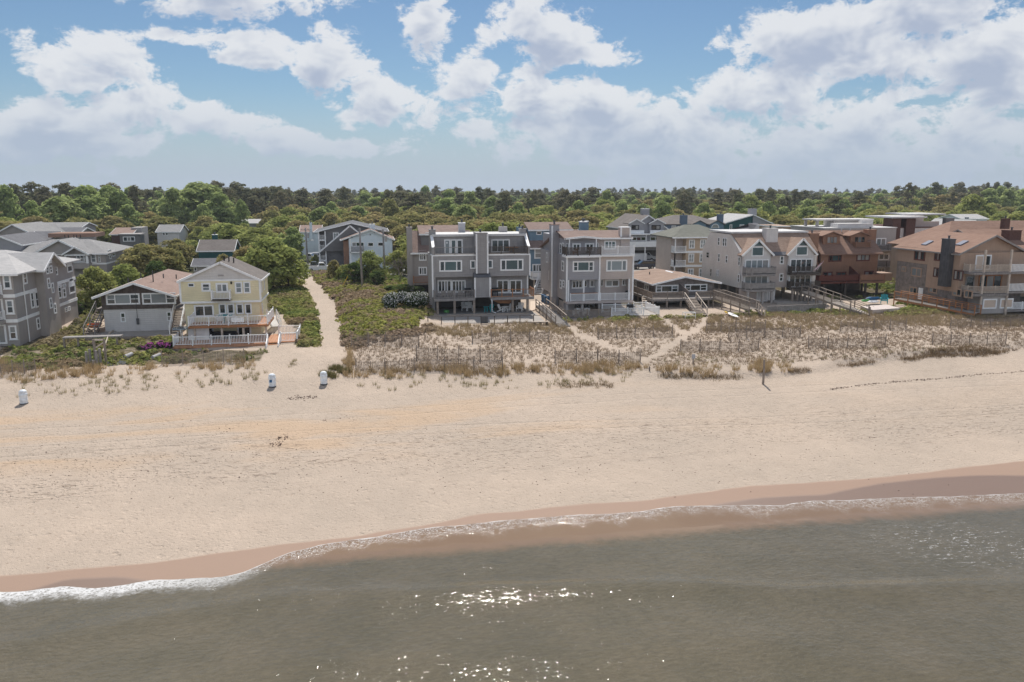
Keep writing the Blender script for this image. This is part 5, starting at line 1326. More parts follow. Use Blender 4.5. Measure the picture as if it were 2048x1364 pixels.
t.chimney(F(1282, 425, Y0 + 5)[0], F(1296, 425, Y0 + 5)[0], Y0 + 4, Y0 + 5.5, 14, F(1290, 418, Y0 + 5)[1], 'bluegrey_siding', 'white')

# ---- blue and teal townhouses
Y0 = 188.0
x0, x1 = span(1331, 1448, 455, Y0)
t = Thing('blue_townhouse', ((x0 + x1) / 2, 195, 4.0), 'dark blue townhouse with brown hip roof, arched window and blue chimney', 'house')
t.box('wall', 'darkblue_siding', x0, x1, Y0, 204, 4, F(1390, 447, Y0)[1]); ze = F(1390, 447, Y0)[1]
t.gable(x0, x1, Y0, 204, ze, F(1390, 430, Y0 + 7)[1], 'roof_umber', 'x', .4, hip0=5, hip1=5, trim=None)
for a, b_, pk_ in ((1385, 1412, 441), (1420, 1447, 441)):
    u0, u1 = span(a, b_, 450, Y0 - .5); um = (u0 + u1) / 2; zz = F(a, 448, Y0 - .5)[1]
    t.box('bay', 'blue_siding', u0, u1, Y0 - .5, Y0 - .01, 4, zz); t.gable_wall('blue_siding', 'y', Y0 - .49, .4, u0, u1, zz - .02, zz + .8)
    t.part('bay_roof', MB().slab([(u0 - .4, Y0 - .9, zz - .1), (um, Y0 - .9, zz + .95), (um, Y0 + 5, zz + .95), (u0 - .4, Y0 + 5, zz - .1)], .12).slab([(um, Y0 - .9, zz + .95), (u1 + .4, Y0 - .9, zz - .1), (u1 + .4, Y0 + 5, zz - .1), (um, Y0 + 5, zz + .95)], .12), 'roof_umber')
um = F(1430.5, 453, Y0 - .5)[0]; zz = F(1430.5, 456, Y0 - .5)[1]
w = t.part('arched_window', MB().prism([(um + 1.05 * math.cos(a), zz + 1.05 * math.sin(a)) for a in np.linspace(0, math.pi, 13)], Y0 - .57, Y0 - .5, 'y'), 'white'); t.part('pane', MB().prism([(um + .85 * math.cos(a), zz + .08 + .85 * math.sin(a)) for a in np.linspace(0, math.pi, 13)], Y0 - .60, Y0 - .571, 'y'), 'curtain', w)
t.wf(Y0, (1343, 451, 1352, 463), panes=2, frame='white', glass='curtain'); t.wf(Y0, (1355, 452, 1361, 460))
t.chimney(F(1361, 440, Y0)[0], F(1373, 440, Y0)[0], Y0 - .6, Y0 + .6, 4, F(1367, 431, Y0)[1], 'darkblue_siding', 'darkblue_siding')
Y0 = 196.0
x0, x1 = span(1446, 1531, 455, Y0)
t = Thing('teal_townhouse', ((x0 + x1) / 2, 203, 4.0), 'dark teal townhouse with pale grey roof next to the blue townhouse', 'house')
xm = F(1505, 440, Y0)[0]; xe = F(1447, 446, Y0)[0]
t.box('wall', 'teal_siding', x0, xm, Y0, 210, 4, F(1460, 446, Y0)[1]); t.box('wing', 'bluegrey_siding', xm + .01, x1 + 2, Y0 - .3, 210, 4, F(1520, 445, Y0)[1])
ze = F(1450, 447, Y0)[1]; zr = F(1505, 429, Y0)[1]
t.part('roof', MB().slab([(x0 - .4, Y0 - .4, ze), (xm, Y0 - .4, zr), (xm, 211, zr), (x0 - .4, 211, ze)], .2).slab([(xm, Y0 - .6, zr), (x1 + 2.4, Y0 - .6, ze - .3), (x1 + 2.4, 211, ze - .3), (xm, 211, zr)], .2), 'roof_light')
t.part('gable_wall', MB().prism([(x0, ze - .3), (xm, ze - .3), (xm, zr - .2)], Y0 + .01, Y0 + .3, 'y'), 'teal_siding'); t.part('gable_wall', MB().prism([(xm, ze - .5), (x1 + 2, ze - .5), (xm, zr - .2)], Y0 - .29, Y0, 'y'), 'bluegrey_siding')
t.part('fascia', MB().bar((x0 - .4, Y0 - .43, ze - .1), (xm, Y0 - .43, zr - .1), .06, .25).bar((xm, Y0 - .63, zr - .1), (x1 + 2.4, Y0 - .63, ze - .4), .06, .25), 'white')
t.wf(Y0, (1459, 449, 1464, 463), glass='glass_pale'); t.wf(Y0, (1479, 449, 1488, 462), panes=2, glass='curtain')
t.chimney(F(1497, 425, Y0 + 4)[0], F(1510, 425, Y0 + 4)[0], Y0 + 3, Y0 + 4.5, 13, F(1503, 418, Y0 + 4)[1], 'bluegrey_siding', 'bluegrey_siding'); t.chimney(F(1437, 440, Y0 + 1)[0], F(1447, 440, Y0 + 1)[0], Y0 + 1, Y0 + 2.2, 10, F(1442, 429, Y0 + 1)[1], 'darkblue_siding', 'darkblue_siding')
Y0 = 190.0
x0, x1 = span(1500, 1565, 465, 160)
simple_house('slate_roofed_house', 'house with slate grey hip roof behind the cream mansard duplex', x0, x1, 160, 172, 4, F(1530, 466, 160)[1], F(1530, 446, 166)[1], 'grey_block', 'roof_slate', 'x', hip=5)
x0, x1 = span(1556, 1590, 462, 150)
simple_house('tan_flat_house', 'low tan block house behind the cream mansard duplex', x0, x1, 150, 158, 4, F(1570, 452, 150)[1], F(1570, 451, 154)[1], 'tan_siding', 'roof_tan', 'x')

# ---- peach three storey house with green roof and corner porches
Y0 = 134.0; xl, xr_ = F(1371, 520, Y0)[0], F(1412, 520, Y0)[0] + 3.4
t = Thing('peach_house', ((xl + xr_) / 2, 140, 4.0), 'peach three storey house with green hip roof and white corner porches', 'house')
ze = F(1371, 472, Y0)[1]; zr = F(1406, 449, Y0 + 4.5)[1]
z2, z1 = F(1371, 504, Y0)[1], F(1371, 532, Y0)[1]
t.box('wall', 'peach_siding', xl, xr_ - 2.6, Y0, 143, 3.9, ze); t.box('rear_wall', 'peach_siding', xr_ - 2.6, xr_ + 1, Y0 + 1.8, 143, 3.9, ze); t.box('side_wall', 'beige_siding', xl - 2.2, xl + .01, Y0 + 1.5, 143, 3.9, ze)
t.gable(xl - 2.4, xr_ + 1, Y0 - .2, 144, ze, zr, 'roof_green', 'x', .5, hip0=4, hip1=4)
for zz in (z1, z2): t.part('band', MB().box(xl - .05, xr_ - .1, Y0 - .08, Y0 + .3, zz - .2, zz + .2), 'white')
for zz in (4.0, z1 + .1, z2 + .1):
    t.box('porch_floor', 'white', xr_ - 2.6, xr_ + .6, Y0 - .2, Y0 + 1.78, zz - .2, zz); t.rail([(xr_ - 2.5, Y0 - .1), (xr_ + .5, Y0 - .1)], zz, .95, 'white', 3, .14)
    t.posts([(xr_ - 1.2, Y0 - .1)], zz, zz + 2.5, .2, 'white', 'column')
    if zz > 4: t.box('side_porch', 'white', xl - 2.2, xl - .02, Y0 - .3, Y0 + 1.48, zz - .25, zz); t.rail([(xl - 2.1, Y0 + 1.4), (xl - 2.1, Y0 - .2), (xl - .1, Y0 - .2)], zz, .95, 'white', 3, .14); t.posts([(xl - 2.1, Y0 - .2)], zz - 2.6, zz + 2.4, .18, 'white', 'column')
    t.opening('y', Y0, xl + .5, xl + 1.6, zz + .5, zz + 2.1, 2, hung=True, glass='glass_pale'); t.opening('y', Y0, xl + 2.6, xl + 3.7, zz + .5, zz + 2.1, 2, hung=True, glass='glass_pale'); t.opening('y', Y0 + 1.8, xr_ - 2.2, xr_ - .6, zz + .05, zz + 2.1, 2, glass='glass_pale', name='porch_door')

# ---- flat roofed modern houses at the right, behind
Y0 = 136.0
x0, x1 = span(1648, 1792, 470, Y0)
t = Thing('flat_roofed_house', ((x0 + x1) / 2, 142, 4.0), 'grey flat roofed modern house with open roof pergola behind the red brown house', 'house')
t.box('wall', 'grey_block', x0, x1, Y0, 148, 4, F(1700, 457, Y0)[1]); zt_ = F(1700, 457, Y0)[1]
t.part('roof', MB().box(x0 - .1, x1 + .1, Y0 - .1, 148.1, zt_, zt_ + .15), 'roof_membrane')
u0, u1 = span(1632, 1748, 445, Y0 + 4); zp = F(1700, 438, Y0 + 4)[1]
t.box('pergola_roof', 'offwhite_stucco', u0, u1, Y0 + 4, Y0 + 9, zp - .25, zp); t.posts([(u0 + .5, Y0 + 4.4), (u1 - .4, Y0 + 4.4), (u0 + .5, Y0 + 8.5), (u1 - .4, Y0 + 8.5), (u0 + 4, Y0 + 4.4)], zt_, zp - .25, .45, 'grey_block', 'column')
v0, v1 = span(1668, 1728, 445, Y0 + 5); t.box('roof_room', 'offwhite_stucco', v0, v1, Y0 + 5, Y0 + 8.6, zt_ + .15, zp - .25)
t.wf(Y0, (1752, 476, 1772, 491), panes=2, glass=['glass_pale', 'curtain']); t.wf(Y0, (1757, 507, 1778, 520), panes=2); t.wf(Y0, (1756, 535, 1770, 547), panes=2, glass='glass_pale')
for py, pyb in ((500, 491), (533, 521), (556, 545)):
    zz = F(1770, py, Y0 - 2)[1]; t.box('balcony', 'grey_wood', x1 - 8.4, x1, Y0 - 2, Y0 - .01, zz - .2, zz); t.rail([(x1 - 8.3, Y0 - 1.95), (x1, Y0 - 1.95)], zz, 1.0, 'dark_wood', 2.5, .2, .07)
t.box('block', 'offwhite_stucco', x0 + 3, x0 + 10, Y0 + .5, Y0 + 3, zt_ + .16, zt_ + .9); t.chimney(x1 - 6, x1 - 3.6, Y0 + 2, Y0 + 3, zt_, zt_ + 1.5, 'offwhite_stucco', None, False)
Y0 = 140.0
x0, x1 = span(1784, 1926, 470, Y0)
t = Thing('brick_tower_house', ((x0 + x1) / 2, 148, 4.0), 'white modern house with two dark brick towers and overhanging flat roofs', 'house')
zt_ = F(1850, 456, Y0)[1]
t.box('wall', 'offwhite_stucco', x0 + .5, x1, Y0 + .6, 154, 4, zt_)
t.part('roof', MB().box(x0 + .4, x1 + .1, Y0 + .5, 154.1, zt_, zt_ + .2), 'brick_brown')
for a, b_ in ((1784, 1800), (1811, 1829)):
    u0, u1 = span(a, b_, 470, Y0); t.box('brick_tower', 'brick_brown', u0, u1, Y0, Y0 + 3, 4, F(a, 437, Y0)[1])
u0, u1 = span(1783, 1853, 436, Y0 - .3); zz = F(1810, 436, Y0)[1]; t.box('flat_roof', 'roof_membrane', u0, u1, Y0 - .6, Y0 + 8, zz, zz + .3)
u0, u1 = span(1808, 1878, 433, Y0 + 6); t.box('flat_roof', 'roof_membrane', u0, u1, Y0 + 4, Y0 + 12, zz + .4, zz + .7)
u0, u1 = span(1829, 1878, 450, Y0 + 2); t.box('roof_wall', 'beige_siding', u0, u1, Y0 + 2, Y0 + 2.3, zt_ + .2, zt_ + 1.2); t.box('roof_room', 'beige_siding', u0, u0 + 2.2, Y0 + 2.4, Y0 + 6, zt_ + .2, zz + .4)
t.chimney(*span(1892, 1909, 440, Y0 + 3), Y0 + 3, Y0 + 4, zt_, F(1900, 436, Y0 + 3)[1], 'dark_grey_siding', None, False)
t.wf(Y0 + .6, (1797, 473, 1803, 484), panes=2); t.wf(Y0 + .6, (1831, 473, 1839, 480), panes=2)
Y0 = 175.0
x0, x1 = span(1920, 1978, 455, Y0)
simple_house('pale_cottage', 'pale house with light grey gable roof beyond the brick tower house', x0, x1, Y0, Y0 + 14, 4, F(1950, 462, Y0)[1], F(1962, 440, Y0)[1], 'offwhite_stucco', 'roof_light', 'y', wins=[(1943, 461, 1950, 466)])
Y0 = 195.0
x0, x1 = span(1924, 1974, 440, Y0)
simple_house('sky_blue_cottage', 'pale blue cottage with grey roof standing against the dark trees', x0, x1, Y0, Y0 + 9, 4, F(1950, 437, Y0)[1], F(1950, 428, Y0 + 4)[1], 'pale_blue_siding', 'roof_light', 'x', wins=[(1929, 434, 1938, 438)])
Y0 = 150.0
x0, x1 = span(1995, 2070, 450, Y0)
simple_house('grey_cottage', 'low grey roofed house behind the long red roofed building', x0, x1, Y0, Y0 + 10, 4, F(2020, 450, Y0)[1], F(2020, 441, Y0 + 5)[1], 'offwhite_stucco', 'roof_grey', 'x')

# ---- left background
YK = 150.0
xl, xr_ = F(82, 500, YK)[0], F(210, 500, YK)[0]
t = Thing('rear_condominium', ((xl + xr_) / 2, 158, 4.0), 'grey condominium with white trimmed gables and pale green grey roof behind oak trees', 'building')
ze = F(150, 506, YK)[1]
t.box('wall', 'grey_stucco', xl, xr_, YK, 166, 4, ze)
t.gable(xl - 6, xr_, YK, 166, ze, F(180, 478, YK + 8)[1], 'roof_grey', 'x', .5, hip0=5, hip1=5)
gm = F(118, 480, YK - .8)[0]; zz = F(118, 479, YK - .8)[1]
t.gable_wall('grey_stucco', 'y', YK - .7, .5, gm - 4.2, gm + 4.2, ze - .1, zz - .2); t.part('gable_roof', MB().slab([(gm - 4.8, YK - 1.2, ze - .2), (gm, YK - 1.2, zz), (gm, YK + 7, zz), (gm - 4.8, YK + 7, ze - .2)], .2).slab([(gm, YK - 1.2, zz), (gm + 4.8, YK - 1.2, ze - .2), (gm + 4.8, YK + 7, ze - .2), (gm, YK + 7, zz)], .2), 'roof_grey')
t.part('fascia', MB().bar((gm - 4.8, YK - 1.25, ze - .3), (gm, YK - 1.25, zz - .1), .07, .3).bar((gm, YK - 1.25, zz - .1), (gm + 4.8, YK - 1.25, ze - .3), .07, .3), 'white')
pm = F(150, 495, YK - 1.6)[0]; zz = F(150, 493, YK - 1.6)[1]
t.part('porch_roof', MB().slab([(pm - 2.2, YK - 1.9, ze - .1), (pm, YK - 1.9, zz), (pm, YK + 2, zz), (pm - 2.2, YK + 2, ze - .1)], .15).slab([(pm, YK - 1.9, zz), (pm + 2.2, YK - 1.9, ze - .1), (pm + 2.2, YK + 2, ze - .1), (pm, YK + 2, zz)], .15), 'roof_grey')
t.part('porch_fascia', MB().bar((pm - 2.2, YK - 1.95, ze - .2), (pm, YK - 1.95, zz - .1), .06, .26).bar((pm, YK - 1.95, zz - .1), (pm + 2.2, YK - 1.95, ze - .2), .06, .26).bar((pm - 1.6, YK - 1.9, ze - .25), (pm + 1.6, YK - 1.9, ze - .25), .08, .16), 'white')
zb = F(150, 527, YK - 1.5)[1]; t.box('balcony', 'grey_stucco', pm - 2, pm + 2, YK - 1.7, YK - .01, zb - .9, zb); t.rail([(pm - 1.9, YK - 1.6), (pm + 1.9, YK - 1.6)], zb, .95, 'white', 3.9, .2); t.posts([(pm - 1.7, YK - 1.5), (pm + 1.7, YK - 1.5)], zb, ze - .2, .3, 'white', 'column')
t.wf(YK, r1(865, 500, 960, 590), panes=2, name='sliding_door'); t.wf(YK, r1(1032, 498, 1095, 600), hung=True, glass='glass_pale'); t.wf(YK, r1(1118, 490, 1140, 590), hung=True, glass='glass_pale')
t.ws(xr_, r1(1222, 450, 1260, 520), 1, hung=True); t.ws(xr_, r1(1275, 455, 1305, 530), 1, hung=True); t.opening('x', xr_, 152, 153, zb + .4, zb + 2, out=1, hung=True)
t.part('band', MB().box(xl, xr_ + .05, YK - .06, 166, zb - .35, zb - .05), 'white')
t.vents([(F(a, 475, YK + 6)[0], YK + 6, F(a, 474, YK + 6)[1]) for a in (130, 137, 148, 153, 161)])
t.part('red_roof', MB().box(F(96, 472, YK + 14)[0], F(190, 472, YK + 14)[0], YK + 14, YK + 20, F(100, 475, YK + 14)[1], F(100, 467, YK + 14)[1]), 'roof_red')
for i, (a, b_, pe, pk_, Y0, w_) in enumerate(((-40, 42, 488, 471, 152, 'roof_slate'), (-20, 75, 472, 448, 172, 'roof_grey'), (38, 78, 470, 453, 176, 'roof_grey'))):
    x0, x1 = span(a, b_, pe, Y0)
    simple_house('gabled_rowhouse', ('low white gabled house with slate roof directly behind the far left condominium', 'grey gabled rowhouse with grey roof in the second row behind the far left condominium', 'small grey gabled rowhouse roof peeping over the rear condominium')[i], x0, x1, Y0, Y0 + 14, 4, F(20, pe, Y0)[1], F((a + b_) / 2, pk_, Y0)[1], ('bluegrey_siding', 'grey_stucco', 'bluegrey_siding')[i], w_, 'y', group='gabled rowhouses behind the condominium')
for i, (a, b_, pe, pk_, Y0) in enumerate(((70, 160, 455, 445, 205), (100, 155, 468, 455, 190), (52, 100, 480, 463, 165))):
    x0, x1 = span(a, b_, pe, Y0)
    simple_house('long_roofed_house', ('long grey roof with white gable end among the oaks', 'dark slate roofed house just behind the rear condominium', 'charcoal roofed house squeezed between rowhouses and rear condominium')[i], x0, x1, Y0, Y0 + 11, 4, F(a, pe, Y0)[1], F(a, pk_, Y0 + 5)[1], 'grey_stucco', ('roof_grey', 'roof_slate', 'roof_slate')[i], 'x')
Y0 = 212.0
x0, x1 = span(222, 262, 470, Y0)
t = simple_house('brick_cottage', 'brown cottage with pinkish low roof among the oaks', x0, x1, Y0, Y0 + 12, 4, F(240, 468, Y0)[1], F(240, 455, Y0 + 6)[1], 'brick_brown', 'roof_pink', 'x')
a, b_ = span(240, 280, 478, Y0 - 4)
t.box('porch_room', 'dark_grey_siding', a, b_, Y0 - 4, Y0, 4, F(260, 470, Y0 - 4)[1]); t.box('porch_roof', 'grey_block', a - .3, b_ + .3, Y0 - 4.4, Y0 + .1, F(260, 470, Y0 - 4)[1], F(260, 467.5, Y0 - 4)[1]); t.wf(Y0 - 4, (246, 473, 270, 483), panes=3, glass=['glass', 'curtain'])
t.box('wing', 'grey_block', *span(262, 283, 460, Y0 + 4), Y0 + 4, Y0 + 10, 4, F(270, 455, Y0 + 4)[1])
Y0 = 222.0
simple_house('grey_shed_house', 'small pale house with plain grey roof beyond the oaks', *span(314, 358, 468, Y0), Y0, Y0 + 10, 4, F(335, 463, Y0)[1], F(335, 449, Y0 + 5)[1], 'offwhite_stucco', 'roof_grey', 'x', wins=[(325, 465, 330, 471), (331, 465, 336, 471)])
Y0 = 166.0
t = simple_house('green_cottage', 'dark teal cottage with umber roof behind the yellow house', *span(397, 466, 505, Y0), Y0, Y0 + 8, 4, F(430, 500, Y0)[1], F(430, 479, Y0 + 4)[1], 'teal_siding', 'roof_umber', 'x')
t.chimney(*span(424, 434, 475, Y0 + 5), Y0 + 5, Y0 + 6, 10, F(430, 470, Y0 + 5)[1], 'teal_siding', 'white')
a, b_ = span(386, 428, 525, 152)
simple_house('grey_annex', 'small grey annex with slate roof below the dark teal cottage', a, b_, 152, 157, 4, F(400, 530, 152)[1], F(400, 516, 155)[1], 'grey_block', 'roof_slate', 'x', wins=[(388, 534, 394, 542)])
simple_house('far_grey_roof', 'grey gabled roof half hidden in the oaks beyond the sand path', *span(475, 515, 445, 260), 260, 272, 4, F(490, 446, 260)[1], F(490, 438, 266)[1], 'bluegrey_siding', 'roof_light', 'x')
Y0 = 205.0
t = simple_house('pink_roofed_house', 'pale house with pink roof and blue chimney left of the grey townhouse', *span(601, 640, 460, Y0), Y0, Y0 + 10, 4, F(615, 463, Y0)[1], F(620, 450, Y0 + 5)[1], 'pale_blue_siding', 'roof_pink', 'x', wins=[(610, 465, 614, 470)])
t.chimney(*span(619, 624, 455, Y0 - .5), Y0 - .6, Y0 + .4, 8, F(620, 446, Y0)[1], 'pale_blue_siding', 'pale_blue_siding')
Y0 = 172.0
xl, xr_ = span(652, 736, 480, Y0)
t = Thing('grey_townhouse', ((xl + xr_) / 2, 180, 4.0), 'grey four storey townhouse with white corner porches and dark roof beyond the sand path', 'house')
ze = F(690, 462, Y0)[1]
t.box('wall', 'dark_grey_siding', xl, xr_, Y0, 186, 4, ze)
t.gable(xl - 2, xr_ + 4, Y0 - .3, 187, ze, F(690, 445, Y0)[1], 'roof_slate', 'y', .4); t.gable_wall('dark_grey_siding', 'y', Y0 + .02, .3, xl - 1.9, xr_ + 3.9, ze - .05, F(690, 445, Y0)[1] - .2)
a, b_ = span(637, 652, 490, Y0 - .5)
for py in (460, 480, 501):
    zz = F(645, py + 20, Y0 - .5)[1]; t.box('porch_floor', 'white', a, b_, Y0 - .5, Y0 + 3, zz - .2, zz); t.rail([(a + .1, Y0 + 2.9), (a + .1, Y0 - .4), (b_ - .1, Y0 - .4)], zz, 1.0, 'white', 3, .15)
t.posts([(a + .1, Y0 - .4), (b_ - .1, Y0 - .4)], 4, ze, .25, 'white', 'column')
t.box('porch_back_wall', 'dark_grey_siding', a, b_ - .01, Y0 + 3, Y0 + 6, 4, ze)
t.wf(Y0, (666, 465, 678, 481), panes=2, glass='glass_pale'); t.wf(Y0, (666, 488, 678, 497), panes=2); t.wf(Y0, (694, 466, 702, 474), glass='glass_pale'); t.wf(Y0, (690, 524, 698, 532))
mx = F(700, 455, Y0 - 1)[0]; zz = F(700, 452, Y0 - 1)[1]
t.part('dormer_gable', MB().prism([(mx - 6.2, zz - 5.2), (mx, zz), (mx + 2.5, zz - 2.1), (mx + 2.5, zz - 5.2)], Y0 - 1, Y0 - .02, 'y'), 'dark_grey_siding'); t.part('dormer_trim', MB().bar((mx - 6.4, Y0 - 1.05, zz - 5.3), (mx, Y0 - 1.05, zz + .05), .08, .3).bar((mx, Y0 - 1.05, zz + .05), (mx + 2.7, Y0 - 1.05, zz - 2.2), .08, .3), 'white')
Y0 = 166.0
xl, xr_ = span(698, 785, 500, Y0)
t = Thing('white_house', ((xl + xr_) / 2, 172, 4.0), 'pale blue white boarded house with low gable and white chimney by the utility poles', 'house')
ze = F(785, 477, Y0)[1]; xm, zr = F(741, 458, Y0)
t.box('wall', 'pale_blue_siding', xl, xr_, Y0, 178, 4, ze); t.gable(xl - 1.2, xr_, Y0, 178, ze, zr, 'roof_pink', 'y', .5, xr=xm); t.gable_wall('pale_blue_siding', 'y', Y0 + .01, .3, xl, xr_, ze - .03, zr - .2, xm)
t.wf(Y0, r4(880, 365, 952, 418)); t.wf(Y0, r4(995, 362, 1065, 415)); t.wf(Y0, r4(905, 265, 918, 290), fr=.03)
t.wf(Y0, r4(700, 362, 845, 418), panes=3, glass=['curtain', 'glass', 'glass'], name='sliding_door'); a, b_ = span(700, 728, 500, Y0 - 1.5); zz = F(715, 504, Y0 - 1.5)[1]
t.box('balcony', 'white', a, b_, Y0 - 1.5, Y0 - .01, zz - .2, zz); t.rail([(a + .1, Y0), (a + .1, Y0 - 1.4), (b_ - .1, Y0 - 1.4), (b_ - .1, Y0)], zz, 1.1, 'grey_wood', 2, .1, .06); t.posts([(a + .1, Y0 - 1.4)], 4, ze, .2, 'white', 'column')
t.box('wing', 'redbrown_siding', *span(687, 699, 500, Y0 + 1), Y0 + 1, Y0 + 4, 4, F(690, 482, Y0)[1])
t.chimney(*span(739, 750, 455, Y0 + 4), Y0 + 4, Y0 + 5.2, 11, F(745, 449, Y0 + 4)[1], 'pale_blue_siding', 'white')

# ------------------------------------------------------------------ paved ground behind the houses
def sheet(name, poly, z, m, label=None):
    mb = MB().prism([G(x, y, z)[:2] for x, y in poly], z - .12, z, 'z')
    o = link(name, mb.mesh(name, m)); return tag(o, kind='structure')
sheet('road', [(560, 556), (592, 558), (600, 553), (622, 547), (690, 545), (860, 566), (860, 552), (760, 546), (700, 533), (640, 526), (590, 528), (575, 545)], 4.012, 'asphalt')
sheet('driveway', [(1262, 566), (1352, 552), (1352, 500), (1262, 500)], 4.012, 'concrete')
sheet('street', [(1325, 552), (1440, 575), (1440, 560), (1352, 538), (1325, 540)], 4.02, 'asphalt')
sheet('sand_yard', [(1060, 622), (1092, 612), (1120, 616), (1098, 580), (1078, 565), (1062, 575)], 3.74, 'awning')

# ------------------------------------------------------------------ vehicles
def car(name, label, paint, px, py, rz, kind='suv', L=4.8, Wd=1.9, group=None, z=4.02):
    x, y, _ = G(px, py, z)
    o = empty(name, (x, y, z), label, 'pickup' if kind == 'pickup' else ('van' if kind == 'van' else 'car'), group, rz)
    h = L / 2; w = Wd / 2
    def part(n, mb, m, p=None):
        return link(n, mb.mesh(n, m), p or o)
    if kind == 'pickup':
        body = [(-h, .45), (-h, 1.15), (-h * .1, 1.15), (h * .42, 1.15), (h * .95, 1.02), (h, .85), (h, .45)]
        cab = [(-h * .12, 1.15), (-h * .06, 1.78), (h * .28, 1.8), (h * .5, 1.15)]
    elif kind == 'van':
        body = [(-h, .45), (-h, 1.2), (h * .55, 1.2), (h * .95, 1.05), (h, .8), (h, .45)]
        cab = [(-h * .98, 1.2), (-h * .95, 2.0), (h * .35, 2.0), (h * .62, 1.2)]
    else:
        body = [(-h, .45), (-h * .99, 1.08), (h * .42, 1.08), (h * .92, .98), (h, .8), (h, .42)]
        cab = [(-h * .96, 1.08), (-h * .82, 1.72), (h * .12, 1.74), (h * .46, 1.08)]
    b_ = part('body', MB().prism(body, -w, w, 'y'), paint)
    part('cabin', MB().prism(cab, -w * .86, w * .86, 'y'), paint, b_)
    zc0, zc1 = cab[0][1] + .1, cab[1][1] - .12
    def at(z, i, j): a, c = cab[i], cab[j]; t = (z - a[1]) / (c[1] - a[1]); return a[0] + (c[0] - a[0]) * t
    gp = [(at(zc0, 0, 1) + .15, zc0), (at(zc1, 0, 1) + .12, zc1), (at(zc1, 3, 2) - .12, zc1), (at(zc0, 3, 2) - .2, zc0)]
    for s in (-1, 1): part('side_window', MB().prism(gp, s * w * .86, s * (w * .86 + .015), 'y'), 'glass', b_)
    fx = lambda z: at(z, 3, 2)
    part('windscreen', MB().add([(fx(zc0) + .03, -w * .78, zc0), (fx(zc0) + .03, w * .78, zc0), (fx(zc1) + .03, w * .74, zc1), (fx(zc1) + .03, -w * .74, zc1), (fx(zc0) - .05, -w * .78, zc0), (fx(zc0) - .05, w * .78, zc0), (fx(zc1) - .05, w * .74, zc1), (fx(zc1) - .05, -w * .74, zc1)], [(0, 1, 2, 3), (7, 6, 5, 4), (0, 4, 5, 1), (1, 5, 6, 2), (2, 6, 7, 3), (3, 7, 4, 0)]), 'glass', b_)
    for s in (-1, 1):
        part('headlight', MB().box(h - .06, h + .02, s * w * .9 - .18, s * w * .9 + .02, .72, .88), 'glass_pale', b_)
        part('tail_light', MB().box(-h - .02, -h + .04, s * w * .9 - .1, s * w * .9 + .06, .75, 1.0), 'red_cloth', b_)
    part('bumper', MB().box(h - .02, h + .1, -w * .95, w * .95, .42, .6).box(-h - .1, -h + .02, -w * .95, w * .95, .42, .6), 'dark_metal', b_)
    wm = MB().tube([(0, -.11, 0), (0, .11, 0)], [.36, .36], 14).mesh('wheel', 'tyre'); hm = MB().tube([(0, -.13, 0), (0, .13, 0)], [.2, .2], 10).mesh('hub', 'chrome')
    for sx in (-.62, .62):
        for s in (-1, 1):
            wo_ = link('wheel', wm, o, (h * sx, s * (w - .1), .36)); link('hub', hm, wo_)
    if kind == 'pickup': part('bed', MB().box(-h + .1, -h * .16, -w * .8, w * .8, 1.15, 1.165), 'black', b_)
    return o
car('pickup_truck', 'black pickup truck parked beside the road beyond the sand path', 'car_black', 625, 541, R(8), 'pickup', 5.4)
car('pickup_truck', 'white pickup truck parked behind the black pickup by the sand path', 'car_white', 640, 543, R(5), 'pickup', 5.4)
car('pickup_truck', 'white pickup truck under the trees by the grey townhouse porch', 'car_white', 616, 522, R(-12), 'pickup', 5.4)
car('parked_car', 'silver car under the trees next to the grey townhouse', 'car_silver', 634, 519, R(80))
car('large_van', 'white van parked below the white balcony band', 'car_white', 1291, 521, R(-35), 'van', 5.6, 2.0)
car('sport_utility_car', 'dark navy car parked in front of the white van', 'car_navy', 1287, 538, R(178), 'suv', 5.0)
car('sport_utility_car', 'black car parked in the open carport shade', 'car_black', 1323, 521, R(-80), 'suv', 4.8)
car('sport_utility_car', 'dark red car parked against the peach house porch', 'car_red', 1341, 517, R(-85), 'suv', 4.6)
x, y, _ = G(1276, 524, 4.02)
t = Thing('box_trailer', (x, y, 4.02), 'small white box trailer beside the white van', 'trailer')
t.box('body', 'car_white', x - 1.7, x + 1.7, y - 1, y + 1, 4.4, 6.0)
for s in (-1, 1): t.part('wheel', MB().tube([(x, y + s * .9, 4.36), (x, y + s * 1.06, 4.36)], [.33, .33], 12), 'tyre')
t.part('hitch', MB().bar((x + 1.7, y, 4.5), (x + 2.6, y, 4.45), .1), 'dark_metal')

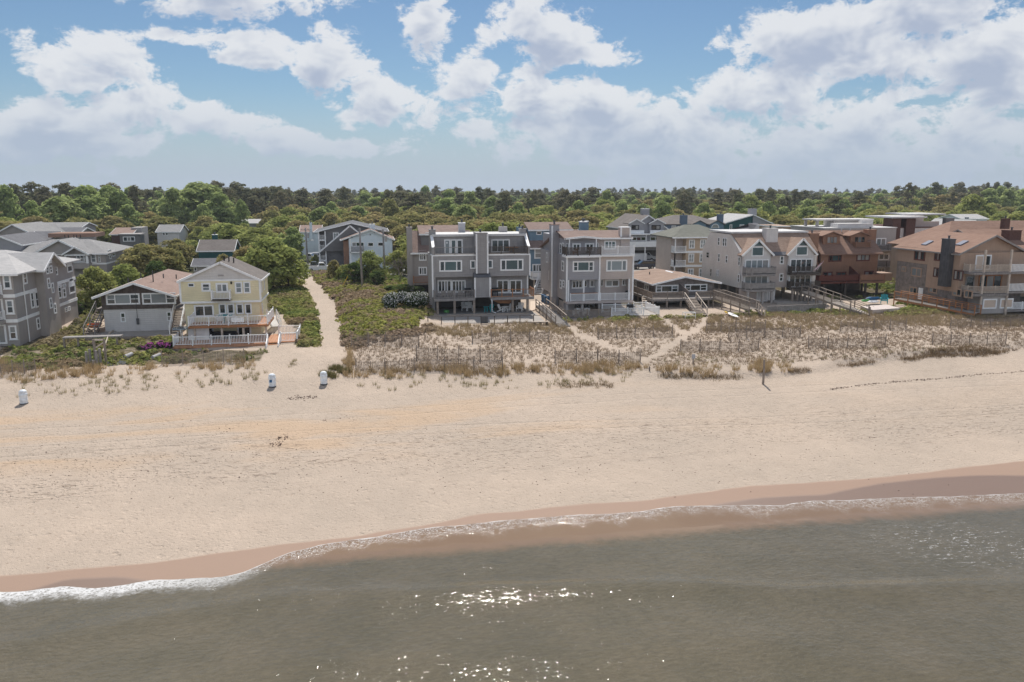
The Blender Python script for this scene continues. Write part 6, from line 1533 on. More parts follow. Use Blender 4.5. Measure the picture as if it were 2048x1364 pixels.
# ------------------------------------------------------------------ utility poles and wires
POLES = []
for px, pb, ptop, lab in ((725.5, 585, 456, 'thick weathered utility pole rising from the green dune beside the sand path'), (770.5, 561, 458, 'leaning utility pole standing before the pale blue white house'), (616, 532, 455, 'utility pole with a street lamp by the parked pickups'), (650, 533, 459, 'thin utility pole in front of the grey townhouse')):
    x, y, z = Gt(px, pb); zt_ = F(px, ptop, y)[1]
    t = Thing('utility_pole', (x, y, z), lab, 'pole', 'utility poles by the road')
    t.part('pole', MB().tube([(x, y, z - .4), (x - .1, y, (z + zt_) / 2), (x - .15, y, zt_)], [.21, .18, .13], 10), 'grey_wood', smooth=True)
    if px != 725.5:
        t.part('crossarm', MB().bar((x - 1.1, y, zt_ - .5), (x + .9, y, zt_ - .5), .1, .12), 'old_wood')
        for k in (-1, -.4, .5): t.part('insulator', MB().tube([(x + k, y, zt_ - .45), (x + k, y, zt_ - .2)], [.06, .04], 6), 'grey_block')
        t.part('transformer', MB().tube([(x + .3, y - .1, zt_ - 2.2), (x + .3, y - .1, zt_ - 1.2)], [.22, .22], 10), 'grey_block')
    if px == 616:
        a = t.part('lamp_arm', MB().tube([(x, y, zt_ - 3), (x + 1.0, y - .6, zt_ - 2.6)], [.04, .04], 6), 'grey_block'); t.part('lamp', MB().tube([(x + .9, y - .55, zt_ - 2.65), (x + 1.5, y - .9, zt_ - 2.65)], [.13, .1], 8), 'white', a)
    POLES.append((x, y, zt_))
def wire(p, q, sag, label):
    p, q = Vector(p), Vector(q)
    pts = [p.lerp(q, k / 12) - Vector((0, 0, sag * 4 * (k / 12) * (1 - k / 12))) for k in range(13)]
    tag(link('overhead_wire', MB().tube(pts, [.018] * 13, 4).mesh('overhead_wire', 'wire')), label, 'wire', 'overhead wires between utility poles')
wire(POLES[2], POLES[3], 1.0, 'sagging wire between the two poles at the parked pickups')
wire(POLES[3], POLES[1], 1.4, 'wire running across the front of the pale blue white house')
wire(POLES[1], (12, 168, 12), 1.2, 'wire running from the leaning pole back past the dark oaks')
x, y, z = Gt(808, 560)
t = Thing('garden_lamp', (x, y, z), 'low white globe garden lamp beside the road near the older grey house', 'lamp')
t.part('post', MB().tube([(x, y, z), (x, y, z + 1.6)], [.05, .05], 8), 'dark_metal'); t.part('globe', MB().tube([(x, y, z + 1.55), (x, y, z + 1.65), (x, y, z + 1.85), (x, y, z + 1.95)], [.08, .22, .22, .06], 10), 'white')
x, y, z = G(738, 585, 3.9)
tag(link('marker_stake', MB().bar((x, y, 3.6), (x + .1, y, 5.2), .07).mesh('marker_stake', 'pale_wood')), 'pale stake standing next to the thick utility pole', 'stake')
x, y, _ = G(680, 578, 4.2)
tag(link('guy_wire', MB().tube([(x, y, 3.9), (x + 1.3, y + .4, 6.2)], [.05, .05], 6).mesh('guy_wire', 'yellow_plastic')), 'short yellow guy wire guard slanting out of the green dune', 'guy wire')
# far communications mast
zt_ = F(320, 374, 900)[1]; x = F(320, 374, 900)[0]
t = Thing('communications_mast', (x, 900, 4), 'slim communications mast with antenna crown above the far trees', 'mast')
t.part('shaft', MB().tube([(x, 900, 4), (x, 900, zt_)], [.9, .6], 8), 'grey_block'); t.part('antennas', MB().tube([(x, 900, zt_ - 3), (x, 900, zt_ + .5)], [1.5, 1.5], 8), 'dark_metal')

# ------------------------------------------------------------------ beach things
for px, py, lab, lbl in ((545, 773, 'white plastic barrel with blue label at the foot of the sand path', 1), (648, 768, 'white plastic barrel against a clump of grass by the sand path', 0), (48, 807, 'white plastic barrel alone in sparse grass at the far left beach', 0)):
    x, y, z = Gt(px, py)
    t = Thing('litter_barrel', (x, y, z), lab, 'barrel', 'white litter barrels on the beach')
    t.part('drum', MB().tube([(x, y, z - .1), (x, y, z + .02), (x, y, z + .3), (x, y, z + .34), (x, y, z + .38), (x, y, z + .68), (x, y, z + .72), (x, y, z + .95)], [.30, .30, .31, .33, .31, .31, .33, .31], 16), 'barrel', smooth=True)
    t.part('domed_lid', MB().tube([(x, y, z + .95), (x, y, z + 1.08), (x, y, z + 1.17), (x, y, z + 1.2)], [.32, .28, .16, .03], 16), 'barrel', smooth=True)
    t.part('base_ring', MB().tube([(x, y, z - .12), (x, y, z + .06)], [.34, .34], 16), 'dark_metal')
    if lbl: t.part('label_panel', MB().prism([(x - .2, z + .45), (x + .02, z + .45), (x + .02, z + .68), (x - .2, z + .68)], y - .345, y - .325, 'y'), 'blue_plastic')
x, y, z = Gt(1525.9, 768.4)
tag(link('wooden_post', MB().tube([(x, y, z - .5), (x + .03, y, z + 1.2), (x - .02, y, z + 2.35)], [.11, .10, .09], 10).mesh('wooden_post', 'old_wood')), 'tall lone wooden post standing on open sand', 'post')
x, y, z = Gt(1386, 729)
t = Thing('dune_sign', (x, y, z), 'small grey sign board on a wooden post at the dune edge', 'sign')
t.part('post', MB().box(x - .05, x + .05, y - .05, y + .05, z - .4, z + 1.05), 'old_wood'); t.part('board', MB().box(x - .18, x + .18, y - .075, y - .051, z + .6, z + 1.05), 'sign_grey')
x, y, z = Gt(1299, 742)
tag(link('short_stake', MB().bar((x, y, z - .2), (x, y, z + .45), .09).mesh('short_stake', 'dark_wood')), 'short dark stake where the dune trail meets the beach', 'stake')

# ------------------------------------------------------------------ sand fences on the dune
def sand_fence(a, b_, label, n=5, h=1.15, lean=0):
    A, B = Gt(*a), Gt(*b_)
    t = Thing('sand_fence', (A[0], A[1], A[2]), label, 'fence', 'slatted sand fences on the dune')
    L = math.hypot(B[0] - A[0], B[1] - A[1]); rnd = random.Random(int(a[0] * 7 + a[1]))
    sl = MB(); k = int(L / .105)
    for i in range(k):
        f = (i + .5) / k; x = A[0] + (B[0] - A[0]) * f; y = A[1] + (B[1] - A[1]) * f + .06 * math.sin(f * 14); z = zt(x, y)
        d = rnd.uniform(-.03, .03); hh = h * rnd.uniform(.88, 1.0)
        sl.add([(x - .02, y, z - .1), (x + .02, y, z - .1), (x + .02 + d, y + .015, z + hh), (x - .02 + d, y + .015, z + hh)], [(0, 1, 2, 3)])
    t.part('slats', sl, 'old_wood', kind='stuff')
    w = MB()
    for zz in (.3, .65, 1.0):
        pts = [(A[0] + (B[0] - A[0]) * f, A[1] + (B[1] - A[1]) * f - .02, zt(A[0] + (B[0] - A[0]) * f, A[1] + (B[1] - A[1]) * f) + zz) for f in np.linspace(0, 1, 9)]
        for p, q_ in zip(pts[:-1], pts[1:]): w.bar(p, q_, .012)
    t.part('wires', w, 'wire', kind='stuff')
    for i in range(n):
        f = i / (n - 1); x = A[0] + (B[0] - A[0]) * f; y = A[1] + (B[1] - A[1]) * f; z = zt(x, y)
        t.part('post', MB().tube([(x, y, z - .4), (x + rnd.uniform(-.08, .08), y, z + h + .22)], [.055, .05], 6), 'old_wood')
for i, (a, b_, lab) in enumerate([((703, 696), (837, 691), 'sand fence closest to the bushy dune by the sand path'), ((832, 717), (1003, 720), 'long sand fence midway across the dune below the grey duplex terrace'),
    ((945, 686), (1097, 682), 'sand fence close below the wire fenced terrace'), ((712, 745), (1005, 741), 'low sand fence half buried in golden grass below the grey duplex'), ((1110, 723), (1280, 724), 'straight sand fence beside the meeting of the dune trails'),
    ((1196, 676), (1344, 673), 'sand fence below the white railed ground deck'), ((1360, 704), (1516, 700), 'sand fence behind the small grey dune sign'), ((1412, 664), (1530, 662), 'short sand fence beside the trail below the deck bungalow'), ((1457, 678), (1600, 674), 'sand fence below the weathered bulkhead wall'),
    ((1617, 697), (1770, 693), 'seaward sand fence below the red brown house'), ((1681, 663), (1812, 658), 'landward sand fence below the red brown house'), ((1900, 657), (2060, 648), 'landward sand fence below the tan shingled house'), ((1865, 688), (2011, 688), 'seaward sand fence below the tan shingled house'),
    ((324, 729), (489, 724), 'sand fence in front of the yellow house lower deck'), ((-20, 752), (72, 746), 'sand fence in the weeds before the far left condominium')]):
    sand_fence(a, b_, lab, 6 if b_[0] - a[0] > 200 else 5)

# ------------------------------------------------------------------ terrace, walkways, walls
t = Thing('terrace', (14, 101, 3.5), 'pale concrete terrace with wire fence in front of the grey duplex', 'terrace')
A0, A1 = G(840, 651, 3.5), G(1090, 645, 3.5)
t.part('slab', MB().prism([(G(826, 640, 3.5)[0], 103.6), (A0[0], A0[1]), (A1[0], A1[1]), (A1[0] + .4, 103.6)], 3.2, 3.60, 'z'), 'concrete')
fp = [G(px, 650 - i * .45, 3.6) for i, px in enumerate((839, 856, 883, 910, 936, 962, 989, 1015, 1040, 1067, 1092))]
w = MB()
for p, q_ in zip(fp[:-1], fp[1:]):
    w.bar((p[0], p[1], 4.55), (q_[0], q_[1], 4.55), .05); w.bar((p[0], p[1], 4.1), (q_[0], q_[1], 4.1), .012); w.bar((p[0], p[1], 3.75), (q_[0], q_[1], 3.75), .012)
t.part('top_rail', w, 'dark_wood')
for p in fp: t.part('post', MB().box(p[0] - .05, p[0] + .05, p[1] - .05, p[1] + .05, 3.3, 4.6), 'dark_wood')
t.part('gate', MB().box(fp[5][0] - .0, fp[5][0] + .85, fp[5][1] - .09, fp[5][1] - .06, 3.65, 4.5), 'dark_metal')
t.part('ledge', MB().box(A0[0], A0[0] + 2.2, 102.6, 103.2, 3.6, 3.85), 'old_wood')

def walkway(name, label, pts, w, mat_deck, mat_rail, h=1.0, steps=0, bal=False):
    """plank walkway through points (x, y, z of deck)"""
    t = Thing(name, pts[0], label, 'walkway')
    dk = MB(); rl = MB(); posts = []
    V = [Vector(p) for p in pts]
    nrm = []
    for i in range(len(V)):
        d = (V[min(i + 1, len(V) - 1)] - V[max(i - 1, 0)]); d.z = 0; d.normalize(); nrm.append(Vector((-d.y, d.x, 0)))
    for i in range(len(V) - 1):
        a, b_ = V[i], V[i + 1]
        L = (b_ - a).length; k = max(1, int(L / .3))
        plank_me = None
        for j in range(k):
            f0, f1 = j / k + .012, (j + 1) / k - .012
            na, nb = nrm[i].lerp(nrm[i + 1], f0) * w / 2, nrm[i].lerp(nrm[i + 1], f1) * w / 2
            p, q_ = a.lerp(b_, f0), a.lerp(b_, f1)
            t.part('plank', MB().slab([p - na, q_ - nb, q_ + nb, p + na], .05), mat_deck)
        for s in (-1, 1):
            e0, e1 = nrm[i] * s * w / 2, nrm[i + 1] * s * w / 2
            dn = Vector((0, 0, .18)); up = Vector((0, 0, h))
            dk.bar(a + e0 - dn, b_ + e1 - dn, .06, .24)
            rl.bar(a + e0 + up, b_ + e1 + up, .14, .06); rl.bar(a + e0 + up * .5, b_ + e1 + up * .5, .04, .08)
            if bal:
                for j in range(int(L / .16)): f = (j + .5) / int(L / .16); p = a.lerp(b_, f) + e0.lerp(e1, f); rl.bar(p, p + up, .04)
            n = max(1, round(L / 2))
            for j in range(n + 1): posts.append(a.lerp(b_, j / n) + e0.lerp(e1, j / n))
    t.part('stringers', dk, mat_rail, kind='stuff'); t.part('handrail', rl, mat_rail, kind='stuff')
    seen = set()
    for p in posts:
        k = (round(p.x, 1), round(p.y, 1))
        if k in seen: continue
        seen.add(k); g_ = zt(p.x, p.y)
        t.part('post', MB().box(p.x - .06, p.x + .06, p.y - .06, p.y + .06, g_ - .3, p.z + h + .03), mat_rail)
    return t
a, b_, c_ = G(1082, 610, 4.3), G(1104, 628, 4.1), Gt(1122, 650)
t = walkway('dune_walkway', 'short wooden walkway stepping down to the dune trail beside the grey duplex', [a, b_, (c_[0], c_[1], c_[2] + .35)], 1.4, 'deck_grey', 'old_wood', .85)
t.stairs((c_[0], c_[1] - .1, c_[2] + .3), (c_[0] + .2, c_[1] - 1.2, c_[2] + .02), 1.4, 3, 'grey_wood')
a, b_, c_ = G(1436, 594, 4.95), G(1508, 618, 4.35), Gt(1527, 632)
t = walkway('dune_walkway', 'sloping wooden walkway with stairs between the deck bungalow and the cream duplex', [a, b_], 1.5, 'deck_pale', 'old_wood', 1.0, bal=True)
t.stairs((b_[0] + .3, b_[1] - .3, b_[2] - .05), (c_[0], c_[1], c_[2] + .1), 1.4, 6, 'old_wood', 'pale_wood')
a, b_, c_ = G(1600, 578, 5.4), G(1672, 604, 4.9), Gt(1738, 630)
walkway('dune_walkway', 'long wooden ramp descending past the red brown house to the dune', [a, b_, (c_[0], c_[1], c_[2] + .15)], 1.6, 'deck_pale', 'old_wood', 1.0)
a, b_, c_ = G(1795, 596, 4.5), G(1880, 612, 4.2), G(1955, 626, 3.9)
walkway('dune_walkway', 'gently sloping boardwalk beside the tan shingled house', [a, b_, c_], 1.4, 'concrete', 'orange_wood', 1.0)

def board_wall(name, label, a, b_, z0, z1, m, bw=.3):
    t = Thing(name, (*a, z0), label, 'wall')
    L = math.hypot(b_[0] - a[0], b_[1] - a[1]); n = int(L / bw); ang = math.atan2(b_[1] - a[1], b_[0] - a[0])
    me = MB().box(.012, bw - .012, -.04, .04, 0, z1 - z0).mesh('board', m); rnd = random.Random(5)
    for i in range(n):
        o = link('board', me, t.o, (math.cos(ang) * i * bw, math.sin(ang) * i * bw + rnd.uniform(-.015, .015), rnd.uniform(-.04, .03)), ang)
    t.part('cap', MB().bar((*a, z1 + .06), (*b_, z1 + .06), .16, .06), m)
    return t
a, b_ = G(1533, 628, 3.4), G(1652, 622, 3.4)
board_wall('bulkhead_wall', 'weathered vertical board bulkhead in front of the cream duplex', a[:2], b_[:2], 3.1, 4.35, 'grey_wood')
a, b_ = G(1745, 628, 3.4), G(1800, 624, 3.4)
t = Thing('garden_wall', (a[0], a[1], 3.3), 'low pinkish retaining wall with steps below the red brown house', 'wall')
t.part('wall', MB().prism([(a[0], a[1]), (b_[0], b_[1]), (b_[0] + .3, b_[1] + 3.4), (a[0] + .5, a[1] + 3.5)], 3.0, 3.95, 'z'), 'beige_siding')
for i in range(4): t.part('step', MB().box(b_[0] + .4 + .15 * i, b_[0] + 2.2, b_[1] + .3 + i * .55, b_[1] + .3 + (i + 1) * .55 - .02, 3.2, 3.55 + .16 * i), 'awning')
# board fence running back beside the left condominium
a, b_ = Gt(98, 668), G(206, 600, 3.7)
n = 14
t = Thing('board_fence', (a[0], a[1], 3.4), 'weathered board fence running back beside the far left condominium', 'fence')
for i in range(n):
    p = Vector(a).lerp(Vector(b_), i / n); q_ = Vector(a).lerp(Vector(b_), (i + .97) / n)
    t.part('panel', MB().bar((p.x, p.y, 4.1), (q_.x, q_.y, 4.1), .05, 1.2), 'old_wood'); t.part('post', MB().box(p.x - .06, p.x + .06, p.y - .06, p.y + .06, 3.2, 4.85), 'old_wood')
t.part('cap_rail', MB().bar((a[0], a[1], 4.75), (b_[0], b_[1], 4.75), .16, .05), 'pale_wood')

# ------------------------------------------------------------------ derelict timber in the left yard
gz = lambda px, py: Gt(px, py)
a, b_ = Gt(128, 700), Gt(238, 697)
t = Thing('ruined_walkway', (a[0], a[1], a[2]), 'collapsed grey wooden walkway frame standing in the weedy yard', 'walkway')
zz = F(180, 673, a[1])[1]
t.part('deck_edge', MB().box(a[0], b_[0], a[1] - .15, a[1] + .75, zz - .12, zz), 'grey_wood')
for px in (128, 156, 186, 234):
    x = F(px, 680, a[1])[0]; t.part('leg', MB().box(x - .09, x + .09, a[1] - .1, a[1] + .08, 2.6, zz - .12), 'old_wood')
f1 = Gt(196, 724)
x0, x1 = F(189, 700, f1[1])[0], F(210, 700, f1[1])[0]; ztop = F(200, 678, f1[1])[1]
for x in (x0, x1): t.part('tall_leg', MB().box(x - .09, x + .09, f1[1] - .09, f1[1] + .09, f1[2] - .3, ztop), 'old_wood')
t.part('crossbar', MB().bar((x0, f1[1], ztop - .08), (x1, f1[1], ztop - .08), .1, .16), 'pale_wood')
p, q_ = G(231, 678, 3.9), G(203, 706, 3.2)
t.part('brace', MB().bar((p[0], a[1] - .2, zz - .1), (x1 - .3, f1[1] + .3, f1[2] + 1.0), .07, .14).bar((x0, f1[1], ztop - .9), (x1, f1[1], ztop - .3), .05, .12), 'pale_wood')
for i, (px, pb, pt) in enumerate(((174, 731, 703), (181, 728, 698), (187, 735, 720), (194, 731, 701), (201, 728, 697))):
    p = Gt(px, pb); zt_ = F(px, pt, p[1])[1]
    tag(link('old_piling', MB().tube([(p[0], p[1], p[2] - .4), (p[0] + .03, p[1], zt_)], [.14, .12], 8).mesh('old_piling', 'grey_wood')), ('leftmost of the old pilings below the ruined walkway', 'tall old piling second along the row below the ruined walkway', 'shortest old piling below the ruined walkway', 'old piling right after the shortest one below the ruined walkway', 'old piling standing beside the tall walkway legs')[i], 'piling', 'old pilings in the weedy yard')
p, q_ = Gt(250, 718), Gt(264, 713)
tag(link('drain_pipe', MB().tube([(p[0], p[1], p[2] + .2), (q_[0], q_[1], q_[2] + .25)], [.22, .22], 12).mesh('drain_pipe', 'tarp_grey')), 'short grey drain pipe lying beside the crumpled tarp', 'pipe', 'grey pipes in the yard')
p, q_ = Gt(305, 719), Gt(320, 713)
tag(link('drain_pipe', MB().tube([(p[0], p[1], p[2] + .18), (q_[0], q_[1], q_[2] + .2)], [.2, .2], 12).mesh('drain_pipe', 'tarp_grey')), 'grey drain pipe lying at the end of the yellow house sand fence', 'pipe', 'grey pipes in the yard')
def heap(name, label, px0, px1, py, h, m, cat, n=26, seed=1, flat=.4):
    a, b_ = Gt(px0, py), Gt(px1, py); rnd = random.Random(seed); mb = MB()
    for i in range(n):
        f = rnd.random(); x = a[0] + (b_[0] - a[0]) * f; y = a[1] + rnd.gauss(0, .28) * (.4 + math.sin(f * math.pi)); z = zt(x, y); s = rnd.uniform(.05, .16) if m == 'seaweed' else rnd.uniform(.12, .4)
        ang = rnd.uniform(0, 6.3); c, s_ = math.cos(ang) * s, math.sin(ang) * s; hh = rnd.uniform(.3, 1) * h
        mb.add([(x - c, y - s_, z - .03), (x + s_ * flat, y - c * flat, z - .03), (x + c, y + s_, z - .03), (x - s_ * flat, y + c * flat, z - .03), (x + rnd.uniform(-.05, .05), y, z + hh)], [(0, 1, 4), (1, 2, 4), (2, 3, 4), (3, 0, 4), (3, 2, 1, 0)])
    return tag(link(name, mb.mesh(name, m)), label, cat)
heap('crumpled_tarp', 'crumpled grey tarp lying in the weedy yard by the pilings', 209, 256, 727, .35, 'tarp_grey', 'tarp', 22, 3)
for i, (a0, a1, py, lab, n) in enumerate(((574, 634, 797, 'long dark seaweed heap on the sand below the sand path', 120), (556, 576, 876, 'small dark seaweed clump on mid beach, landward of its pair', 45), (538, 562, 889, 'small dark seaweed clump on mid beach, seaward of its pair', 45), (645, 710, 842, 'thin scatter of seaweed crumbs on the orange sand', 14), (430, 470, 860, 'faint seaweed scraps at the left of the orange sand', 12))):
    tag(heap('seaweed_heap', lab, a0, a1, py, .07 if n > 20 else .06, 'seaweed', 'seaweed', n, 20 + i, .6), group='seaweed heaps on the beach', kind='stuff')
# thin wrack line on the right of the beach
rnd = random.Random(8); mb = MB()
wl = [(1660, 779), (1720, 771), (1800, 763), (1870, 758), (1950, 750), (2060, 742)]
for p, q_ in zip(wl[:-1], wl[1:]):
    for i in range(60):
        f = rnd.random(); x, y, z = Gt(p[0] + (q_[0] - p[0]) * f, p[1] + (q_[1] - p[1]) * f + rnd.gauss(0, .9)); s = rnd.uniform(.05, .16)
        mb.add([(x - s, y, z - .02), (x, y - s * .35, z - .02), (x + s, y, z - .02), (x, y + s * .35, z + .0), (x, y, z + .05)], [(0, 1, 4), (1, 2, 4), (2, 3, 4), (3, 0, 4)])
tag(link('wrack_line', mb.mesh('wrack_line', 'seaweed')), 'thin dark line of dried weed along the right of the beach', 'seaweed', kind='stuff')
# scattered weed crumbs
mb = MB()
for i in range(900):
    px, py = rnd.uniform(-30, 2080), rnd.uniform(815, 1000)
    if rnd.random() > math.exp(-((py - 905 + .045 * (px - 1024)) / 60) ** 2): continue
    x, y, z = Gt(px, py); s = rnd.uniform(.025, .075)
    mb.add([(x - s * 1.4, y, z - .01), (x, y - s * .6, z - .01), (x + s, y + s * .3, z - .01), (x, y + s * .6, z + .0), (x, y, z + .04)], [(0, 1, 4), (1, 2, 4), (2, 3, 4), (3, 0, 4)])
tag(link('weed_crumbs', mb.mesh('weed_crumbs', 'seaweed')), 'scattered dark weed crumbs on the trampled middle beach', 'seaweed', kind='stuff')

# orange wheelbarrow
x, y, z = G(190, 664, 3.5)
t = Thing('wheelbarrow', (x, y, z), 'bright orange wheelbarrow beside the bungalow stairs', 'wheelbarrow')
t.part('tray', MB().add([(x - .75, y - .45, z + .95), (x + .75, y - .45, z + .95), (x + .75, y + .45, z + .95), (x - .75, y + .45, z + .95), (x - .35, y - .28, z + .5), (x + .5, y - .28, z + .5), (x + .5, y + .28, z + .5), (x - .35, y + .28, z + .5)], [(0, 1, 5, 4), (1, 2, 6, 5), (2, 3, 7, 6), (3, 0, 4, 7), (4, 5, 6, 7)]), 'orange_plastic')
t.part('wheel', MB().tube([(x - .6, y - .05, z + .2), (x - .6, y + .05, z + .2)], [.2, .2], 12), 'tyre')
for s in (-1, 1): t.part('handle', MB().bar((x - .6, y + s * .1, z + .2), (x + 1.1, y + s * .3, z + .75), .05), 'old_wood'); t.part('leg', MB().bar((x + .4, y + s * .22, z + .5), (x + .45, y + s * .25, z), .05), 'dark_metal')
x, y, z = G(198, 668, 3.45)
t = Thing('sand_ramp_timbers', (x, y, z), 'pale timber frame of the beach gap in front of the bungalow', 'timber')
for dx in (-1.0, 1.4): t.part('side_board', MB().box(x + dx, x + dx + .1, y - 1.2, y + .9, z - .1, z + .35), 'pale_wood')
t.part('front_board', MB().box(x - 1.0, x + .4, y - 1.22, y - 1.12, z - .1, z + .25), 'pale_wood')
x, y, z = G(232, 654, 3.62)
t = Thing('trestle_table', (x, y, z), 'long pale trestle table against the white bungalow wall', 'table')
t.part('top', MB().box(x - 1.4, x + 1.2, y, y + .5, z + .7, z + .76), 'pale_wood')
for dx in (-1.1, 0, .9): t.part('leg', MB().bar((x + dx, y + .1, z), (x + dx, y + .25, z + .7), .06), 'pale_wood')

# ------------------------------------------------------------------ furniture
def adirondack(px, py, z, rz, m, label, group, s=1.0):
    x, y, _ = G(px, py, z)
    o = empty('adirondack_chair', (x, y, z), label, 'chair', group, rz); o.scale = (s, s, s)
    P = lambda n, mb, mm=m: link(n, mb.mesh(n, mm), o)
    for i in range(5): P('back_slat', MB().bar((-.26 + i * .13, .18, .3), (-.30 + i * .15, .5, 1.0 - .03 * abs(i - 2)), .11, .03))
    for i in range(4): P('seat_slat', MB().box(-.3, .3, -.32 + i * .13, -.21 + i * .13, .36 - i * .03, .38 - i * .03))
    for s_ in (-1, 1):
        P('arm', MB().box(s_ * .38 - .07, s_ * .38 + .07, -.4, .35, .58, .61)); P('front_leg', MB().box(s_ * .34 - .03, s_ * .34 + .03, -.36, -.26, 0, .58)); P('rear_leg', MB().bar((s_ * .3, -.3, .34), (s_ * .3, .5, .03), .04, .1))
    return o
def ptable(px, py, z, m, label, r=.5, group=None, h=.72, sq=False):
    x, y, _ = G(px, py, z)
    t = Thing('patio_table', (x, y, z), label, 'table', group)
    if sq: t.part('top', MB().box(x - r * 1.5, x + r * 1.5, y - r, y + r, z + h - .04, z + h), m)
    else: t.part('top', MB().tube([(x, y, z + h - .04), (x, y, z + h)], [r, r], 16), m)
    for k in range(4): a = math.pi / 4 + k * math.pi / 2; t.part('leg', MB().bar((x + r * .7 * math.cos(a), y + r * .7 * math.sin(a), z), (x + r * .55 * math.cos(a), y + r * .55 * math.sin(a), z + h - .04), .05), m)
    return t
g_ = 'white chairs under the grey duplex'
adirondack(929, 621, 3.67, 0, 'white', 'white adirondack chair, one of a pair under the grey duplex deck', g_, 1.15); adirondack(938.5, 621, 3.67, 0, 'white', 'white adirondack chair, one of a pair under the grey duplex deck', g_, 1.15)
adirondack(1003, 623, 3.67, 1.0, 'white', 'white chair on the left of the patio table under the grey duplex', g_); adirondack(1018, 622, 3.67, -1.0, 'white', 'white chair on the right of the patio table under the grey duplex', g_); adirondack(1040, 622, 3.67, -.5, 'white', 'white lounge chair beside the end piling under the grey duplex', g_, 1.15)
ptable(1011, 623.5, 3.67, 'white', 'round white patio table under the grey duplex', .5)
ptable(972, 624, 3.67, 'turquoise', 'small turquoise table under the central chimney base', .4); adirondack(980, 623, 3.67, -.8, 'turquoise', 'turquoise chair next to the small turquoise table', 'turquoise chairs')
x, y, _ = G(893, 625, 3.67)
tag(link('green_tub', MB().tube([(x, y, 3.67), (x, y, 3.85), (x, y, 4.0)], [.35, .42, .3], 12).mesh('green_tub', 'green_plastic')), 'small green tub on the slab under the grey duplex', 'tub')
x, y, _ = G(1010, 603, 5.0)
tag(link('hanging_hammock', MB().tube([(x - 1.9, 105.2, 5.35), (x - .9, 105.0, 5.05), (x + .5, 105.0, 4.98), (x + 1.8, 105.2, 5.35)], [.05, .28, .28, .05], 10).mesh('hanging_hammock', 'orange_wood', (0, 0, 0), True)), 'orange hammock slung between the pilings under the grey duplex', 'hammock')
DZ = 5.75
for i, px in enumerate((886, 901, 920)):
    x = F(px, 590, 104.4)[0]; o = adirondack(px, 593, DZ, 3.1 if i == 1 else 3.3, 'grey_block', 'grey deck chair facing the house on the left deck of the grey duplex', 'grey deck chairs'); o.location = (x, 104.6, DZ)
def grill(x, y, z, label, m='black'):
    t = Thing('barbecue_grill', (x, y, z), label, 'grill', 'black barbecue grills on decks')
    t.part('firebox', MB().box(x - .4, x + .4, y - .25, y + .25, z + .55, z + .85), m)
    t.part('lid', MB().prism([(y - .25, z + .85), (y - .22, z + 1.05), (y - .05, z + 1.17), (y + .12, z + 1.12), (y + .25, z + .85)], x - .42, x + .42, 'x'), m)
    for dx in (-.35, .35):
        for dy in (-.2, .2): t.part('leg', MB().box(x + dx - .03, x + dx + .03, y + dy - .03, y + dy + .03, z, z + .55), m)
    t.part('shelf', MB().box(x + .42, x + .75, y - .2, y + .2, z + .8, z + .84), m)
grill(F(936, 585, 104.9)[0], 105.2, DZ, 'black grill on the left deck of the grey duplex'); grill(F(990, 585, 104.9)[0], 105.0, DZ, 'black grill on the orange railed deck of the grey duplex')
grill(F(1256, 570, 104)[0], 103.7, 5.1, 'black grill on the beige deck of the tall duplex'); grill(F(1260, 625, 100.5)[0], 100.6, 3.66, 'black grill on the white railed ground deck')
ptable(1023, 505, 11.42, 'orange_wood', 'brown wooden table on the right roof deck of the grey duplex', .6, sq=True)
for px, lab in ((1152, 'left'), (1178, 'right')):
    x = F(px, 510, 102.9)[0]; o = adirondack(px, 510, 11.28, 3.14, 'orange_wood' if px < 1160 else 'dark_wood', 'wooden chair behind the dark picket balcony of the tall duplex', 'balcony chairs of the tall duplex', .85); o.location = (x, 103.2, 11.28)
for i, (px, py) in enumerate(((1144, 614), (1160, 615), (1172, 613), (1182, 614))):
    o = adirondack(px, py, 3.62, (0, -.6, .5, 0)[i], 'white', 'white chair under the blue grey half of the tall duplex', 'white chairs under the tall duplex', 1.05)
for i, px in enumerate((1153, 1172)):
    x = F(px, 628, 99.6)[0]; o = adirondack(px, 630, 3.62, 3.14, 'white', 'white fan backed chair on the wooden ground deck of the tall duplex', 'white chairs on the ground deck', 1.1); o.location = (x, 99.6, 3.62)
for i, (px, m_) in enumerate(((440, 'white'), (452, 'turquoise'), (466, 'white'))):
    x = F(px, 640, 91.2)[0]
    if m_ == 'turquoise':
        t = ptable(px, 640, 5.25, m_, 'turquoise table on the upper deck of the yellow house', .5, sq=True, h=.9)
        t.o.location = (x, 91.3, 5.25)
    else: o = adirondack(px, 640, 5.25, 3.14, m_, 'white tall chair beside the turquoise table of the yellow house', 'white chairs on the yellow house deck', 1.1); o.location = (x, 91.3, 5.25)
x = F(400, 672, 91.4)[0]
for i, (px, m_, lab) in enumerate(((402, 'black', 'dark covered sofa on the left of the yellow house lower deck'), (447, 'black', 'dark covered sofa between the lower doors of the yellow house'))):
    x = F(px, 672, 91.0)[0]
    t = Thing('covered_sofa', (x, 91.3, 3.42), lab, 'sofa', 'dark sofas on the lower deck')
    t.part('seat', MB().box(x - 1.3, x + 1.3, 91.0, 91.8, 3.42, 3.85), m_); t.part('backrest', MB().box(x - 1.3, x + 1.3, 91.55, 91.85, 3.86, 4.25), m_)
    for s in (-1, 1): t.part('armrest', MB().box(x + s * 1.3 - .12, x + s * 1.3 + .12, 90.95, 91.8, 3.43, 4.05), m_)
x = F(365, 654, 90.6)[0]
t = Thing('patio_umbrella_table', (F(364, 660, 90.2)[0], 90.2, 3.42), 'pale green round table at the corner of the yellow house deck', 'table')
X_, Y_ = t.L[0], t.L[1]
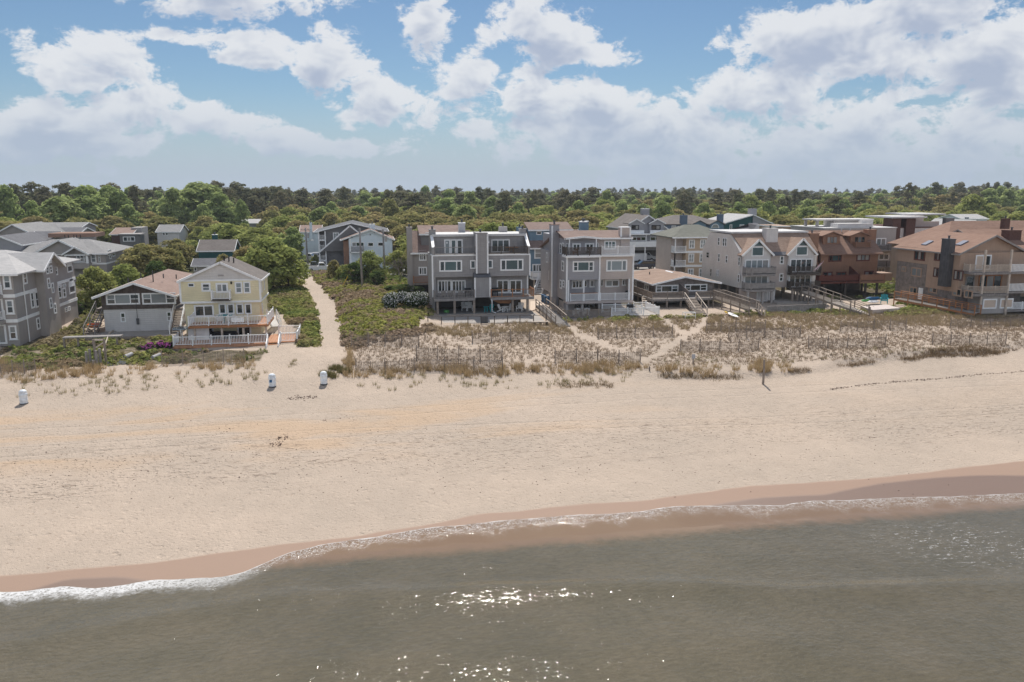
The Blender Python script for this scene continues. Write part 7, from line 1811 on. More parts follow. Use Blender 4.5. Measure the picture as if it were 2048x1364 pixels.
t.part('top', MB().tube([(X_, Y_, 4.95), (X_, Y_, 5.05)], [1.0, .9], 16), 'glass_pale'); t.part('stem', MB().tube([(X_, Y_, 3.42), (X_, Y_, 4.95)], [.05, .05], 8), 'white')
# bins beside the tall duplex
for i, (px, py) in enumerate(((1092, 607), (1098, 609), (1087, 604))):
    x, y, _ = G(px, py, 3.7)
    t = Thing('wheeled_bin', (x, y, 3.7), 'blue wheeled bin standing beside the tall duplex side wall', 'bin', 'blue wheeled bins')
    t.part('body', MB().add([(x - .25, y - .28, 3.75), (x + .25, y - .28, 3.75), (x + .25, y + .25, 3.75), (x - .25, y + .25, 3.75), (x - .31, y - .36, 4.75), (x + .31, y - .36, 4.75), (x + .31, y + .33, 4.75), (x - .31, y + .33, 4.75)], [(0, 3, 2, 1), (4, 5, 6, 7), (0, 1, 5, 4), (1, 2, 6, 5), (2, 3, 7, 6), (3, 0, 4, 7)]), 'blue_plastic')
    t.part('lid', MB().box(x - .33, x + .33, y - .4, y + .36, 4.752, 4.82), 'blue_plastic'); t.part('wheel', MB().tube([(x - .3, y + .3, 3.83), (x + .3, y + .3, 3.83)], [.12, .12], 10), 'tyre')
# flag on the cream duplex
x, z_ = F(1634, 541, 105.9)
t = Thing('flag', (x, 105.9, z_), 'striped flag on a slanting staff from the right balcony of the cream duplex', 'flag')
x1, z1 = F(1647, 521, 105.2)
t.part('staff', MB().tube([(x, 105.9, z_), (x1, 105.2, z1)], [.025, .02], 6), 'white')
nx, ny = 9, 13
for j in range(ny):
    mb = MB(); vs = []
    for jj in (j, j + 1):
        for i in range(nx + 1):
            u, v = i / nx, jj / ny
            px = x1 - .15 - (1 - u) * .15 - v * .75 + u * .25 - .35 * (1 - u); pz = z1 - .05 - (1 - u) * .55 - v * .45 - .55 * v * .8
            vs.append((px, 105.2 + .10 * math.sin(u * 6 + v * 2), pz))
    mb.add(vs, [(i, i + 1, i + nx + 2, i + nx + 1) for i in range(nx)])
    t.part('stripe', mb, 'pink_cloth' if j % 2 == 0 else 'white')
mb = MB(); vs = [(vx, vy - .012, vz) for vx, vy, vz in [(x1 - .02, 105.2, z1 - .02), (x1 - .30, 105.2, z1 - .32), (x1 - .62, 105.2, z1 - .62), (x1 - .30, 105.2, z1 - .52)]]
t.part('canton', MB().add(vs, [(0, 1, 2, 3)]), 'navy_cloth')
# boats and boards
def hull(name, label, a, b_, w, h, m, cat, z=.1, group=None):
    A, B = Vector(Gt(*a)) + Vector((0, 0, z)), Vector(Gt(*b_)) + Vector((0, 0, z))
    pts = [A.lerp(B, f) + Vector((0, 0, h * .5 + .06 * (abs(f - .5) * 2) ** 2)) for f in np.linspace(0, 1, 9)]; rad = [.02, .55, .85, .97, 1, .97, .85, .55, .02]
    d = (B - A).normalized(); s = Vector((-d.y, d.x, 0)).normalized(); mb = MB(); rings = []
    for p, r_ in zip(pts, rad):
        rings.append([p + s * math.cos(k) * w / 2 * r_ + Vector((0, 0, math.sin(k) * h / 2 * r_)) for k in np.linspace(0, 2 * math.pi, 11)[:-1]])
    vs = [v for r_ in rings for v in r_]
    mb.add(vs, [(i * 10 + k, i * 10 + (k + 1) % 10, (i + 1) * 10 + (k + 1) % 10, (i + 1) * 10 + k) for i in range(8) for k in range(10)])
    t = Thing(name, tuple(A), label, cat, group); t.part('hull', mb, m, smooth=True)
    c = A.lerp(B, .5); t.part('cockpit', MB().bar(c - d * .5 + Vector((0, 0, h * .96)), c + d * .5 + Vector((0, 0, h * .96)), w * .45, .04), 'black' if m != 'white' else 'sign_grey')
    return t
hull('paddle_board', 'long white paddle board lying in the dune grass', (1456, 630), (1476, 640), .75, .16, 'white', 'board', .25)
hull('kayak', 'small yellow kayak end at the tip of the white paddle board', (1450, 627), (1459, 631), .6, .3, 'yellow_plastic', 'kayak', .15)
hull('kayak', 'blue kayak overturned on the wall top below the red brown house', (1730, 609), (1760, 607), 1.0, .6, 'blue_plastic', 'kayak', .5); hull('kayak', 'white kayak lying in front of the blue kayak', (1734, 614), (1758, 613), .8, .4, 'white', 'kayak', .5); hull('kayak', 'green kayak beside the blue kayak below the red brown house', (1722, 612), (1738, 609), .7, .4, 'green_plastic', 'kayak', .5)
adirondack(1768, 607, 3.8, -.6, 'turquoise', 'turquoise chair beside the kayaks below the red brown house', 'turquoise chairs', 1.3)
x, y, z = Gt(1378, 637)
t = Thing('white_bench_frame', (x, y, z), 'white pipe bench frame in the dune grass below the deck bungalow', 'bench')
for dx, dy in ((-.7, -.4), (.7, -.4), (.7, .4), (-.7, .4)): t.part('leg', MB().bar((x + dx, y + dy, z), (x + dx, y + dy, z + .8), .06), 'white')
t.part('frame', MB().bar((x - .7, y - .4, z + .8), (x + .7, y - .4, z + .8), .06).bar((x + .7, y - .4, z + .8), (x + .7, y + .4, z + .8), .06).bar((x + .7, y + .4, z + .8), (x - .7, y + .4, z + .8), .06).bar((x - .7, y + .4, z + .8), (x - .7, y - .4, z + .8), .06).bar((x - .7, y - .4, z + .4), (x + .7, y - .4, z + .4), .05), 'white')
x, y, z = Gt(1081, 650)
t = Thing('low_bench', (x, y, z), 'low weathered bench in the grass below the duplex terrace', 'bench')
t.part('plank', MB().box(x - 1.1, x + 1.1, y - .15, y + .15, z + .38, z + .44), 'pale_wood')
for dx in (-.8, 0, .8): t.part('support', MB().box(x + dx - .12, x + dx + .12, y - .12, y + .12, z - .1, z + .38), 'dark_wood')

# ------------------------------------------------------------------ plants
RNG = np.random.default_rng(11)
attr_mat('blades', trans=0.3)
attr_mat('leaves', trans=0.35)
leaf_mat('oak_leaf', (0.300, 0.310, 0.112), (0.385, 0.305, 0.155), 0.5)
leaf_mat('oak_green_leaf', (0.300, 0.350, 0.112), (0.405, 0.405, 0.145), 0.52)
leaf_mat('bright_leaf', (0.285, 0.365, 0.130), (0.380, 0.425, 0.180), 0.52)
leaf_mat('pine_leaf', (0.185, 0.200, 0.110), (0.250, 0.220, 0.140), 0.42)
leaf_mat('dark_leaf', (0.085, 0.130, 0.045), (0.150, 0.195, 0.065), 0.4)
leaf_mat('purple_leaf', (0.10, 0.085, 0.07), (0.14, 0.11, 0.095), 0.3)

def raw_mesh(name, V, faces_n, m, tone=None, color=None):
    """V: (n*k, 3) loose polygons of k corners each"""
    me = bpy.data.meshes.new(name); n = len(V)
    me.vertices.add(n); me.vertices.foreach_set('co', np.ascontiguousarray(V, np.float32).ravel())
    me.loops.add(n); me.loops.foreach_set('vertex_index', np.arange(n, dtype=np.int32))
    me.polygons.add(n // faces_n); me.polygons.foreach_set('loop_start', np.arange(0, n, faces_n, dtype=np.int32))
    me.update(calc_edges=True)
    if tone is not None: fattr(me, 'tone', tone)
    if color is not None:
        a = me.attributes.new('tone', 'FLOAT_COLOR', 'POINT')
        a.data.foreach_set('color', np.concatenate([color, np.ones((len(color), 1))], 1).astype(np.float32).ravel())
    me.materials.append(MATS[m]); return me

def quads(C, Nn, size, rng, asp=1.0):
    """leaf-sized quads at centres C facing Nn"""
    n = len(C)
    Nn = Nn / np.maximum(1e-6, np.linalg.norm(Nn, axis=1, keepdims=True))
    r_ = rng.normal(size=(n, 3)); A = np.cross(Nn, r_); A /= np.maximum(1e-6, np.linalg.norm(A, axis=1, keepdims=True)); B = np.cross(Nn, A)
    s = size.reshape(-1, 1)
    j = lambda: 1 + rng.uniform(-.35, .35, (n, 1))
    return np.stack([C - A * s * j(), C - B * s * asp * j(), C + A * s * j(), C + B * s * asp * j()], 1).reshape(-1, 3)

def crown_mesh(name, m, seed, lumps, per, leaf, R0=1.0, droop=0.8, fill=0.25):
    """lumps: list of (x, y, z, r) leaf clumps"""
    rng = np.random.default_rng(seed); Cs = []; Ns = []; T = []; Sz = []
    for (x, y, z, r_) in lumps:
        n = max(12, int(per * r_ * r_))
        d = rng.normal(size=(n, 3)); d /= np.linalg.norm(d, axis=1, keepdims=True)
        d[:, 2] = np.where(d[:, 2] < -.35, -d[:, 2] * .6, d[:, 2])
        k = np.where(rng.random((n, 1)) < fill, rng.uniform(.3, .8, (n, 1)), rng.uniform(.82, 1.1, (n, 1)))
        Cs.append(np.array([[x, y, z]]) + d * r_ * k * np.array([[1, 1, .82]])); Ns.append(d + rng.normal(size=(n, 3)) * .55 + np.array([[0, 0, droop]]))
        T.append(np.clip(rng.uniform(.2, .8) + rng.normal(size=n) * .16, 0, 1)); Sz.append(rng.uniform(.6, 1.3, n) * leaf)
    C = np.concatenate(Cs); V = quads(C, np.concatenate(Ns), np.concatenate(Sz), rng)
    return raw_mesh(name, V, 4, m, tone=np.repeat(np.concatenate(T), 4))

def oak_lumps(seed, R_, H_, n=70, low=.12):
    rng = np.random.default_rng(seed); L = []
    for i in range(n):
        a = rng.uniform(0, 2 * math.pi); u = rng.uniform(0, 1) ** .75
        ph = u * math.pi / 2
        rr = R_ * (.80 + .2 * math.sin(3 * a + seed)) * math.cos(ph) ** .8 * rng.uniform(.62, 1.06)
        z = H_ * (low + (1 - low) * math.sin(ph) * rng.uniform(.84, 1.0)) - .6
        L.append((rr * math.cos(a), rr * math.sin(a), z, rng.uniform(.13, .34) * R_ * .85))
    for i in range(n // 3):
        a = rng.uniform(0, 2 * math.pi); rr = R_ * rng.uniform(.2, .75); L.append((rr * math.cos(a), rr * math.sin(a), H_ * rng.uniform(low, .7), R_ * .27))
    return L
def oak_trunk(seed, R_, H_):
    rnd = random.Random(seed); mb = MB(); mb.tube([(0, 0, -.3), (.1, 0, H_ * .15), (.05, .1, H_ * .32)], [.34, .26, .22], 8)
    for i in range(7):
        a = i * .9 + rnd.uniform(-.3, .3); e = (math.cos(a) * R_ * .7, math.sin(a) * R_ * .7, H_ * rnd.uniform(.45, .8))
        mb.tube([(.05, .05, H_ * .25), (e[0] * .45, e[1] * .45, H_ * .42), e], [.17, .11, .03], 6)
    return mb.mesh('trunk', 'bark', (0, 0, 0), True)
def pine_lumps(seed, R_, H_):
    rng = np.random.default_rng(seed); L = []
    z = H_ * .42
    while z < H_ * .97:
        f = (z - H_ * .42) / (H_ * .55); w = R_ * (1.05 - .75 * f ** 1.6) * (0.55 + .45 * min(1, f * 4))
        for k in range(rng.integers(3, 6)):
            a = rng.uniform(0, 6.3); rr = w * rng.uniform(.2, 1.15); L.append((rr * math.cos(a), rr * math.sin(a), z + rng.uniform(-.4, .4), rng.uniform(.16, .36) * R_))
        z += H_ * .055
    L.append((0, 0, H_ * .96, R_ * .3)); return L
def pine_trunk(seed, H_):
    rnd = random.Random(seed); mb = MB(); mb.tube([(0, 0, -.3), (.15, 0, H_ * .5), (.05, .1, H_ * .96)], [.3, .22, .05], 8)
    for i in range(9):
        a = i * 2.4; z = H_ * (.38 + .06 * i); mb.tube([(.1, 0, z), (math.cos(a) * 1.9, math.sin(a) * 1.9, z + .5)], [.07, .03], 5)
    return mb.mesh('trunk', 'bark', (0, 0, 0), True)

KINDS = {}
def kind(name, crowns, trunks): KINDS[name] = (crowns, trunks)
kind('oak', [crown_mesh('crown', 'oak_leaf', s, oak_lumps(s, 5.0, 8.0), 56, .25) for s in (1, 2, 3)], [oak_trunk(s, 5, 8) for s in (1, 2, 3)])
kind('green_oak', [crown_mesh('crown', 'oak_green_leaf', s, oak_lumps(s, 5.0, 8.0), 56, .25) for s in (4, 5)], [oak_trunk(s, 5, 8) for s in (4, 5)])
kind('bright', [crown_mesh('crown', 'bright_leaf', s, oak_lumps(s, 4.6, 10.5, 60, .16), 60, .28) for s in (6, 7)], [oak_trunk(s, 4, 10) for s in (6, 7)])
kind('pine', [crown_mesh('crown', 'pine_leaf', s, pine_lumps(s, 3.6, 16), 70, .25, droop=.5) for s in (8, 9, 10)], [pine_trunk(s, 16) for s in (8, 9, 10)])
kind('dark', [crown_mesh('crown', 'dark_leaf', s, oak_lumps(s, 2.6, 5.5, 34, .1), 150, .17) for s in (12, 13)], [oak_trunk(s, 2.2, 5) for s in (12, 13)])
BASE = {'oak': (5.0, 8.0), 'green_oak': (5.0, 8.0), 'bright': (4.6, 10.5), 'pine': (3.6, 16.0), 'dark': (2.6, 5.5)}
NAMES = {'oak': ('live_oak', 'tree'), 'green_oak': ('evergreen_oak', 'tree'), 'bright': ('broadleaf_tree', 'tree'), 'pine': ('pine_tree', 'tree'), 'dark': ('evergreen_shrub', 'shrub')}  # the greener oaks, same build as the live oaks, under their own name
COUNT = {}
def tree(kd, x, y, z, radius, height, label, group=None):
    cr, tr = KINDS[kd]; i = COUNT.get(kd, 0); COUNT[kd] = i + 1
    r0, h0 = BASE[kd]
    o = empty(NAMES[kd][0], (x, y, z), label, NAMES[kd][1], group, RNG.uniform(0, 6.28))
    o.scale = (radius / r0 * RNG.uniform(.92, 1.08), radius / r0 * RNG.uniform(.92, 1.08), height / h0)
    link('trunk', tr[i % len(tr)], o); link('crown', cr[i % len(cr)], o)
    return o

# footprints to keep clear
FOOT = []; HOUSES = []
bpy.context.view_layer.update()
for ob in list(COL.objects):
    if ob.parent is None and ob.get('category') in ('house', 'building', 'pickup', 'car', 'van'):
        P_ = [c.matrix_world @ Vector(v) for c in ob.children if c.type == 'MESH' for v in c.bound_box]
        if P_:
            FOOT.append((min(p.x for p in P_), max(p.x for p in P_), min(p.y for p in P_), max(p.y for p in P_)))
            if ob.get('category') in ('house', 'building'): HOUSES.append((*FOOT[-1], ob.name.split('.')[0].replace('_', ' ')))
KEEP = [((75, 476, 246, 535), 150), ((-30, 446, 85, 505), 165), ((70, 446, 160, 472), 190), ((222, 456, 284, 484), 206), ((313, 449, 358, 472), 222), ((386, 478, 467, 540), 150), ((475, 437, 515, 445), 255), ((600, 446, 640, 470), 203), ((634, 444, 790, 560), 164),
        ((600, 505, 660, 560), 175), ((576, 522, 660, 560), 190), ((760, 545, 830, 562), 150), ((1244, 418, 1340, 560), 170), ((1330, 428, 1450, 462), 186), ((1436, 416, 1532, 460), 194), ((1500, 446, 1590, 470), 160), ((1340, 448, 1450, 570), 133),
        ((1632, 436, 1800, 560), 135), ((1783, 430, 1928, 500), 139), ((1920, 428, 1980, 466), 175), ((1995, 440, 2060, 452), 150), ((1056, 448, 1165, 570), 126), ((815, 452, 940, 600), 122)]
def clear(x, y, z, r_, h):
    for a, b_, c_, d in FOOT:
        if a - r_ * .75 < x < b_ + r_ * .75 and c_ - r_ * .75 < y < d + r_ * .75: return False
    px, pt = pr(x, y, z + h); _, pb = pr(x, y, z + h * .15); w = FPX * r_ / y * .95
    for (x0, y0, x1, y1), Y in KEEP:
        if y < Y and px + w > x0 and px - w < x1 and pb > y0 and pt < y1: return False
    if y < 162 and abs(x - float(np.interp(y, PATHY, PATHX))) < r_ + 2.5: return False
    return True

# named trees and shrubs of the near gardens
def near(kd, px, ptop, Y, wpx, label, base=None, group=None):
    z = zt(F(px, 560, Y)[0], Y); x = F(px, (ptop + 560) / 2, Y)[0]; h = F(px, ptop, Y)[1] - z
    return tree(kd, x, Y, z, wpx / 2 * Y / FPX, h, label, group)
near('green_oak', 188, 535, 117, 86, 'fresh green oak filling the gap between condominium and bungalow')
near('green_oak', 250, 527, 128, 80, 'low green oak behind the pinkish bungalow roof')
near('oak', 285, 487, 139, 118, 'big olive brown oak above the pinkish bungalow roof')
near('oak', 335, 496, 142, 80, 'brownish oak between the pinkish roof and the teal cottage')
near('dark', 310, 515, 127, 60, 'dark shrub behind the ridge of the bungalow')
near('green_oak', 540, 478, 132, 138, 'largest round green oak directly behind the yellow house')
near('oak', 492, 492, 138, 80, 'brownish oak between the yellow house and the teal cottage')
near('green_oak', 575, 505, 134, 70, 'green oak leaning over the end of the sand path')
near('oak', 448, 508, 140, 46, 'small brown oak under the teal cottage eaves')
near('green_oak', 738, 503, 140, 74, 'olive shrub tree between the two utility poles')
near('dark', 708, 520, 137, 50, 'dark conical shrub left of the thick utility pole')
near('dark', 752, 538, 131, 44, 'dark shrub at the foot of the leaning utility pole')
near('green_oak', 795, 500, 152, 62, 'dense green oak against the older grey house chimney')
near('dark', 806, 566, 119, 50, 'spiky dark evergreen hedge by the duplex side wall'); near('dark', 782, 570, 121, 34, 'low evergreen shrub beside the spiky hedge'); near('dark', 836, 570, 118, 34, 'dark evergreen shrub beneath the older grey house deck')
near('oak', 668, 520, 146, 30, 'thin brownish shrub at the roadside by the grey townhouse'); near('green_oak', 690, 530, 143, 44, 'green roadside shrub below the pale blue white house')
near('dark', 150, 600, 112, 30, 'dark shrub in the shade of the condominium side'); near('green_oak', 632, 508, 176, 20, 'small fresh green bush beside the parked pickups')
near('bright', 585, 455, 178, 62, 'fresh green broadleaf tree behind the street lamp pole')
# flowering shrubs
def flower_bush(name, label, px, py, wpx, h, Y=None, dens=900, leafc=(0.05, 0.08, 0.025), flc=(0.80, 0.78, 0.76), ff=.45, seed=3, flat=1.0):
    x, y, z = Gt(px, py); rng = np.random.default_rng(seed); R_ = wpx / 2 * y / FPX
    L = [(rng.uniform(-.85, .85) * R_, rng.uniform(-.4, .4) * R_ * flat, h * rng.uniform(.35, .78), h * rng.uniform(.25, .4)) for _ in range(26)]
    Cs, Ns = [], []
    for lx, ly, lz, lr in L:
        n = int(dens * lr * lr); d = rng.normal(size=(n, 3)); d /= np.linalg.norm(d, axis=1, keepdims=True)
        Cs.append(np.array([[lx, ly, lz]]) + d * lr * rng.uniform(.8, 1.05, (n, 1))); Ns.append(d + rng.normal(size=(n, 3)) * .5)
    C = np.concatenate(Cs); N_ = np.concatenate(Ns); V = quads(C, N_, rng.uniform(.05, .1, len(C)), rng)
    col = np.tile(np.array([leafc]), (len(C), 1)) * rng.uniform(.7, 1.3, (len(C), 1))
    o = empty(name, (x, y, z - .1), label, 'shrub')
    link('foliage', raw_mesh('foliage', V, 4, 'leaves', color=np.repeat(col, 4, 0)), o)
    top = (N_[:, 2] > -.1) & (rng.random(len(C)) < ff)
    V = quads(C[top] + N_[top] * .03, N_[top] + np.array([[0, -.3, .5]]), rng.uniform(.05, .1, top.sum()), rng)
    link('blossom', raw_mesh('blossom', V, 4, 'leaves', color=np.tile(np.array([flc]), (len(V), 1)) * rng.uniform(.8, 1.05, (len(V), 1))), o)['kind'] = 'stuff'
    st = MB()
    for k in range(6): st.tube([(0, 0, -.1), (math.cos(k) * R_ * .5, math.sin(k) * R_ * .2, h * .6)], [.05, .02], 5)
    link('stems', st.mesh('stems', 'bark'), o)
flower_bush('flowering_shrub', 'wide shrub covered in white blossom beside the grey duplex side wall', 812, 618, 88, 2.3)
flower_bush('flowering_shrub', 'low mat of bright pink flowers beside the yellow house deck', 322, 697, 50, .75, flc=(0.55, 0.12, 0.42), ff=.6, seed=5, flat=1.3); flower_bush('flowering_shrub', 'smaller mat of pink flowers left of the bright pink one', 293, 699, 30, .5, flc=(0.45, 0.13, 0.35), ff=.35, seed=6)
# leafless roadside tree
x, y, z = Gt(800, 566); rnd = random.Random(4); mb = MB()
def branch(p, d, L, r_, n):
    q_ = p + d * L; mb.tube([p, q_], [r_, r_ * .7], 5)
    if n:
        for k in range(3): branch(q_, (d + Vector((rnd.uniform(-.8, .8), rnd.uniform(-.8, .8), rnd.uniform(-.1, .5)))).normalized(), L * rnd.uniform(.6, .85), r_ * .62, n - 1)
branch(Vector((0, 0, -.2)), Vector((.05, 0, 1)), 1.4, .12, 5)
o = empty('bare_tree', (x, y, z), 'bare pale branched tree by the road next to the garden lamp', 'tree'); link('trunk', mb.mesh('trunk', 'bark_pale'), o)

# canopy behind the houses: single trees
GR = {'oak': ('olive brown live oak', 'live oaks behind the houses'), 'green_oak': ('green rounded tree', 'green rounded trees behind the houses'),
      'bright': ('fresh green broadleaf tree', 'broadleaf trees in the canopy'), 'pine': ('dark brownish pine', 'tall pines above the canopy')}
pts = []
placed = []
for px, ptop, Y, w, kd in ((115, 392, 245, 100, 'bright'), (165, 372, 262, 110, 'bright'), (215, 370, 275, 80, 'bright'), (60, 402, 255, 60, 'bright'), (5, 368, 270, 60, 'bright'), (345, 376, 275, 70, 'bright'), (395, 363, 285, 130, 'bright'), (440, 385, 270, 80, 'bright'),
                           (480, 398, 255, 40, 'bright'), (528, 398, 245, 60, 'green_oak'), (940, 383, 330, 52, 'bright'), (985, 391, 310, 50, 'bright'), (890, 396, 285, 70, 'bright'), (1330, 390, 330, 90, 'bright'), (1500, 392, 300, 80, 'green_oak'), (1950, 387, 250, 100, 'green_oak'), (2000, 372, 420, 80, 'bright'), (1690, 396, 290, 60, 'bright'), (780, 398, 270, 60, 'oak'), (850, 372, 420, 44, 'bright'),
                           (25, 368, 300, 60, 'pine'), (62, 364, 310, 60, 'pine'), (85, 372, 290, 50, 'pine'), (130, 366, 330, 60, 'pine'), (222, 366, 330, 60, 'pine'), (268, 371, 290, 44, 'pine'), (430, 362, 330, 50, 'pine'), (470, 364, 330, 60, 'pine'), (495, 376, 320, 40, 'pine'), (530, 374, 330, 50, 'pine'), (560, 382, 310, 40, 'pine'), (603, 378, 330, 50, 'pine'), (575, 380, 380, 40, 'pine'), (650, 384, 330, 44, 'pine'), (690, 378, 400, 50, 'pine'), (760, 384, 420, 50, 'pine'), (800, 382, 330, 80, 'pine'), (830, 386, 300, 70, 'pine')):
    x, zt_ = F(px, ptop, Y)
    pts.append((x, Y, kd, w / 2 * Y / FPX, zt_ - 4.0))
rng = np.random.default_rng(5)
for Y in np.arange(138, 318, 10.0):
    half = Y * .68 + 14; xc = Y * math.tan(YAW)
    for X in np.arange(xc - half, xc + half, 10.2):
        x = X + rng.uniform(-3.8, 3.8); y = Y + rng.uniform(-4, 4)
        nz = fb(x + 400, y, .02, 2) + rng.uniform(-.25, .25)
        kd = 'oak' if nz > -.12 else 'green_oak'
        h = rng.uniform(6.2, 8.6) + (y - 140) * .016; r_ = rng.uniform(5.8, 8.2)
        if y > 235 and rng.random() < .13: kd, h, r_ = 'bright', rng.uniform(10.5, 13), rng.uniform(4.4, 6)
        elif y > 265 and rng.random() < .20: kd, h, r_ = 'pine', rng.uniform(14, 17), rng.uniform(3.2, 4.2)
        pts.append((x, y, kd, r_, h))
kept = []
for x, y, kd, r_, h in pts:
    if not clear(x, y, 4.0, r_, h):
        r_, h = r_ * .62, h * .72
        if not clear(x, y, 4.0, r_, h): continue
    if any((x - a) ** 2 + (y - b_) ** 2 < (5.2 if y < 190 else 6.2) ** 2 for a, b_ in kept): continue
    kept.append((x, y))
    best = min(HOUSES, key=lambda q_: math.hypot(max(q_[0] - x, x - q_[1], 0), max(q_[2] - y, y - q_[3], 0) * .8))
    dd = math.hypot(max(best[0] - x, x - best[1], 0), max(best[2] - y, y - best[3], 0)); hn = best[4]
    rel = ('close behind' if y > best[3] else 'close beside') if dd < 14 else ('behind' if dd < 40 else 'in the canopy well behind') if y > best[2] else 'in front of'
    sz = ('low', 'middling', 'tall')[int(np.digitize(h, {'pine': (14.8, 16), 'bright': (11, 12.3)}.get(kd, (7.6, 8.9))))] + (' spreading' if r_ > 6.2 else ' compact' if r_ < 4.2 else '')
    tree(kd, x, y, 3.95, r_, h, sz + ' ' + GR[kd][0] + ' ' + rel + ' the ' + hn, GR[kd][1])
# the wood beyond, too deep to count: instances of the same trees
def forest(name, label, P_, idx, rotz, scl):
    me = bpy.data.meshes.new(name); me.from_pydata([tuple(p) for p in P_], [], [])
    fattr(me, 'idx', idx); fattr(me, 'rotz', rotz)
    a = me.attributes.new('scl', 'FLOAT_VECTOR', 'POINT'); a.data.foreach_set('vector', np.asarray(scl, np.float32).ravel())
    o = link(name, me); tag(o, label, 'trees', kind='stuff')
    pc = bpy.data.collections.new('wood_sources')
    for i, (cm) in enumerate([KINDS['oak'][0][0], KINDS['oak'][0][1], KINDS['green_oak'][0][0], KINDS['bright'][0][0], KINDS['pine'][0][0], KINDS['pine'][0][1], KINDS['pine'][0][2]]):
        s_ = bpy.data.objects.new('wood_%02d' % i, cm); pc.objects.link(s_)
    ng = bpy.data.node_groups.new(name, 'GeometryNodeTree')
    ng.interface.new_socket('Geometry', in_out='INPUT', socket_type='NodeSocketGeometry'); ng.interface.new_socket('Geometry', in_out='OUTPUT', socket_type='NodeSocketGeometry')
    N = ng.nodes; Lk = ng.links
    gi, go = N.new('NodeGroupInput'), N.new('NodeGroupOutput')
    ci = N.new('GeometryNodeCollectionInfo'); ci.inputs['Collection'].default_value = pc; ci.inputs['Separate Children'].default_value = True; ci.inputs['Reset Children'].default_value = True
    ip = N.new('GeometryNodeInstanceOnPoints'); ip.inputs['Pick Instance'].default_value = True
    def na(nm, ty):
        n_ = N.new('GeometryNodeInputNamedAttribute'); n_.data_type = ty; n_.inputs[0].default_value = nm; return n_.outputs[0]
    fi = N.new('FunctionNodeFloatToInt'); Lk.new(na('idx', 'FLOAT'), fi.inputs[0])
    cx = N.new('ShaderNodeCombineXYZ'); Lk.new(na('rotz', 'FLOAT'), cx.inputs[2])
    Lk.new(gi.outputs[0], ip.inputs['Points']); Lk.new(ci.outputs[0], ip.inputs['Instance']); Lk.new(fi.outputs[0], ip.inputs['Instance Index']); Lk.new(cx.outputs[0], ip.inputs['Rotation']); Lk.new(na('scl', 'FLOAT_VECTOR'), ip.inputs['Scale'])
    Lk.new(ip.outputs[0], go.inputs[0])
    md = o.modifiers.new('scatter', 'NODES'); md.node_group = ng
P_, idx, rz_, sc_ = [], [], [], []
Y = 322.0
while Y < 1150:
    half = Y * .74 + 40; xc = Y * math.tan(YAW); st = 8.8 + (Y - 320) * .012
    for X in np.arange(xc - half, xc + half, st):
        x = X + rng.uniform(-4, 4); y = Y + rng.uniform(-6, 6)
        if abs(pr(x, y, 4)[0] - 1215) < 34 and Y > 420 and Y < 700: continue
        u = rng.random(); nz = fb(x, y + 900, .012, 2)
        if u < .38 + .35 * nz: k, h, r_ = rng.integers(4, 7), rng.uniform(9.5, 17.5) + (Y - 320) * .004 + 3 * fb(x, y, .008, 2), rng.uniform(3.2, 6); s_ = (r_ / 3.6, r_ / 3.6, h / 16)
        elif u < .70: k, h, r_ = 3, rng.uniform(9, 16) + 3 * fb(x, y, .01, 2), rng.uniform(4.2, 8.5); s_ = (r_ / 4.6, r_ / 4.6, h / 10.5)
        else: k, h, r_ = rng.integers(0, 3), rng.uniform(9, 12.5), rng.uniform(6.5, 9.5); s_ = (r_ / 5, r_ / 5, h / 8)
        hb = 1 + .22 * min(1, max(0, (pr(x, y, 10)[0] - 1650) / 250)); s_ = (s_[0], s_[1], s_[2] * hb)
        P_.append((x, y, 3.9)); idx.append(float(k)); rz_.append(rng.uniform(0, 6.28)); sc_.append(s_)
    Y += 15 + (Y - 320) * .05
forest('distant_wood', 'continuous wood of pines and broadleaf trees stretching to the horizon', P_, idx, rz_, sc_)
# roofs glimpsed in the clearing of the far wood
for i, (a, b_, pe, pk_, Y0) in enumerate(((1196, 1216, 420, 413, 430), (1214, 1236, 421, 415, 450))):
    x0, x1 = span(a, b_, pe, Y0); simple_house('far_house', ('far white gabled house glimpsed in the clearing of the wood', 'far pale roofed house beside the white gabled one in the clearing')[i], x0, x1, Y0, Y0 + 10, 4, F(a, pe, Y0)[1], F(a, pk_, Y0)[1], 'offwhite_stucco', 'roof_light', 'y')

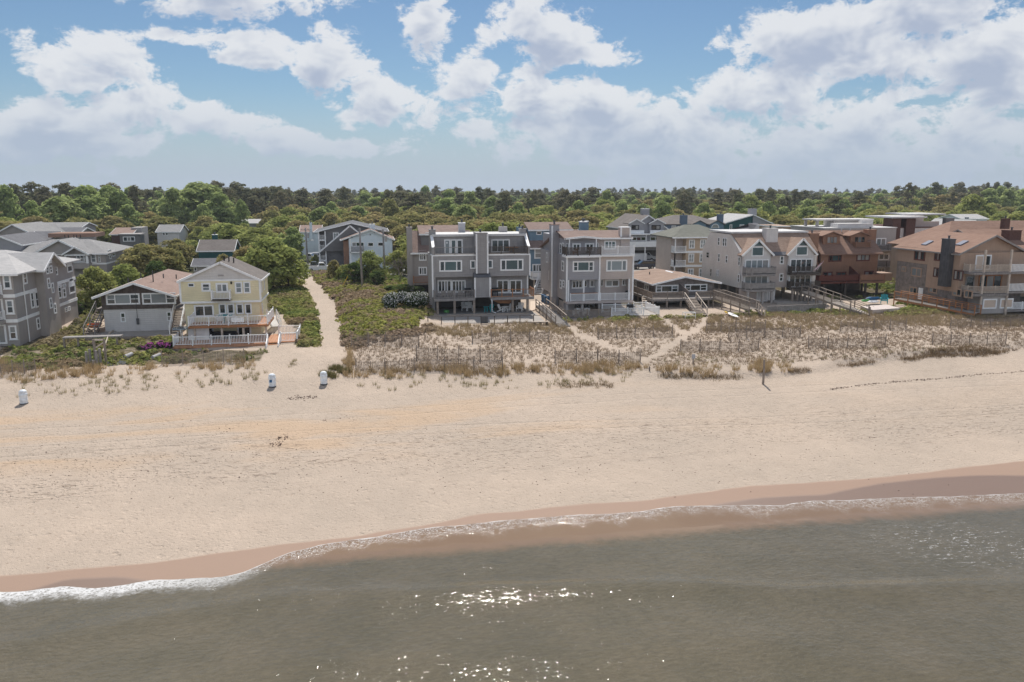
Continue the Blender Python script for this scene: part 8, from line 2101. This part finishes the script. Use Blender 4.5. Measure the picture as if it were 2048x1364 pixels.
# ------------------------------------------------------------------ grasses
nzv = lambda X, Y, s, o=2: np.array([fb(x, y, s, o) for x, y in zip(X, Y)])
def blades(name, label, P_, nb, h, w, spread, colA, colB, seed, cat='grass', lean=.5):
    """tufts of thin tapering blades; P_ (n,3), arrays or scalars nb,h"""
    rng = np.random.default_rng(seed); n = len(P_)
    if n == 0: return
    hs = np.broadcast_to(h, (n,)); nbv = np.broadcast_to(nb, (n,)).astype(int)
    ti = np.repeat(np.arange(n), nbv); m_ = len(ti)
    a = rng.uniform(0, 2 * math.pi, m_); r_ = np.sqrt(rng.random(m_)) * spread
    base = P_[ti] + np.stack([np.cos(a) * r_, np.sin(a) * r_, np.full(m_, -.04)], 1)
    hh = hs[ti] * rng.uniform(.55, 1.1, m_); ln = rng.uniform(.1, 1, m_) * lean * hh
    a2 = a + rng.normal(size=m_) * .5
    tip = base + np.stack([np.cos(a2) * ln, np.sin(a2) * ln, hh], 1)
    b2 = rng.uniform(0, math.pi, m_); wv = np.stack([np.cos(b2), np.sin(b2), np.zeros(m_)], 1) * w * rng.uniform(.6, 1.3, (m_, 1))
    V = np.stack([base - wv, base + wv, tip], 1).reshape(-1, 3)
    f = np.clip(rng.random(n)[ti] * .7 + rng.random(m_) * .3, 0, 1)[:, None]
    col = np.array([colA]) * (1 - f) + np.array([colB]) * f
    me = raw_mesh(name, V, 3, 'blades', color=np.repeat(col * rng.uniform(.8, 1.2, (m_, 1)), 3, 0))
    return tag(link(name, me), label, cat, kind='stuff')
def scatter(poly, n, seed, avoid=True, prob=None):
    rng = np.random.default_rng(seed)
    W_ = np.array([Gt(*p)[:2] for p in poly]); lo, hi = W_.min(0) - .5, W_.max(0) + .5
    area = (hi - lo).prod(); X = rng.uniform(lo[0], hi[0], int(n * area)); Y = rng.uniform(lo[1], hi[1], int(n * area))
    return filt(X, Y, poly, avoid, prob, rng)
def filt(X, Y, poly, avoid, prob, rng):
    Zv = np.array([zt(x, y) for x, y in zip(X, Y)]); px, py = prn(X, Y, Zv)
    jn = nzv(X, Y, .35, 3); k = inpoly(px + jn * 14, py + nzv(X + 50, Y, .35, 3) * 7, poly)
    if avoid:
        for t_ in TRAILS: k &= dist_poly(px, py, t_) > 9 + rng.normal(size=len(px)) * 3
        k &= ~inpoly(px + jn * 8, py, PATH_POLY)
        for a, b_, c_, d in FOOT: k &= ~((X > a) & (X < b_) & (Y > c_ + .2) & (Y < d))
    if prob is not None: k &= rng.random(len(px)) < prob(px, py, X, Y)
    return np.stack([X, Y, Zv], 1)[k]
# planted rows of dead beach grass
rng = np.random.default_rng(21)
gx_, gy_ = np.meshgrid(np.arange(-8, 92, .40), np.arange(72, 101, .50))
ang = .10
X = (gx_ * math.cos(ang) + gy_ * math.sin(ang) * .3).ravel() + rng.normal(size=gx_.size) * .11; Y = (gy_ + .16 * np.sin(gx_ * .5)).ravel() + rng.normal(size=gx_.size) * .10
Pd = filt(X, Y, DUNE, True, lambda px, py, X, Y: np.clip(.86 - .9 * np.clip(nzv(X, Y, .16) - .18, 0, 1) , .25, 1), rng)
blades('planted_beach_grass', 'rows of planted brown beach grass covering the dune', Pd, 17, RNG.uniform(.20, .42, len(Pd)), .018, .14, (0.25, 0.19, 0.14), (0.39, 0.30, 0.205), 31, lean=.7)
k = RNG.random(len(Pd)) < .28
Pk = Pd[k] + RNG.normal(size=(k.sum(), 3)) * np.array([[.15, .15, 0]])
blades('dark_stubble', 'short dark grass stubble between the planted rows', Pk, 10, .2, .02, .12, (0.10, 0.075, 0.055), (0.16, 0.12, 0.085), 32)
# taller dry grass near the houses and terrace
UP = [(836, 652), (1060, 648), (1125, 645), (1330, 636), (1430, 630), (1700, 624), (2120, 616), (2120, 650), (1700, 655), (1420, 664), (1330, 660), (1100, 670), (850, 674)]
Pu = scatter(UP, 5.0, 33, prob=lambda px, py, X, Y: np.clip(.75 + nzv(X, Y, .2), .1, 1))
blades('tall_dry_grass', 'taller dry grass fringing the house lots above the dune', Pu, 22, RNG.uniform(.35, .7, len(Pu)), .017, .17, (0.31, 0.24, 0.15), (0.44, 0.35, 0.21), 34)
# golden bands at the dune edge
BANDS = [[(-20, 728), (150, 740), (330, 730), (520, 714), (532, 722), (500, 738), (330, 746), (150, 758), (-20, 768)], [(690, 700), (712, 735), (800, 742), (900, 728), (1000, 735), (1100, 735), (1180, 728), (1290, 732), (1290, 742), (1150, 748), (950, 750), (800, 756), (690, 752)], [(1305, 735), (1400, 735), (1480, 724), (1480, 748), (1400, 755), (1305, 748)], [(1498, 724), (1545, 722), (1575, 732), (1582, 742), (1500, 745)]]
for i, bp in enumerate(BANDS):
    Pg = scatter(bp, 5.8, 40 + i, avoid=False, prob=lambda px, py, X, Y: np.clip(.60 + 1.2 * nzv(X, Y, .28), .10, 1))
    blades('golden_dune_grass', ('golden dune grass band below the left yards', 'golden dune grass band below the grey duplex', 'golden grass clump on the dune edge by the small sign', 'golden grass clump on the dune edge by the tall post')[i], Pg, 30, RNG.uniform(.5, .95, len(Pg)), .018, .22, (0.38, 0.28, 0.15), (0.53, 0.40, 0.24), 45 + i)
# dark eroded grass scarp on the right
sx = np.linspace(1580, 2080, 620); Ps = []
rng = np.random.default_rng(51)
for px in sx:
    py = np.interp(px, [1300, 1420, 1540, 1640, 1720, 1830, 1860, 1950, 2048, 2080], [752, 752, 748, 738, 728, 717, 711, 711, 698, 695]) + rng.normal() * 2.0
    if math.sin(px * .045) + math.sin(px * .017 + 1) + rng.normal() * .35 < -.35: continue
    Ps.append(Gt(px + rng.normal() * 2, py))
for px in np.linspace(1858, 1995, 260): Ps.append(Gt(px + rng.normal() * 2, 700 + rng.normal() * 4 + abs(px - 1930) * .06))
Ps = np.array(Ps)
blades('scarp_grass', 'dark ragged grass hanging along the eroded dune edge', Ps, 13, RNG.uniform(.18, .5, len(Ps)), .018, .22, (0.16, 0.115, 0.075), (0.33, 0.24, 0.14), 52, lean=.9)
Ps2 = np.array([Gt(px + rng.normal() * 3, np.interp(px, [1115, 1190, 1225, 1330, 1420, 1470], [772, 770, 772, 752, 755, 756]) + rng.normal() * 3) for px in np.concatenate([np.linspace(1115, 1225, 80), np.linspace(1320, 1480, 150)])])
blades('ragged_grass', 'dark ragged grass roots along the low dune step below the trails', Ps2, 12, RNG.uniform(.15, .45, len(Ps2)), .018, .2, (0.16, 0.115, 0.07), (0.31, 0.23, 0.13), 53, lean=.8)
# sparse green brown tufts on the upper beach
SP = [(-20, 752), (150, 755), (330, 742), (520, 722), (600, 715), (560, 745), (540, 768), (330, 780), (150, 792), (-20, 806)]
SP2 = [(686, 745), (1000, 746), (1290, 735), (1285, 745), (1255, 768), (1100, 775), (900, 780), (760, 782), (700, 768)]
SP3 = [(1290, 715), (1520, 705), (1780, 695), (2060, 690), (2060, 696), (1850, 706), (1640, 728), (1420, 740), (1300, 738)]
for i, sp in enumerate((SP, SP2, SP3)):
    Pq = scatter(sp, 3.4 if i < 2 else 1.6, 60 + i, avoid=(i == 2), prob=lambda px, py, X, Y: np.clip(.30 + 1.1 * nzv(X, Y, .45), .03, .95))
    blades('beach_tufts', ('sparse green tufts on the beach below the left yards', 'sparse green tufts on the beach right of the sand path', 'scattered thin tufts in front of the right sand fences')[i], Pq, 20, RNG.uniform(.3, .62, len(Pq)), .016, .16, (0.26, 0.235, 0.125), (0.38, 0.31, 0.175), 65 + i)
P9 = np.array([Gt(px + rng.normal() * 6, py + rng.normal() * 1.5) for px, py in [(672, 738)] * 25 + [(690, 745)] * 40 + [(662, 752)] * 20 + [(650, 750)] * 14])
blades('path_tufts', 'dense green grass clump at the mouth of the sand path', P9, 26, .6, .018, .2, (0.13, 0.13, 0.05), (0.24, 0.20, 0.09), 69)

# ------------------------------------------------------------------ ground cover on the bushy dunes
def cover(name, label, poly, n, cols, seed, size=(.09, .2), hgt=.55, prob=None, avoid=True):
    rng = np.random.default_rng(seed)
    Pc = scatter(poly, n, seed, avoid=avoid, prob=prob)
    if not len(Pc): return
    per = 26; ti = np.repeat(np.arange(len(Pc)), per); m_ = len(ti)
    rr = rng.uniform(.3, .62, len(Pc))[ti]; hz = (hgt * rng.uniform(.4, 1.15, len(Pc)))[ti]
    d = rng.normal(size=(m_, 3)); d /= np.linalg.norm(d, axis=1, keepdims=True); d[:, 2] = np.abs(d[:, 2])
    C = Pc[ti] + d * np.stack([rr, rr, hz], 1); N_ = d + np.array([[0, 0, .5]]) + rng.normal(size=(m_, 3)) * .5
    V = quads(C, N_, rng.uniform(*size, m_), rng)
    pv = nzv(Pc[:, 0], Pc[:, 1], .13, 3); cols = np.array(cols); u = np.clip((pv + .55) / 1.1 + rng.normal(size=len(pv)) * .13, 0, .999) * (len(cols) - 1)
    i0 = u.astype(int); fr = (u - i0)[:, None]; cc = cols[i0] * (1 - fr) + cols[np.minimum(i0 + 1, len(cols) - 1)] * fr
    col = cc[ti] * rng.uniform(.65, 1.3, (m_, 1))
    return tag(link(name, raw_mesh(name, V, 4, 'leaves', color=np.repeat(col, 4, 0))), label, 'ground cover', kind='stuff')
GC = [(0.185, 0.225, 0.075), (0.31, 0.33, 0.10), (0.34, 0.305, 0.135), (0.36, 0.275, 0.175), (0.39, 0.295, 0.215)]
cover('dune_scrub', 'low green scrub on the dune between the yellow house and the sand path', GREEN_L, 4.6, GC[:4], 71)
cover('dune_scrub', 'wide green and brown scrub dune right of the sand path', GREEN_R, 4.4, [GC[4], GC[3], GC[1], (0.36, 0.36, 0.09), GC[2], GC[3], GC[4], GC[3]], 72)
cover('yard_weeds', 'weedy green cover in the yards below condominium and bungalow', YARD_L, 2.9, [GC[3], GC[0], GC[1], GC[2], (0.28, 0.23, 0.14)], 73, hgt=.4, prob=lambda px, py, X, Y: np.clip(.8 + nzv(X, Y, .25) - np.clip((px - 350) / 60, 0, .75), .1, 1))
cover('dry_brush', 'dry brown brush along the dune edge below the bushy dune', [(690, 690), (780, 666), (836, 652), (870, 655), (800, 680), (700, 700)], 3.0, [GC[3], GC[4], (0.28, 0.21, 0.14)], 74, hgt=.4)
cover('foundation_weeds', 'green weeds along the foot of decks and bulkheads', [(1120, 646), (1330, 640), (1440, 634), (1530, 632), (1660, 628), (1740, 632), (1960, 628), (1960, 624), (1650, 620), (1440, 625), (1330, 634), (1120, 641)], 1.7, [GC[0], GC[1], GC[2]], 75, hgt=.4)
cover('side_yard_weeds', 'green weeds beside the boardwalk of the tan shingled house', [(1790, 622), (1900, 624), (1880, 612), (1800, 604)], 2.0, [GC[0], GC[1]], 76, hgt=.5)
cover('left_brush', 'grey brown brush heap at the foot of the board fence', [(88, 668), (170, 664), (160, 650), (110, 652)], 3.0, [(0.30, 0.26, 0.18), (0.22, 0.21, 0.13), GC[2]], 77, hgt=.8)
cover('side_brush', 'brush and weeds between the condominium and the bungalow', [(120, 664), (178, 652), (205, 606), (160, 600), (158, 640), (110, 655)], 2.4, [GC[3], GC[0], GC[1], GC[2]], 79, hgt=.6)
cover('lot_weeds', 'patchy weeds on the lots behind the right hand houses', [(1640, 600), (1800, 596), (1800, 560), (1760, 545), (1640, 560)], 1.2, [GC[0], GC[1], GC[3]], 80, hgt=.5)
cover('roadside_scrub', 'green scrub lining the road edge beyond the bushy dune', [(655, 566), (770, 580), (850, 590), (860, 570), (770, 552), (690, 548)], 1.6, [GC[0], GC[1], GC[2]], 78, hgt=.7)

# ------------------------------------------------------------------ sea air
hm = bpy.data.materials.new('sea_haze'); hm.use_nodes = True
q = NT(hm.node_tree); q.n.clear()
ho = q.new('ShaderNodeOutputMaterial'); pv_ = q.new('ShaderNodeVolumePrincipled')
pv_.inputs['Color'].default_value = (0.80, 0.88, 1.0, 1); pv_.inputs['Density'].default_value = 0.00016; pv_.inputs['Anisotropy'].default_value = 0.2
q.l.new(pv_.outputs[0], ho.inputs['Volume']); MATS['sea_haze'] = hm
tag(link('haze', MB().box(-1500, 1700, -60, 1500, -32, 36).mesh('haze', 'sea_haze')), 'thin sea haze over the whole shore', 'haze', kind='stuff')
